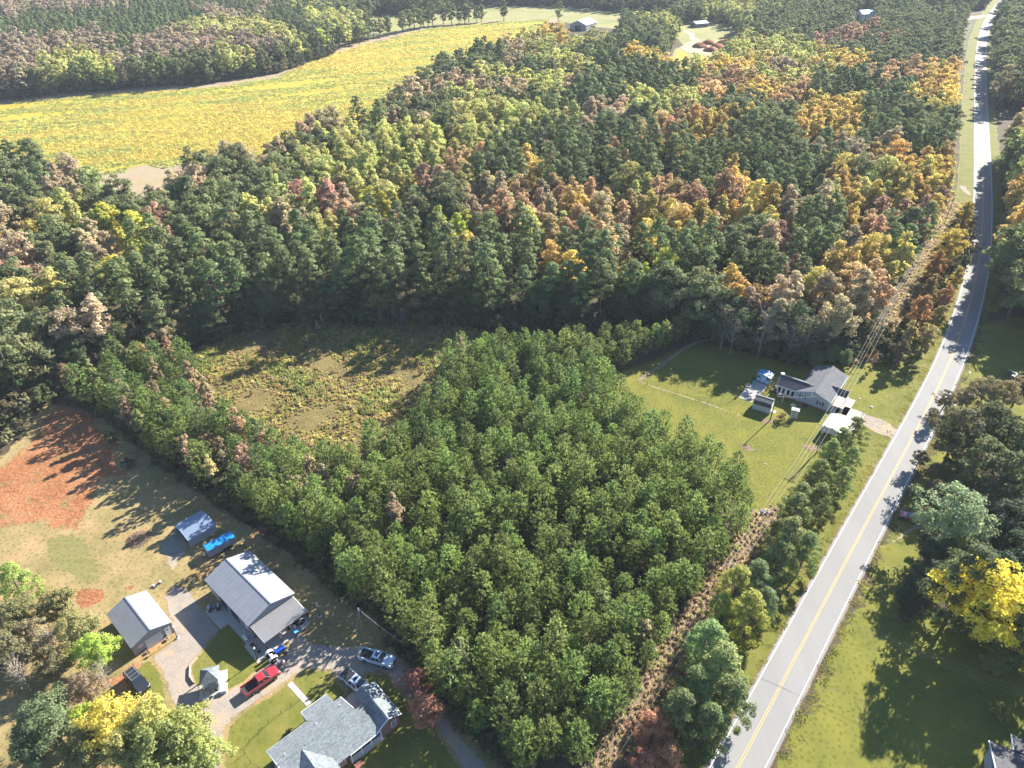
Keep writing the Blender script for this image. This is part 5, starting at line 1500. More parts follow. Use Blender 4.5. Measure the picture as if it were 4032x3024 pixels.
P_RED = paint('red_paint', (.30, .025, .035)); P_WHITE_SKY = paint('sky_tinted_white', (.50, .60, .70)); P_BLACK = paint('black_car_paint', (.022, .024, .028)); P_MAROON = paint('maroon_paint', (.22, .03, .05)); P_GREYC = paint('dark_car_paint', (.05, .06, .07)); P_SILVER = paint('silver_paint', (.5, .52, .54))  # the white carries the blue skylight of the shade in its colour
# wheel contact spots give place and heading
def truck_place(rear, front, side):
    A = Vector(G2(*rear)); B = Vector(G2(*front)); d = (B - A).normalized(); n = Vector((-d.y, d.x))
    mid = (A + B) / 2 + n * side * .9
    return (mid.x - d.x * .05, mid.y - d.y * .05, .03), math.atan2(d.y, d.x)
l, a = truck_place((1000, 2736), (1084, 2677), 1)
pickup('pickup_truck', 'red crew cab pickup truck parked on the gravel loop', l, a, P_RED)
l, a = truck_place((1436, 2609), (1517, 2634), 1)
pickup('pickup_truck', 'white pickup truck with open bed and spare tyre at wood edge', l, a, P_WHITE_SKY, lightbar=True, tyre_in_bed=True)
l, a = truck_place((1362, 2697), (1410, 2737), 1)
pickup('pickup_truck', 'white pickup truck with black bed cover nosed towards brick house', l, a, P_WHITE_SKY, cover=M_BLACK, lightbar=True)
a = heading((530, 2655), (590, 2722))
car('utility_vehicle', 'black boxy utility vehicle with roof rack under lime tree', 'car', (*G2(545, 2692), .02), a, P_BLACK, rack=True, tall=True, s=1.05)
def on_road(px, off, dirn):
    p = Vector(G2(*px)); i = min(range(len(ROAD)), key=lambda k: (ROAD[k] - p).length)
    q = road_off(i, off); t = (ROAD[i + 1] - ROAD[i - 1]).normalized() * dirn
    return (q.x, q.y, .04), math.atan2(t.y, t.x)
l, a = on_road((3848, 440), -1.5, -1); car('car', 'silver car leading on the shaded stretch of road', 'car', l, a, P_SILVER)
l, a = on_road((3850, 385), -1.5, -1); car('car', 'white car following on the shaded stretch of road', 'car', l, a, P_WHITE_SKY, tall=True)
l, a = on_road((3872, 196), 1.4, 1); car('car', 'dark car driving away between far tree shadows', 'car', l, a, P_GREYC, tall=True)
car('car', 'maroon car peeking out below the pale round tree', 'car', (*G2(3590, 2048), .02), math.radians(150), P_MAROON)
car('car', 'dark car parked in the shade across the road', 'car', (*G2(3985, 1492), .02), math.radians(60), P_GREYC, tall=True)

# tractor
def tractor(name, label, loc, rz, pm, fen, s=1.0):
    t = thing(name, label, 'tractor', loc, rz); t.scale = (s, s, s)
    m = MB(); m.prism([(-.1, .75), (1.55, .72), (1.62, 1.1), (1.5, 1.32), (.1, 1.42), (-.1, 1.35)], -.36, .36, 'y'); m.build('bonnet', pm, t, bevel=.06)
    m = MB(); m.box((1.63, 0, .98), (.05, .6, .5)); m.build('grille', fen, t)
    m = MB(); m.box((.3, 0, .62), (2.4, .4, .3)); m.build('chassis', M_DARK, t)
    for sy in (1, -1):
        m = MB(); m.lathe((-.75, sy * .72, .68), [(.4, -.18), (.64, -.18), (.68, -.1), (.68, .1), (.64, .18), (.4, .18)], 20, 'y'); w = m.build('rear_wheel', M_TYRE, t)
        m = MB(); m.lathe((-.75, sy * .72, .68), [(.12, -.2), (.39, -.14), (.39, .14), (.12, .2)], 14, 'y'); m.build('rim', fen, w)
        m = MB(); m.lathe((1.2, sy * .58, .36), [(.2, -.1), (.34, -.1), (.36, 0), (.34, .1), (.2, .1)], 16, 'y'); w = m.build('front_wheel', M_TYRE, t)
        m = MB(); m.lathe((1.2, sy * .58, .36), [(.06, -.11), (.2, -.08), (.2, .08), (.06, .11)], 12, 'y'); m.build('rim', fen, w)
        m = MB(); pr = [(-.75 + .78 * math.cos(q), .68 + .78 * math.sin(q)) for q in [math.radians(v) for v in range(25, 156, 13)]]
        pr2 = [(-.75 + .73 * math.cos(q), .68 + .73 * math.sin(q)) for q in [math.radians(v) for v in range(155, 24, -13)]]
        m.prism(pr + pr2, sy * .5, sy * .95, 'y'); m.build('fender', fen, t)
    m = MB(); m.box((-.75, 0, 1.12), (.5, .5, .12)); m.box((-.98, 0, 1.34), (.1, .48, .4)); m.build('seat', fen, t, bevel=.04)
    m = MB(); m.tube([(-.1, 0, 1.2), (-.3, 0, 1.55)], .03, 6); m.lathe((-.32, 0, 1.56), [(.15, 0), (.19, .02), (.15, .04)], 14); m.build('steering_wheel', M_BLACK, t)
    m = MB(); m.tube([(1.0, .22, 1.3), (1.0, .22, 1.85)], .03, 6); m.build('exhaust', M_BLACK, t)
    return t
a = heading((1078, 2606), (1114, 2582))
tractor('tractor', 'blue farm tractor with white fenders beside the porch', (*G2(1090, 2586), .03), a, paint('tractor_blue', (.012, .07, .42)), M_WHITE)
tractor('tractor', 'small dark red tractor half under the porch roof end', tuple(shop.matrix_basis @ Vector((-2.6, -3.3, .08))), RS + math.radians(-75), P_MAROON, plain('mow_grey', (.3, .3, .3)), .8)
# quad bike
qb = thing('quad_bike', 'dark quad bike parked on the concrete pad', 'quad bike', (*G2(846, 2400), .06), math.radians(15))
m = MB(); m.prism([(-.8, .5), (-.7, .85), (-.1, .8), (.2, .95), (.75, .82), (.9, .55), (.3, .4), (-.3, .4)], -.25, .25, 'y'); m.build('body', P_GREYC, qb, bevel=.05)
add_wheels(qb, (-.62, .65), .45, .3, .26)
m = MB(); m.tube([(.25, -.4, 1.08), (.35, 0, 1.0), (.25, .4, 1.08)], .025, 6); m.build('handlebar', M_BLACK, qb)
for x in (-.85, .7):
    m = MB(); m.box((x, 0, .92), (.4, .8, .03)); m.build('rack', M_STEEL, qb)
# cargo trailer
tr = thing('cargo_trailer', 'enclosed grey cargo trailer with blue roof by the carport', 'trailer', (-53.5, 89.85, 0), math.radians(42))
m = MB(); m.box((0, 0, 1.22), (5.2, 2.02, 1.62)); m.build('box_body', metal_mat('trailer_grey', (.30, .30, .33), .4), tr, bevel=.04)
m = MB(); m.box((0, 0, 2.06), (5.22, 2.05, .06)); rf = m.build('roof', metal_mat('trailer_blue', (.012, .20, .48), .35), tr, bevel=.02)
m = MB(); m.box((.1, .1, 2.13), (.38, .38, .08)); m.build('roof_vent', M_NAVY, rf)
for s in (1, -1):
    for x in (.3, 1.15):
        m = MB(); m.lathe((x, s * .98, .34), [(.2, -.1), (.33, -.1), (.34, 0), (.33, .1), (.2, .1)], 16, 'y'); w = m.build('wheel', M_TYRE, tr)
        m = MB(); m.lathe((x, s * .98, .34), [(.05, -.11), (.19, -.08), (.19, .08), (.05, .11)], 12, 'y'); m.build('rim', M_RIM, w)
    m = MB(); m.prism([(-.25, .42), (-.1, .74), (1.55, .74), (1.7, .42), (1.6, .42), (1.48, .68), (-.03, .68), (-.15, .42)], s * 1.0, s * 1.12, 'y'); m.build('fender', M_BLACK, tr)
m = MB(); m.box((1.0, -1.03, 1.6), (1.4, .02, .08)); m.build('awning_rail', M_WHITE, tr)
m = MB(); m.tube([(-2.6, .7, .45), (-3.6, 0, .45)], .05, 4); m.tube([(-2.6, -.7, .45), (-3.6, 0, .45)], .05, 4); m.build('tongue', M_BLACK, tr)
m = MB(); m.lathe((-3.1, 0, .5), [(.17, 0), (.19, .1), (.19, .5), (.1, .58)], 12); m.build('gas_bottle', M_WHITE, tr)
# hand cart, white tank
ct = thing('garden_cart', 'light blue tub garden cart with white handles', 'cart', (*G2(1165, 2492), .03), math.radians(-50))
m = MB(); frustum(m, -.5, .5, -.6, .6, .28, .36, .45, .75); m.build('tub', plain('cart_blue', (.10, .42, .66), .5), ct, bevel=.03)
m = MB(); m.lathe((.5, 0, .22), [(.1, -.05), (.22, -.05), (.22, .05), (.1, .05)], 14, 'y'); m.build('wheel', M_TYRE, ct)
for s in (1, -1):
    m = MB(); m.tube([(.55, s * .1, .25), (-.5, s * .3, .44), (-1.2, s * .34, .75)], .025, 5); m.build('handle', M_WHITE, ct)
    m = MB(); m.tube([(-.3, s * .28, .45), (-.45, s * .3, 0)], .025, 5); m.build('leg', M_WHITE, ct)
tk = thing('gas_tank', 'small white horizontal tank beside the workshop wall', 'tank', tuple(shop.matrix_basis @ Vector((1.0, 5.0, .06))), RS)
m = MB(); m.lathe((-.5, 0, .4), [(.05, -.1), (.2, -.05), (.28, .1), (.28, .9), (.2, 1.05), (.05, 1.1)], 14, 'x'); m.build('drum', plain('tank_white', (.55, .6, .63), .4), tk, smooth=True)
for x in (-.3, .3):
    m = MB(); m.box((x, 0, .1), (.08, .4, .2)); m.build('foot', M_STEEL, tk)
def chair(loc, rz, lab, mat):
    t = thing('porch_chair', lab, 'chair', loc, rz, 'dark chairs on the porch slab')
    m = MB(); m.box((0, 0, .44), (.48, .48, .06)); m.build('seat', mat, t)
    m = MB(); m.box((-.24, 0, .72), (.06, .48, .52)); m.build('backrest', mat, t)
    for x in (-.2, .2):
        for y in (-.2, .2):
            q = MB(); q.box((x, y, .21), (.05, .05, .42)); q.build('leg', mat, t)
    return t
for x, y, r in ((-1.0, 5.0, .4), (-1.9, 5.1, 2.0), (-2.9, 4.95, 1.2)):
    chair(tuple(shop.matrix_basis @ Vector((x, y, .056))), RS + r, 'dark chair standing on the porch corner slab', M_DARK)
chair(tuple(shop.matrix_basis @ Vector((-3.0, -1.9, .081))), RS + 3, 'dark chair in the shade under the striped porch roof', M_DARK)
chair(tuple(shop.matrix_basis @ Vector((-3.1, -.6, .081))), RS + 3, 'dark chair in the shade under the striped porch roof', M_DARK)

# ---------------------------------------------------------------- two people by the tractor
def person(loc, rz, label, shirt, trousers, hair):
    V = []; E = []; R = []
    def v(p, r): V.append(p); R.append(r); return len(V) - 1
    def e(a, b): E.append((a, b))
    pel = v((0, 0, .96), .14); bel = v((0, 0, 1.12), .135); che = v((.01, 0, 1.34), .155); nk = v((.015, 0, 1.50), .055); h0 = v((.03, 0, 1.58), .075); h1_ = v((.03, 0, 1.68), .095); h2_ = v((.02, 0, 1.74), .06)
    for a, b in ((pel, bel), (bel, che), (che, nk), (nk, h0), (h0, h1_), (h1_, h2_)): e(a, b)
    nose = v((.135, 0, 1.645), .014); e(h1_, nose)
    for s in (1, -1):
        sh = v((0, s * .185, 1.43), .062); el = v((-.03, s * .25, 1.15), .045); wr = v((.06, s * .27, .93), .03); pa = v((.085, s * .27, .86), .034)
        e(che, sh); e(sh, el); e(el, wr); e(wr, pa)
        for k, (dx, L) in enumerate(((-.03, .075), (-.01, .09), (.012, .085), (.032, .065))):
            a = v((.09 + dx, s * .275, .815), .0095); b = v((.10 + dx, s * .262, .815 - L), .008); e(pa, a); e(a, b)
        th = v((.125, s * .25, .85), .011); th2 = v((.145, s * .24, .80), .009); e(wr, th); e(th, th2)
        hp = v((0, s * .09, .90), .10); kn = v((.03, s * .11, .50), .068); an = v((-.01, s * .12, .10), .045); he = v((-.05, s * .12, .05), .04); to = v((.15, s * .14, .04), .038)
        e(pel, hp); e(hp, kn); e(kn, an); e(an, he); e(an, to)
    me = bpy.data.meshes.new('body'); me.from_pydata(V, E, [])
    t = thing('person', label, 'person', loc, rz)
    o = bpy.data.objects.new('body', me); COL.objects.link(o); o.parent = t
    sk = o.modifiers.new('skin', 'SKIN'); sk.use_smooth_shade = True
    for i, sv in enumerate(me.skin_vertices[0].data): sv.radius = (R[i], R[i]); sv.use_root = (i == 0)
    sb = o.modifiers.new('sub', 'SUBSURF'); sb.levels = 1; sb.render_levels = 1
    nm = 'person_' + label.split()[1]
    m, nt, out = nodes_of(nm)
    p = nt.nodes.new('ShaderNodeBsdfPrincipled'); tc = nt.nodes.new('ShaderNodeTexCoord'); sp = nt.nodes.new('ShaderNodeSeparateXYZ'); nt.links.new(tc.outputs['Object'], sp.inputs[0])
    zz = mathn(nt, 'MULTIPLY', sp.outputs[2], .5)
    r = ramp(nt, [(0, (.04, .03, .03)), (.045, trousers), (.485, shirt), (.745, (.42, .26, .19))]); r.color_ramp.interpolation = 'CONSTANT'; nt.links.new(zz, r.inputs[0])
    ya = mathn(nt, 'ABSOLUTE', sp.outputs[1]); arm = mathn(nt, 'MULTIPLY', mathn(nt, 'GREATER_THAN', ya, .205), mathn(nt, 'LESS_THAN', sp.outputs[2], 1.22))
    arm = mathn(nt, 'MULTIPLY', arm, mathn(nt, 'GREATER_THAN', sp.outputs[2], .68))
    nt.links.new(mixc(nt, arm, r.outputs[0], (.42, .26, .19)), p.inputs['Base Color']); p.inputs['Roughness'].default_value = .8; nt.links.new(p.outputs[0], out.inputs[0])
    me.materials.append(m)
    hm_ = MB(); hm_.lathe((.0, 0, 1.66), [(.1, 0), (.112, .05), (.095, .1), (.05, .135), (.01, .145)], 12); hm_.build('hair', plain('hair_' + nm, hair, .7), t, smooth=True)
    return t
person((*G2(1098, 2623), .03), math.radians(10), 'person in blue shirt and dark trousers standing by tractor', (.06, .16, .36), (.02, .025, .04), (.55, .52, .48))
person((*G2(1123, 2627), .03), math.radians(150), 'person in pink shirt and pale shorts standing near tractor', (.62, .36, .36), (.34, .30, .27), (.5, .42, .34))

# ---------------------------------------------------------------- lamp posts
def lamp_post(px, lab):
    t = thing('lamp_post', lab, 'lamp post', (*G2(*px), 0))
    m = MB(); m.lathe((0, 0, 0), [(.32, 0), (.34, .1), (.28, .14)], 14); m.build('footing', M_CONC, t)
    m = MB(); m.lathe((0, 0, .1), [(.12, 0), (.13, .3), (.06, .42), (.045, 2.5), (.07, 2.6), (.09, 2.68)], 10); m.build('post', M_BLACK, t)
    m = MB(); m.lathe((0, 0, 2.76), [(.1, 0), (.2, .1), (.22, .22), (.17, .36), (.05, .42)], 14); m.build('globe', plain('lamp_globe', (.62, .58, .5), .3), t, smooth=True)
    m = MB(); m.lathe((0, 0, 3.16), [(.12, 0), (.09, .05), (.02, .14)], 10); m.build('cap', M_BLACK, t)
lamp_post((1014, 2598), 'black lamp post with globe on the lawn by porch corner')
lamp_post((699, 2513), 'black lamp post with globe at the garage corner')
lamp_post((1259, 2427), 'black lamp post with globe in shade beyond workshop porch')
lamp_post((972, 2172), 'black lamp post behind the workshop next to cargo trailer')

# ---------------------------------------------------------------- gazebo
gA, gB, gC, gD = [Vector(G2(*w, 2.3)) for w in ((780.7, 2643.5), (868, 2619), (868, 2673), (781, 2696.6))]
gc_ = (gA + gB + gC + gD) / 4
gz = thing('gazebo', 'small gazebo with dark hipped roof and white posts', 'gazebo', (gc_.x, gc_.y, 0), math.atan2(gC.y - gD.y, gC.x - gD.x))
Wg = ((gC - gD).length + (gB - gC).length) / 4
for k, (a, b) in enumerate((((-1, -1), (1, -1)), ((1, -1), (1, 1)), ((1, 1), (-1, 1)), ((-1, 1), (-1, -1)))):
    m = MB(); m.slab([(a[0] * Wg, a[1] * Wg, 2.3), (b[0] * Wg, b[1] * Wg, 2.3), (0, 0, 3.45)], .06); m.build('roof', M_SH1, gz)
gw = Wg - .3
for x in (-gw, gw):
    for y in (-gw, gw):
        m = MB(); m.box((x, y, 1.15), (.16, .16, 2.3)); m.build('post', M_WHITE, gz)
m = MB(); m.box((gw, 0, 1.2), (.05, gw * 2 - .17, 1.9)); m.build('side_panel', M_WHITE, gz)
for s in (1, -1):
    m = MB(); m.box((0, s * gw, 2.2), (gw * 2, .1, .12)); m.build('beam', M_WHITE, gz)
gp = [tuple((gz.matrix_basis @ Vector((x, y, 0)))[:2]) for x, y in ((-1.95, -2.3), (2.1, -2.3), (2.1, 1.9), (-1.95, 1.9))]
pad('gazebo_slab', gp, .05)
gl = thing('grill', 'black kettle grill at the gazebo front', 'grill', tuple(gz.matrix_basis @ Vector((.75, -1.75, .05))), 0)
m = MB(); m.lathe((0, 0, .75), [(.1, -.22), (.26, -.1), (.3, 0), (.27, .12), (.1, .22)], 14); m.build('kettle', M_BLACK, gl, smooth=True)
for k in range(3):
    a = k * 2.09; m = MB(); m.tube([(.15 * math.cos(a), .15 * math.sin(a), .6), (.3 * math.cos(a), .3 * math.sin(a), 0)], .02, 5); m.build('leg', M_STEEL, gl)
ch = thing('patio_table', 'cluttered small table inside the gazebo', 'table', tuple(gz.matrix_basis @ Vector((-.8, -1.3, .05))), .3)
m = MB(); m.box((0, 0, .72), (1.1, .7, .05)); m.build('tabletop', M_WOOD, ch)
for x in (-.45, .45):
    for y in (-.28, .28):
        m = MB(); m.box((x, y, .35), (.06, .06, .7)); m.build('leg', M_WOOD_D, ch)
for k in range(2): chair(tuple(gz.matrix_basis @ Vector((-1.0 + k * 1.9, -.3, .05))), -1.2 + k, 'white chair in the gazebo shade, ' + ('table end' if k == 0 else 'grill end'), M_WHITE)
bx_ = thing('storage_box', 'pale grey storage chest beside the kettle grill', 'chest', tuple(gz.matrix_basis @ Vector((1.55, -1.95, .05))), math.radians(15))
m = MB(); m.box((0, 0, .28), (.95, .6, .56)); m.build('box', plain('chest_grey', (.42, .43, .44), .6), bx_, bevel=.02)
m = MB(); m.box((0, 0, .59), (1.0, .65, .06)); m.build('lid', plain('chest_grey', (.42, .43, .44), .6), bx_, bevel=.02)
# timber edging of the court
te = thing('timber_wall', 'low tan timber retaining wall at the lawn corner', 'retaining wall', (0, 0, 0))
tp = [(778, 2593), (750, 2624), (748, 2668), (765, 2692)]
for q0, q1 in zip(tp[:-1], tp[1:]):
    A = Vector(G(*q0)); B = Vector(G(*q1)); d = B - A
    m = MB(); m.box(tuple((A + B) / 2 + Vector((0, 0, .22))), (d.length + .1, .18, .44), math.atan2(d.y, d.x)); m.build('timber', M_TIMBER, te, bevel=.02)

# ---------------------------------------------------------------- fences
def wire_fence(name, label, px, gap=2.0, h=1.1, rows=4):
    t = thing(name, label, 'fence', (0, 0, 0))
    P = smooth_line([Vector(G2(*p)) for p in px], .5, 3)
    acc = 0; posts = [P[0]]
    for a, b in zip(P[:-1], P[1:]):
        acc += (b - a).length
        if acc >= gap: posts.append(b); acc = 0
    for p in posts:
        m = MB(); m.tube([(p.x, p.y, -.05), (p.x, p.y, h)], .03, 5); m.build('post', M_WOOD_D, t)
    for r in range(rows):
        m = MB(); m.tube([(p.x, p.y, h * (r + 1) / rows - .05) for p in posts], .006, 3); m.build('wire', M_WOOD_D, t)
wire_fence('wire_fence', 'curved wire fence round the brick house lawn', [(1188, 2753), (1132, 2790), (1046, 2858), (996, 2914), (959, 2950), (965, 2988), (1009, 3024), (1050, 3050)], 1.6, 1.0)
T3 = lambda x, y: (2300 + x / 1.7015, 1200 + y / 1.7015)
FL = [T3(360, 510), T3(460, 550), T3(620, 597), T3(760, 640), T3(900, 690), T3(1050, 745)]
FL2 = [T3(360, 510), T3(480, 430), T3(590, 350), T3(700, 270), T3(840, 228)]
wire_fence('wire_fence', 'wire fence crossing the bright lawn to gambrel shed', FL, 2.2, 1.1)
wire_fence('wire_fence', 'wire fence along the path below the pine belt', FL2, 2.4, 1.1)
def ribbon_poly(px, w):
    P = smooth_line([Vector(G2(*p)) for p in px], 2.0, 2)
    L = []; R = []
    for i, p in enumerate(P):
        d = (P[min(i + 1, len(P) - 1)] - P[max(i - 1, 0)]).normalized(); n = Vector((-d.y, d.x)) * w
        L.append(tuple(p + n)); R.append(tuple(p - n))
    return L + R[::-1]
ground_patch('worn_path', ribbon_poly(FL2, .75), .018, M_STUBBLE, .18, .8, seed=50)
ground_patch('worn_path', ribbon_poly(FL, .32), .018, M_STUBBLE, .12, .8, seed=51)

# ---------------------------------------------------------------- patio, drive and yard things of the blue house
SS = lambda x, y: (2850 + x / 7.213, 1450 + y / 7.213)
pad('patio', [G2(*SS(*p)) for p in ((850, 365), (1250, 490), (1050, 745), (870, 900), (780, 965), (430, 835), (600, 575), (800, 440))], .06)
fp = thing('fire_pit', 'round stone fire pit at the patio corner', 'fire pit', (*G2(*SS(690, 510)), .02))
for k in range(12):
    a = k * math.pi / 6; m = MB(); m.box((.62 * math.cos(a), .62 * math.sin(a), .15), (.2, .3, .3), a); m.build('stone', plain('pit_stone', (.42, .39, .36), .9, vary=.25), fp)
m = MB(); m.lathe((0, 0, 0), [(.52, .02), (.5, .08), (.1, .1)], 12); m.build('ash', M_DARK, fp)
pt = thing('patio_table', 'dark patio table with bench seats on the patio', 'table', (*G2(*SS(790, 830)), .06), .4)
m = MB(); m.box((0, 0, .74), (1.5, .8, .05)); m.build('tabletop', plain('table_grey', (.22, .23, .25), .6), pt)
for y in (-.7, .7):
    m = MB(); m.box((0, y, .44), (1.5, .28, .05)); m.build('seat', MATS['table_grey'], pt)
for x in (-.6, .6):
    m = MB(); m.box((x, 0, .37), (.06, 1.5, .06)); m.tube([(x, -.5, 0), (x, -.2, .72)], .03, 5); m.tube([(x, .5, 0), (x, .2, .72)], .03, 5); m.build('trestle', M_BLACK, pt)
br_ = thing('barrel', 'bright blue plastic barrel on the patio edge', 'barrel', (*G2(*SS(858, 455)), .06))
m = MB(); m.lathe((0, 0, 0), [(.24, 0), (.28, .1), (.29, .45), (.28, .8), (.24, .88)], 14); m.build('drum', plain('barrel_blue', (.05, .32, .6), .5), br_, smooth=True)
for k, (x, y) in enumerate(((400, 790), (830, 320))):
    pc = chair((*G2(*SS(x, y)), .06 if k == 0 else .0), 1.0 + k, 'dark lawn chair ' + ('at the patio corner post' if k == 0 else 'left of the blue shed'), M_DARK)
    pc['group'] = 'lawn chairs'
po = thing('patio_post', 'thin wooden post at the patio corner', 'post', (*G2(*SS(355, 815)), 0))
m = MB(); m.tube([(0, 0, 0), (0, 0, 2.6)], .06, 6); m.build('pole', M_WOOD, po)
m = MB(); m.box((0, 0, 2.63), (.2, .2, .06)); m.build('cap', M_WOOD, po)
lp = thing('yard_light', 'tall wooden pole with yard light beside gambrel shed', 'light pole', (*G2(3032, 1655), 0))
m = MB(); m.tube([(0, 0, 0), (.1, 0, 7.3)], [.13, .09], 8); m.build('pole', M_WOOD_D, lp)
m = MB(); m.tube([(.1, 0, 7.1), (.7, .2, 7.35)], .03, 5); m.lathe((.75, .2, 7.18), [(.1, 0), (.24, .05), (.16, .2), (.06, .28)], 12); m.build('lamp_head', plain('lamp_pale', (.7, .62, .7), .3), lp)
fpz = thing('flagpole', 'slim white flagpole by the sunroom windows', 'flagpole', (*G2(3078, 1588), 0))
m = MB(); m.tube([(0, 0, 0), (0, 0, 4.2)], .04, 6); m.build('pole', M_WHITE, fpz)
m = MB(); m.lathe((0, 0, 4.2), [(.03, 0), (.07, .06), (.03, .12)], 8); m.build('finial', M_WHITE, fpz)
# banana-like plant
bp = thing('broadleaf_plant', 'pale broad leaved plant behind the white arbour', 'plant', (*G2(3120, 1610), 0))
m = MB(); m.tube([(0, 0, 0), (0, 0, .9)], [.08, .05], 6); m.build('stem', BARK_PALE, bp)
M_PALELEAF = plain('pale_leaf', (.42, .45, .26), .6)
for k in range(9):
    a = k * .7 + .2; L = .9
    q = MB(); d = Vector((math.cos(a), math.sin(a), 0)); n = Vector((-d.y, d.x, 0)) * .17
    p0 = Vector((0, 0, .85)); p1 = p0 + d * L * .5 + Vector((0, 0, .35)); p2 = p0 + d * L + Vector((0, 0, .1))
    q.add([tuple(p0), tuple(p1 + n), tuple(p2), tuple(p1 - n), tuple(p1 + Vector((0, 0, .04)))], [(0, 3, 4), (0, 4, 1), (4, 3, 2), (1, 4, 2)]); q.build('leaf', M_PALELEAF, bp, fix=False)
FF = lambda x, y: (2850 + x / 3.687, 1400 + y / 3.687)
DRV = [[FF(1500, 800), FF(1590, 712), FF(1740, 735), FF(1690, 850)], [FF(1695, 851), FF(1745, 736), FF(1900, 785), FF(1850, 900)], [FF(1855, 901), FF(1905, 786), FF(2060, 848), FF(1990, 985)]]
for q in DRV: pad('drive_slab', [G2(*p) for p in q], .05)
pad('drive_slab', [G2(*p) for p in (FF(1692, 853), FF(1852, 903), FF(1985, 988), FF(1860, 1130), FF(1560, 1010))], .045)
ground_patch('drive_apron', [G2(*p) for p in (FF(2055, 850), FF(2330, 935))] + [tuple(road_off(i, -3.3)) for i in range(len(ROAD)) if 117 < ROAD[i].y < 125][::-1] + [G2(*p) for p in (FF(2200, 1120), FF(1995, 985))], .024, M_GRAVEL, .1, .8, seed=60)
pad('porch_walk', [tuple((h2.matrix_basis @ Vector(q))[:2]) for q in ((3.3, -6.35, 0), (9.0, -6.35, 0), (9.0, -7.7, 0), (-.6, -7.7, 0), (-.6, -5.0, 0), (3.3, -5.0, 0))], .05)
ground_patch('drive_apron', [tuple(road_off(i, 3.3)) for i in range(len(ROAD)) if 133 < ROAD[i].y < 139] + PX([(3840, 1528), (3900, 1535), (3860, 1560)]), .024, M_GRAVEL, .2, .8, seed=61)
ground_patch('drive_apron', [tuple(road_off(i, 3.3)) for i in range(len(ROAD)) if 88 < ROAD[i].y < 92] + PX([(3640, 2030), (3700, 2060), (3600, 2090)]), .024, M_GRAVEL, .2, .8, seed=62)
ground_patch('drive_apron', [tuple(road_off(i, -3.3)) for i in range(len(ROAD)) if 264 < ROAD[i].y < 270][::-1] + PX([(3780, 742), (3775, 728), (3805, 735)]), .024, M_GRAVEL, .2, 1.5, seed=63)
# mailbox, tarp, stones
mb_ = thing('mailbox', 'pale mailbox on a post at the shaded verge', 'mailbox', (*G2(3811, 1482), 0), math.radians(40))
m = MB(); m.tube([(0, 0, 0), (0, 0, 1.0)], .05, 5); m.build('post', M_WOOD, mb_)
m = MB(); m.prism([(-.12, 0), (.12, 0), (.12, .14), (.06, .22), (-.06, .22), (-.12, .14)], -.3, .3, 'x'); o = m.build('box', M_WHITE, mb_); o.location.z = 1.0
def crumple(name, label, cat, loc, L, W, mat, seed, hgt=.35):
    r = random.Random(seed); n = 9; V = []; F = []
    for i in range(n):
        for j in range(n):
            V.append(((i / (n - 1) - .5) * L + r.uniform(-.1, .1) * L / 4, (j / (n - 1) - .5) * W + r.uniform(-.1, .1) * W / 4, r.uniform(.03, hgt) * (1 if 0 < i < n - 1 and 0 < j < n - 1 else .12)))
    for i in range(n - 1):
        for j in range(n - 1): F.append((i * n + j, (i + 1) * n + j, (i + 1) * n + j + 1, i * n + j + 1))
    m = MB(); m.add(V, F); o = m.build(name, mat, None, loc=loc, rz=r.uniform(0, 3)); 
    so = o.modifiers.new('thick', 'SOLIDIFY'); so.thickness = .01
    return tag(o, label, cat)
crumple('tarp', 'crumpled white and grey tarp in the brush under power lines', 'tarp', (*G2(3015, 2016), .03), 1.9, 1.2, plain('tarp_white', (.55, .55, .58), .5, vary=.4), 3)
crumple('tarp', 'small crumpled blue tarp beside the white tarp', 'tarp', (*G2(3000, 2022), .03), 1.0, .7, plain('tarp_blue', (.03, .07, .22), .5), 4)
crumple('plastic_sheet', 'dark plastic sheet on the ground behind the garage', 'sheet', (*G2(619, 2305), .03), 1.8, .5, M_BLACK, 5, .12)
for k, q in enumerate(((604, 2309), (631, 2294))):
    m = MB(); m.lathe((0, 0, 0), [(.16, 0), (.22, .12), (.18, .34), (.05, .44)], 12)
    o = m.build('white_mound', plain('pale_cover', (.66, .64, .62), .6), None, smooth=True, loc=(*G2(*q), .02)); tag(o, 'small white domed cover at the dark sheet, ' + ('garage end' if k == 0 else 'gravel end'), 'cover')
def boulder(px, lab, s, seed):
    r = random.Random(seed); m = MB(); m.lathe((0, 0, -.05), [(s, 0), (s * 1.1, s * .3), (s * .8, s * .7), (s * .3, s * .9)], 9)
    m.v = [(x * r.uniform(.85, 1.15), y * r.uniform(.85, 1.15), z) for x, y, z in m.v]
    tag(m.build('boulder', plain('pale_stone', (.58, .57, .55), .8), None, loc=(*G2(*px), .02)), lab, 'stone')
boulder((3432, 1604), 'white stone lying on the lawn before the porch', .33, 1)
boulder((3385, 1570), 'small pale stone on the lawn in the porch shade', .2, 2)
boulder((3013, 1827), 'tiny white stone on the lawn beside the plantation', .2, 3)

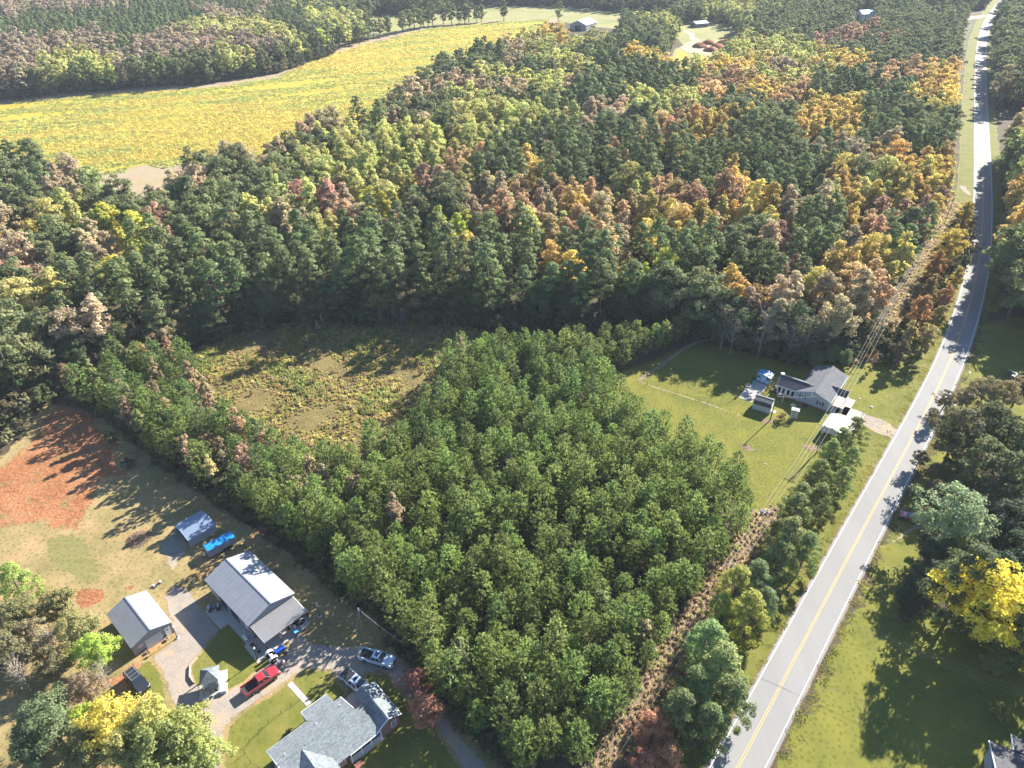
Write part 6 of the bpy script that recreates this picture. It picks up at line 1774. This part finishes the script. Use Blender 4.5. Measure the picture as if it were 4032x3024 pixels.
# ---------------------------------------------------------------- brush piles
def brush_pile(name, label, px, R, n, mat, seed, h=.9):
    r = random.Random(seed); t = thing(name, label, 'brush pile', (*G2(*px), 0)); m = MB()
    for _ in range(n):
        a = r.uniform(0, 6.28); d = R * r.random() ** .6; L = r.uniform(.5, 1.6); b = r.uniform(0, 6.28)
        z = h * (1 - d / R) * r.uniform(.3, 1) + .05
        p = Vector((d * math.cos(a), d * math.sin(a), z)); q = Vector((math.cos(b), math.sin(b), r.uniform(-.25, .35))) * L / 2
        m.tube([tuple(p - q), tuple(p + q)], [.03, .015], 3, cap=False)
    o = m.build('sticks', mat, t, fix=False); tag(o, kind='stuff')
brush_pile('brush_pile', 'grey brown brush pile on the mown yard edge', (545, 2125), 2.2, 320, plain('stick_brown', (.22, .16, .12), .9, vary=.3), 5)
brush_pile('brush_pile', 'grey stick pile at the foot of the wood by clearing', (1362, 1270), 2.4, 220, plain('stick_grey', (.32, .32, .33), .9, vary=.3), 6)
brush_pile('brush_pile', 'pale stick heap against the trees behind pink saplings', (1475, 1262), 1.8, 160, plain('stick_grey', (.32, .32, .33), .9, vary=.3), 7, 1.5)
# dirt heaps in the far clearing
for k, q in enumerate(((2755, 185), (2790, 172), (2825, 188), (2850, 172), (2800, 200))):
    r = random.Random(k + 3); m = MB(); m.lathe((0, 0, -.2), [(6, 0), (5, 1.2), (3, 2.6), (.8, 3.4)], 14); m.v = [(x * r.uniform(.8, 1.2), y * r.uniform(.8, 1.2), z * r.uniform(.8, 1.1)) for x, y, z in m.v]
    o = m.build('dirt_heap', M_CLAY, None, smooth=True, loc=(*G2(*q), 0)); tag(o, 'heap of reddish dirt in the far clearing by the farm shed', 'dirt heap', 'dirt heaps of the far clearing')

# ---------------------------------------------------------------- power line
M_POLE = plain('pole_wood', (.22, .19, .16), .9, vary=.2); M_WIRE = plain('bare_wire', (.50, .46, .40), .5)
POLES = []
def power_pole(base, h, rz, label, arm=True, transformer=False):
    t = thing('power_pole', label, 'power pole', (base[0], base[1], 0), rz)
    m = MB(); m.tube([(0, 0, -.1), (0, 0, h)], [.17, .11], 9); m.build('pole', M_POLE, t)
    if arm:
        m = MB(); m.box((.14, 0, h - .45), (.1, 2.5, .12)); cr = m.build('crossarm', M_POLE, t)
        for y in (-1.15, -.45, .45, 1.15):
            q = MB(); q.lathe((.14, y, h - .39), [(.04, 0), (.07, .06), (.05, .14), (.03, .2)], 8); q.build('insulator', M_STEEL, cr)
        m = MB(); m.tube([(.1, -.7, h - .48), (.05, 0, h - 1.1)], .025, 4); m.tube([(.1, .7, h - .48), (.05, 0, h - 1.1)], .025, 4); m.build('brace', M_STEEL, t)
    if transformer:
        m = MB(); m.lathe((-.35, 0, h - 1.9), [(.22, 0), (.25, .08), (.25, .8), (.2, .9), (.06, 1.0)], 12); m.build('transformer', plain('transformer_grey', (.45, .47, .48), .5), t)
    return t
pb = [None] * 7
pb[1] = Vector(G2(3214, 1783)); pb[0] = Vector(G2(2881, 2222, 8.6)); pb[2] = Vector(G2(3481, 1253, 9.5)); pb[3] = Vector(G2(3757, 776, 10)); pb[4] = Vector(G2(3770, 603, 10)); pb[5] = Vector(G2(3790, 294, 11)); pb[6] = Vector(G2(3826, 40, 11))
pm_1 = pb[0] + (pb[0] - pb[1]).normalized() * 48
hs = [8.6, 7.6, 9.5, 10, 10, 11, 11]
labs = ['power pole with crossarm in the brush beside roadside pines', 'power pole with transformer and crossarm at white carport', 'power pole with crossarm rising behind the blue house', 'power pole beside the orange roadside trees', 'power pole at the start of the grassy verge', 'power pole on the verge facing far tree shadows', 'distant power pole at the dirt road junction']
line_pts = [pm_1] + pb
lh = [8.6] + hs
for k in range(7):
    d = (line_pts[min(k + 2, 7)] - line_pts[k]).normalized()
    power_pole(pb[k], hs[k], math.atan2(d.y, d.x), labs[k], True, k == 1)
def wire(a, b, sag, label, group, r=.03):
    P = []
    n = 14
    for k in range(n + 1):
        t = k / n; p = a.lerp(b, t); p.z -= sag * 4 * t * (1 - t); P.append(tuple(p))
    m = MB(); m.tube(P, r, 4); o = m.build('power_line', M_WIRE, None, fix=False); tag(o, label, 'wire', group)
for k in range(7):
    A, B = line_pts[k], line_pts[k + 1]
    d = (B - A).normalized(); n = Vector((-d.y, d.x))
    span = ['along the brush cut to the pole beside roadside pines', 'from the brush cut pole to the carport pole', 'from the carport pole over the blue house', 'through the clearing behind the roadside trees', 'between two poles near the orange trees', 'along the grassy verge poles', 'between the farthest two poles'][k]
    for off, dz in ((-1.15, -.2), (.45, -.2), (1.15, -.2), (0, -1.6)):
        wire(Vector((*(A + n * off), lh[k] + dz)), Vector((*(B + n * off), lh[k + 1] + dz)), .5 + (B - A).length * .006, 'thin overhead wire ' + span, 'overhead wires ' + span, .007 if k == 0 else .018)
# service span across the road, house drops
for off in (0, .5, 1.0):
    wire(Vector((pb[0].x, pb[0].y, 7.8 - off * .5)), Vector((*G2(4420, 2860 + off * 40, 8), 8)), 1.0, 'overhead service wire crossing the road towards the right lawn', 'service wires across the road', .008)
p3 = thing('utility_pole', 'short wooden service pole beside the gravel turning', 'utility pole', (*G2(1428, 2489), 0))
m = MB(); m.tube([(0, 0, -.1), (0, 0, 6.2)], [.14, .1], 8); m.build('pole', M_POLE, p3)
m = MB(); m.lathe((.1, -.12, 5.6), [(.06, 0), (.14, .05), (.14, .4), (.05, .5)], 10); m.build('lamp', plain('lamp_pale2', (.6, .55, .55), .3), p3)
wire(Vector((*G2(1428, 2489), 6.0)), Vector((*G2(1600, 2570), 2.0)), .3, 'dark service cable dropping from short pole into the pines', None, .025)
wire(Vector((*G2(1428, 2489), 6.0)), Vector((*G2(1400, 2530), .05)), .0, 'guy wire of the short pole by the gravel turning', None, .02)
wire(Vector((*G2(3032, 1655), 6.9)), tuple and Vector(tuple(h2.matrix_basis @ Vector((-.05, -1.0, 3.6)))), .3, 'service cable from the yard light pole to blue house', None, .03)
# ================================================================== TREES AND PLANTS ONE CAN POINT AT
rt = random.Random(123)
def tree_at(px, zc, key, var, R_or_scale, col, name, label, cat='tree', group=None, sz=1.0):
    x, y = G2(px[0], px[1], zc)
    return plant(key, var, (x, y, 0), R_or_scale, rt.uniform(0, 6.28), col, name, label, cat, group, sz)
# right of the road
tree_at((3745, 2060), 7.0, 'nearbroad', 0, 1.3, (0.28, 0.33, 0.17), 'round_tree', 'pale silvery green round tree above the maroon car')
tree_at((3870, 2400), 6.5, 'nearbroad', 2, 1.6, (0.66, 0.52, 0.07), 'maple_tree', 'large golden yellow tree beside the shaded roadside lawn')
tree_at((4040, 2480), 6.0, 'nearbroad', 1, 1.1, (0.55, 0.42, 0.06), 'maple_tree', 'smaller golden tree touching the large golden tree')
for k, (p, z, s) in enumerate((((3760, 1730), 7, 1.3), ((3890, 1690), 7, 1.35), ((4010, 1760), 7, 1.35), ((3860, 1850), 6, 1.2), ((3990, 1930), 6, 1.3))):
    tree_at(p, z, 'nearbroad', k, s, jit((0.17, 0.185, 0.075), rt), 'oak_tree', 'broad olive brown tree in the roadside grove', group='olive trees of the roadside grove')
for k, (p, z, s) in enumerate((((3960, 2080), 6, 1.2), ((4030, 2200), 6, 1.2), ((3640, 2290), 3, .7), ((3690, 2190), 4, .8), ((3980, 2290), 5, 1.0), ((3560, 2360), 1.5, .45))):
    tree_at(p, z, 'nearbroad', k + 1, s, jit((0.085, 0.125, 0.06), rt), 'holly_tree', 'dense dark green tree below the pale round tree', group='dark evergreen trees of the grove')
for k, (p, z, s) in enumerate((((3670, 1950), 2.5, .55), ((3640, 2030), 2, .42), ((3700, 1860), 3, .5), ((3620, 1810), 2, .4), ((3670, 1650), 2, .45), ((3720, 1590), 2, .5))):
    tree_at(p, z, 'nearbroad', k, s, jit((0.24, 0.20, 0.10), rt), 'roadside_shrub', 'brown green shrub crowding the right edge of road', 'shrub', 'brown shrubs at the road edge')
for k, p in enumerate(((3840, 1625), (3880, 1618), (3925, 1625), (3970, 1640), (3800, 1660))):
    tree_at(p, 2.0, 'shrub', k, 1.5, jit((0.66, 0.47, 0.05), rt), 'yellow_shrub', 'bright yellow shrub between olive trees and tan tree', 'shrub', 'yellow shrubs of the grove')
for k, (p, z, s) in enumerate((((3880, 1540), 5, .85), ((3960, 1560), 5, .8), ((4020, 1530), 5, .9), ((3800, 1570), 3, .55))):
    tree_at(p, z, 'nearbroad', k + 2, s, jit((0.30, 0.245, 0.13), rt), 'tan_tree', 'tan leaved tree at the upper end of the grove', group='tan trees of the grove')
tree_at((3960, 2780), 2.5, 'shrub', 1, 1.4, (0.40, 0.38, 0.09), 'lawn_shrub', 'yellow green shrub at the foot of the golden tree', 'shrub')
tree_at((3930, 2600), 3.5, 'nearbroad', 0, .55, (0.20, 0.22, 0.08), 'oak_tree', 'small green tree under the golden tree crown')
# trees off the lower right whose shade falls on the lawn
for k, (x, y, s) in enumerate(((66, 70, 1.5), (72, 62, 1.4), (60, 64, .8), (78, 70, 1.3), (76, 56, 1.5))):
    if k == 2: continue
    plant('nearpine', k, (x + 6, y + 4, 0), s, k, jit((0.13, 0.165, 0.06), rt), 'pine_tree', 'tall pine standing over the lower right lawn', 'tree', 'pines over the lower right lawn')
# roadside pines left of the road
T3_ = lambda x, y: (2300 + x / 1.7015, 1200 + y / 1.7015)
T4_ = lambda x, y: (2500 + x / 1.444, 2000 + y / 1.444)
for k, (f, p, z, s) in enumerate(((T3_, (1800, 890), 4.5, 0.84), (T3_, (1710, 960), 4.5, 0.81), (T3_, (1640, 1040), 4.5, 0.81), (T3_, (1780, 1060), 4.0, 0.68), (T3_, (1560, 1160), 4.5, 0.78), (T3_, (1720, 1200), 4.0, 0.68), (T3_, (1440, 1330), 4.5, 0.81), (T3_, (1560, 1340), 4.5, 0.81))):
    tree_at(f(*p), z, 'nearpine', k, s, jit((0.25, 0.30, 0.085), rt), 'pine_tree', 'bushy roadside pine below the white carport', 'tree', 'roadside pines by the carport')
for k, (f, p, z, s) in enumerate(((T4_, (900, 60), 6, 1.00), (T4_, (860, 200), 6.5, 1.06), (T4_, (960, 270), 5, 0.88), (T4_, (820, 320), 5, 0.88))):
    tree_at(f(*p), z, 'nearpine', k + 1, s, jit((0.25, 0.30, 0.09), rt), 'pine_tree', 'broad roadside pine leaning over the road edge', 'tree', 'middle roadside pines')
for k, (f, p, z, s, c) in enumerate(((T4_, (580, 450), 6, 0.91, (0.36, 0.39, 0.08)), (T4_, (690, 400), 6, 0.85, (0.24, 0.31, 0.11)), (T4_, (740, 540), 5, 0.72, (0.22, 0.30, 0.11)), (T4_, (640, 620), 6, 0.98, (0.38, 0.40, 0.075)), (T4_, (500, 560), 5, 0.65, (0.30, 0.35, 0.08)))):
    tree_at(f(*p), z, 'nearpine', k, s, jit(c, rt), 'pine_tree', 'yellowish green pine in the lower roadside clump', 'tree', 'yellowish roadside pines')
for k, (p, z, s, c) in enumerate((((430, 760), 9, 1.09, (0.26, 0.32, 0.11)), ((490, 900), 9, 1.15, (0.25, 0.31, 0.10)), ((360, 1010), 8, 0.98, (0.17, 0.22, 0.08)), ((560, 1080), 7, 0.92, (0.24, 0.29, 0.10)), ((270, 1150), 7, 0.92, (0.2, 0.24, 0.08)), ((420, 1230), 6, 0.86, (0.15, 0.19, 0.065)))):
    tree_at(T4_(*p), z, 'nearpine', k + 2, s, jit(c, rt), 'pine_tree', 'big dark pine overhanging the road lower down', 'tree', 'big lower roadside pines')
for k, (p, z, s) in enumerate((((110, 1230), 5, .62), ((200, 1400), 4, .6), ((60, 1430), 4, .55))):
    tree_at(T4_(*p), z, 'nearbroad', k, s, jit((0.50, 0.255, 0.15), rt), 'maple_tree', 'salmon orange leaved tree beside the lower roadside pines', 'tree', 'salmon trees at the brush cut')
# trees between power line and road
T5_ = lambda x, y: (3300 + x / 1.276, y / 1.276)
for k, (p, s, c) in enumerate((((650, 1060), .62, (.56, .42, .07)), ((600, 1150), .55, (.50, .38, .08)), ((570, 1230), .72, (.52, .34, .085)), ((500, 1320), .68, (.50, .32, .09)), ((610, 1370), .5, (.46, .36, .08)), ((470, 1430), .62, (.44, .27, .10)), ((560, 1440), .5, (.42, .22, .12)), ((430, 1530), .6, (.42, .28, .10)), ((520, 1560), .52, (.45, .32, .09)), ((380, 1620), .5, (.36, .27, .12)), ((460, 1650), .5, (.38, .28, .10)), ((340, 1700), .45, (.25, .2, .1)))):
    tree_at(T5_(*p), 9.0, 'broad', k, s * 1.25, jit(c, rt), 'hickory_tree', 'golden orange tree between power line and road', 'tree', 'autumn trees between power line and road')
tree_at(T5_(515, 1030), 5.0, 'nearbroad', 1, .6, (.27, .12, .10), 'maple_tree', 'dark red round tree beside the power line clearing')
tree_at((3445, 1420), 2.5, 'thin', 1, .55, (.42, .26, .17), 'sapling', 'bare pinkish sapling behind the porch of blue house')
# bare pale trees at the lawn edge
for k, p in enumerate(((2890, 1320), (3060, 1300), (3120, 1340), (3180, 1330), (3240, 1310), (3000, 1330), (2850, 1300))):
    tree_at(p, 6.0, 'bare', k, rt.uniform(.85, 1.1), (.30, .25, .14), 'bare_tree', 'pale half bare tree at the wood edge behind lawn', 'tree', 'bare trees behind the lawn')
tree_at((2905, 1150), 13.0, 'broad', 1, 1.0, (.58, .38, .085), 'hickory_tree', 'golden orange tree standing forward at the lawn wood edge')
for k, p in enumerate(((3270, 1400), (3330, 1410), (3210, 1420))):
    tree_at(p, 2.5, 'nearbroad', k, .5, (.17, .23, .09), 'edge_shrub', 'leafy green shrub at the wood edge behind blue house', 'shrub', 'green shrubs behind blue house')
# shrubs near the blue house
tree_at((3080, 1640), 1.0, 'shrub', 0, 1.05, (.34, .25, .12), 'round_bush', 'round brownish bush beside the white arbour', 'shrub')
tree_at((3395, 1640), 1.2, 'bare', 0, .22, (.30, .25, .13), 'bare_shrub', 'twiggy bare shrub beside the white carport drive', 'shrub')
# the weedy clearing
for k, (p, s, c) in enumerate((((1045, 1385), .55, (.42, .25, .20)), ((1250, 1290), .6, (.46, .33, .24)), ((1195, 1270), .6, (.30, .2, .17)), ((1500, 1235), .75, (.33, .2, .17)), ((1550, 1245), .8, (.34, .2, .18)), ((1585, 1255), .7, (.33, .2, .18)), ((1620, 1220), .65, (.27, .24, .15)), ((1750, 1270), .6, (.27, .2, .16)), ((1420, 1240), .5, (.25, .2, .15)), ((1265, 1255), .5, (.4, .3, .2)))):
    tree_at(p, 3.5, 'thin', k, s, c, 'sapling', 'slim pinkish brown sapling in the weedy clearing', 'tree', 'pinkish saplings of the clearing')
for k, p in enumerate(((1145, 1370), (1185, 1365), (1120, 1400), (975, 1410), (1240, 1490))):
    tree_at(p, 1.2, 'youngpine', k, .28, (.26, .30, .08), 'cedar_sapling', 'tiny green conifer growing in the weedy clearing', 'tree', 'small conifers of the clearing')
# brick house maple
tree_at((1680, 2800), 3.5, 'nearbroad', 1, .68, (.42, .19, .13), 'maple_tree', 'copper red maple beside the brick house wing')
tree_at((1640, 2690), 3.0, 'nearbroad', 3, .5, (.33, .16, .12), 'maple_tree', 'smaller copper red maple behind the brick house maple')
tree_at((1135, 2880), .6, 'shrub', 1, .5, (.10, .15, .05), 'lawn_bush', 'dark little bush on the brick house lawn', 'shrub')
# lower left corner
for k, (p, z, key, s, c, lab) in enumerate((
    ((430, 2850), 6, 'nearbroad', .9, (.56, .44, .09), 'golden tree top beside the black utility vehicle'),
    ((600, 2860), 6, 'nearbroad', 1.05, (.40, .40, .10), 'large yellow green tree above the lower drive'),
    ((730, 2900), 5.5, 'nearbroad', .95, (.38, .40, .11), 'leafy olive green tree overhanging the gravel drive'),
    ((640, 2980), 5, 'nearbroad', 1.0, (.34, .36, .11), 'yellow green tree below the large yellow green tree'),
    ((330, 2825), 4, 'nearbroad', .6, (.36, .44, .06), 'bright lime green tree next to the golden tree'),
    ((190, 2860), 5, 'nearbroad', .9, (.19, .24, .11), 'grey green tree in the dark lower corner'),
    ((110, 2920), 5, 'nearbroad', .8, (.15, .20, .09), 'dark green tree beside the grey green tree'),
    ((365, 2555), 5, 'nearbroad', .72, (.38, .45, .08), 'bright green tree against the garage side'),
    ((300, 2480), 5, 'nearbroad', .75, (.30, .29, .11), 'olive green tree behind the bright green tree'),
    ((230, 2380), 5, 'nearbroad', .8, (.33, .30, .12), 'olive tan tree at the yard corner'),
    ((330, 2700), 4, 'nearbroad', .55, (.42, .29, .20), 'pinkish tan tree near the utility vehicle'),
    ((60, 2290), 6, 'nearpine', .85, (.30, .38, .09), 'bright green pine at the left yard edge'),
    ((60, 2420), 5, 'nearbroad', .8, (.28, .26, .11), 'brownish green tree below the bright green pine'),
    ((120, 2500), 5, 'nearbroad', .7, (.32, .25, .14), 'tan tree with thin crown in the left corner grove'),
    ((520, 2960), 5, 'nearbroad', .9, (.36, .36, .11), 'olive yellow tree hiding the lower drive bend'),
    ((800, 2990), 4, 'nearbroad', .7, (.36, .38, .11), 'light green tree at the lower end of drive'),
    ((330, 2950), 4.5, 'nearbroad', .8, (.26, .26, .1), 'brownish green tree below the bright lime tree'),
    ((20, 2560), 5, 'nearbroad', .8, (.22, .2, .1), 'dull green tree at the left corner grove'),
    ((200, 2600), 4, 'nearbroad', .6, (.24, .22, .1), 'dull olive tree amid the left corner grove'))):
    tree_at(p, z, key, k, s, c, 'pine_tree' if key == 'nearpine' else 'yard_tree', lab)
for k, (p, s) in enumerate((((411, 2660), .55), ((215, 2540), .62), ((90, 2670), .6), ((60, 2640), .5))):
    tree_at(p, 3.5, 'bare', k, s, (.36, .3, .2), 'bare_tree', 'pale bare twiggy tree in the left corner grove', 'tree', 'bare trees of the left grove')
# shrubs on and round the clay
for k, (p, z, s, c) in enumerate((((432, 1725), 1.5, 1.4, (.17, .18, .08)), ((508, 1825), 1.2, 1.3, (.11, .13, .06)), ((60, 1680), 1.5, 1.7, (.34, .30, .15)), ((20, 1730), 1.5, 1.8, (.30, .29, .13)), ((100, 1640), 1.2, 1.3, (.30, .27, .15)), ((10, 1620), 1.5, 1.7, (.24, .23, .11)))):
    tree_at(p, z, 'shrub', k, s, c, 'yard_shrub', 'dusty shrub at the red clay patch', 'shrub', 'shrubs of the clay patch')

# ================================================================== LOW GROWTH (uncountable)
def grass_proto(key, n, r, h, blades, seed, mat_s, width=.03, lean=.35):
    for i in range(n):
        g = np.random.default_rng(seed + i); k = blades
        a = g.uniform(0, 6.28, k); rr_ = r * np.sqrt(g.random(k)); P = np.stack([rr_ * np.cos(a), rr_ * np.sin(a), np.zeros(k)], 1)
        D = unit(np.stack([g.normal(size=k) * lean, g.normal(size=k) * lean, np.ones(k)], 1)); L = h * g.uniform(.5, 1.1, k)
        C = P + D * L[:, None] * .45
        Nn = unit(np.cross(D, g.normal(size=(k, 3))))
        me_ = spray_mesh('tuft', C, Nn, D, L, width / h, [mat_s], i)
        PROTO.setdefault(key, []).append((me_, None, me_))
grass_proto('tuft', 4, .55, .8, 40, 900, LEAF_S, .16)
grass_proto('soy', 3, .9, .55, 46, 930, LEAF_S, .22, .7)
grass_proto('lawn_tuft', 3, .5, .16, 30, 950, LEAF_S, .07, .6)
ra = random.Random(31)
its = []
for p in poisson(CLEARING, .62, 71):
    c = ra.choice([(.50, .42, .18), (.56, .46, .20), (.46, .41, .16), (.50, .47, .14), (.40, .36, .17), (.42, .30, .17)])
    f = math.sin(p[0] * .31 + 1.7 * math.sin(p[1] * .17)) + math.sin(p[1] * .27 + p[0] * .11)
    if f > .9 and ra.random() < .7: c = ra.choice([(.30, .33, .11), (.36, .37, .12)])
    if f < -1.1 and ra.random() < .75: continue
    its.append((*p, ra.uniform(.35, .9) * (1 + .35 * f), ra.uniform(0, 6.28), 'tuft', ra.randrange(4), c))
for p in poisson(CLEARING, 3.2, 72):
    if ra.random() < .5: its.append((*p, ra.uniform(.35, .75), ra.uniform(0, 6.28), 'shrub', ra.randrange(4), ra.choice([(.30, .27, .12), (.34, .33, .14), (.40, .32, .15), (.36, .22, .13)])))
scatter('dry_weeds', its, 'golden dry weeds covering the clearing behind plantation', 'weeds')
its = []
for poly, sd in ((LINE_CUT, 73), (LINE_CUT2, 74)):
    for p in poisson(poly, .62, sd):
        its.append((*p, ra.uniform(.35, .9), ra.uniform(0, 6.28), 'tuft', ra.randrange(4), ra.choice([(.54, .42, .28), (.48, .37, .24), (.50, .40, .22), (.42, .33, .20), (.42, .38, .15)])))
scatter('cut_brush', its, 'tan cut brush and weeds below the power line', 'brush')
# crop rows
its = []
rowdir = Vector((math.cos(math.radians(27)), math.sin(math.radians(27)))); rown = Vector((-rowdir.y, rowdir.x))
ys = [p[1] for p in CROP_POLY]; xs = [p[0] for p in CROP_POLY]
us = [Vector(p).dot(rowdir) for p in CROP_POLY]; vs_ = [Vector(p).dot(rown) for p in CROP_POLY]
v_ = min(vs_)
while v_ < max(vs_):
    u_ = min(us) + ra.uniform(0, 2)
    while u_ < max(us):
        p = rowdir * (u_ + ra.uniform(-.4, .4)) + rown * (v_ + ra.uniform(-.12, .12))
        sx, sy = survey((p.x, p.y, 0))
        if -60 < sx < 2300 and inside(p, CROP_POLY):
            f = math.sin(p.x * .021 + 1.3) * math.sin(p.y * .033 + p.x * .008) + .5 * math.sin(v_ * .23 + math.sin(u_ * .02) * 2)
            if f + ra.uniform(-.35, .35) > -.92:
                c = (.60, .50, .15) if f > .15 else ((.54, .49, .155) if f > -.35 else (.42, .44, .15))
                its.append((p.x, p.y, ra.uniform(.75, 1.25), ra.uniform(0, 6.28), 'soy', ra.randrange(3), c))
        u_ += 2.1
    v_ += 2.3
scatter('crop_rows', its, 'yellow ripening crop plants covering the field', 'crop')
# rough grass at lawn edges and along the road
its = []
for i in range(len(ROAD) - 1):
    if not 35 < ROAD[i].y < 260: continue
    for _ in range(16):
        s = ra.choice((-1, 1)); off = s * (3.55 + abs(ra.gauss(0, 1.0)))
        p = road_off(i, off).lerp(road_off(i + 1, off), ra.random())
        its.append((p.x, p.y, ra.uniform(.5, 1.5), ra.uniform(0, 6.28), 'lawn_tuft', ra.randrange(3), ra.choice([(.30, .30, .06), (.38, .33, .08), (.44, .34, .16), (.26, .27, .06)])))
scatter('verge_grass', its, 'rough grass fringing both edges of the road', 'grass')
def lawn_grass(name, poly, space, seed, cols, label, rej=None, smax=1.2):
    its = [(*p, ra.uniform(.4, smax), ra.uniform(0, 6.28), 'lawn_tuft', ra.randrange(3), ra.choice(cols)) for p in poisson(poly, space, seed, rej)]
    scatter(name, its, label, 'grass')
LG = [(.27, .27, .05), (.32, .30, .06), (.37, .33, .07), (.22, .24, .05), (.31, .27, .09)]
YG = [(.28, .25, .08), (.36, .29, .12), (.42, .31, .15), (.24, .24, .06), (.40, .26, .12)]
BLD = [(70, 133, 9.5), (58, 132, 4), (62, 144, 3), (72, 124, 5)]
def near_b(p): return any((p[0] - b[0]) ** 2 + (p[1] - b[1]) ** 2 < b[2] ** 2 for b in BLD) or abs(road_dist(p)) < 3.6
lawn_grass('lawn_grass', HOUSE_LAWN, .6, 81, LG, 'short sunny grass of the lawn round blue house', near_b, .6)
lawn_grass('lawn_grass', [p for p in (RR[::4] + [(85, 60), (85, 30), (30, 30)])] if False else RR[:int(len(RR) * .45):3] + [(95, 80), (95, 40)], .75, 82, LG, 'short sunny grass of the lower right lawn', lambda p: abs(road_dist(p)) < 3.6, .6)
GRV = [PX(GRAVEL1), PX(GRAVEL2)]
def near_y(p): return any(inside(p, g) for g in GRV) or (-60 < p[0] < -10 and 40 < p[1] < 62 and p[0] > -36)
lawn_grass('yard_weeds', [q for q in PX([(0, 1830), (180, 1600), (420, 1660), (600, 1800), (920, 2030), (1200, 2220), (1480, 2450), (1640, 2640), (1750, 2800), (1500, 3000), (0, 3100)])], .8, 83, YG, 'thin dry grass of the left yard', near_y, .6)
# ================================================================== AIR
hz = MB()
hz.box((0, 700, 54.5), (2600, 2000, 113))
haze = hz.build('haze', [], fix=True)
hm = bpy.data.materials.new('haze_air'); hm.use_nodes = True
hn = hm.node_tree; hn.nodes.clear()
ho = hn.nodes.new('ShaderNodeOutputMaterial'); pv = hn.nodes.new('ShaderNodeVolumePrincipled')
pv.inputs['Color'].default_value = (0.80, 0.88, 1.0, 1.0)
pv.inputs['Density'].default_value = 0.0001
pv.inputs['Anisotropy'].default_value = 0.0
hn.links.new(pv.outputs[0], ho.inputs['Volume'])
haze.data.materials.append(hm)
tag(haze, kind='stuff')
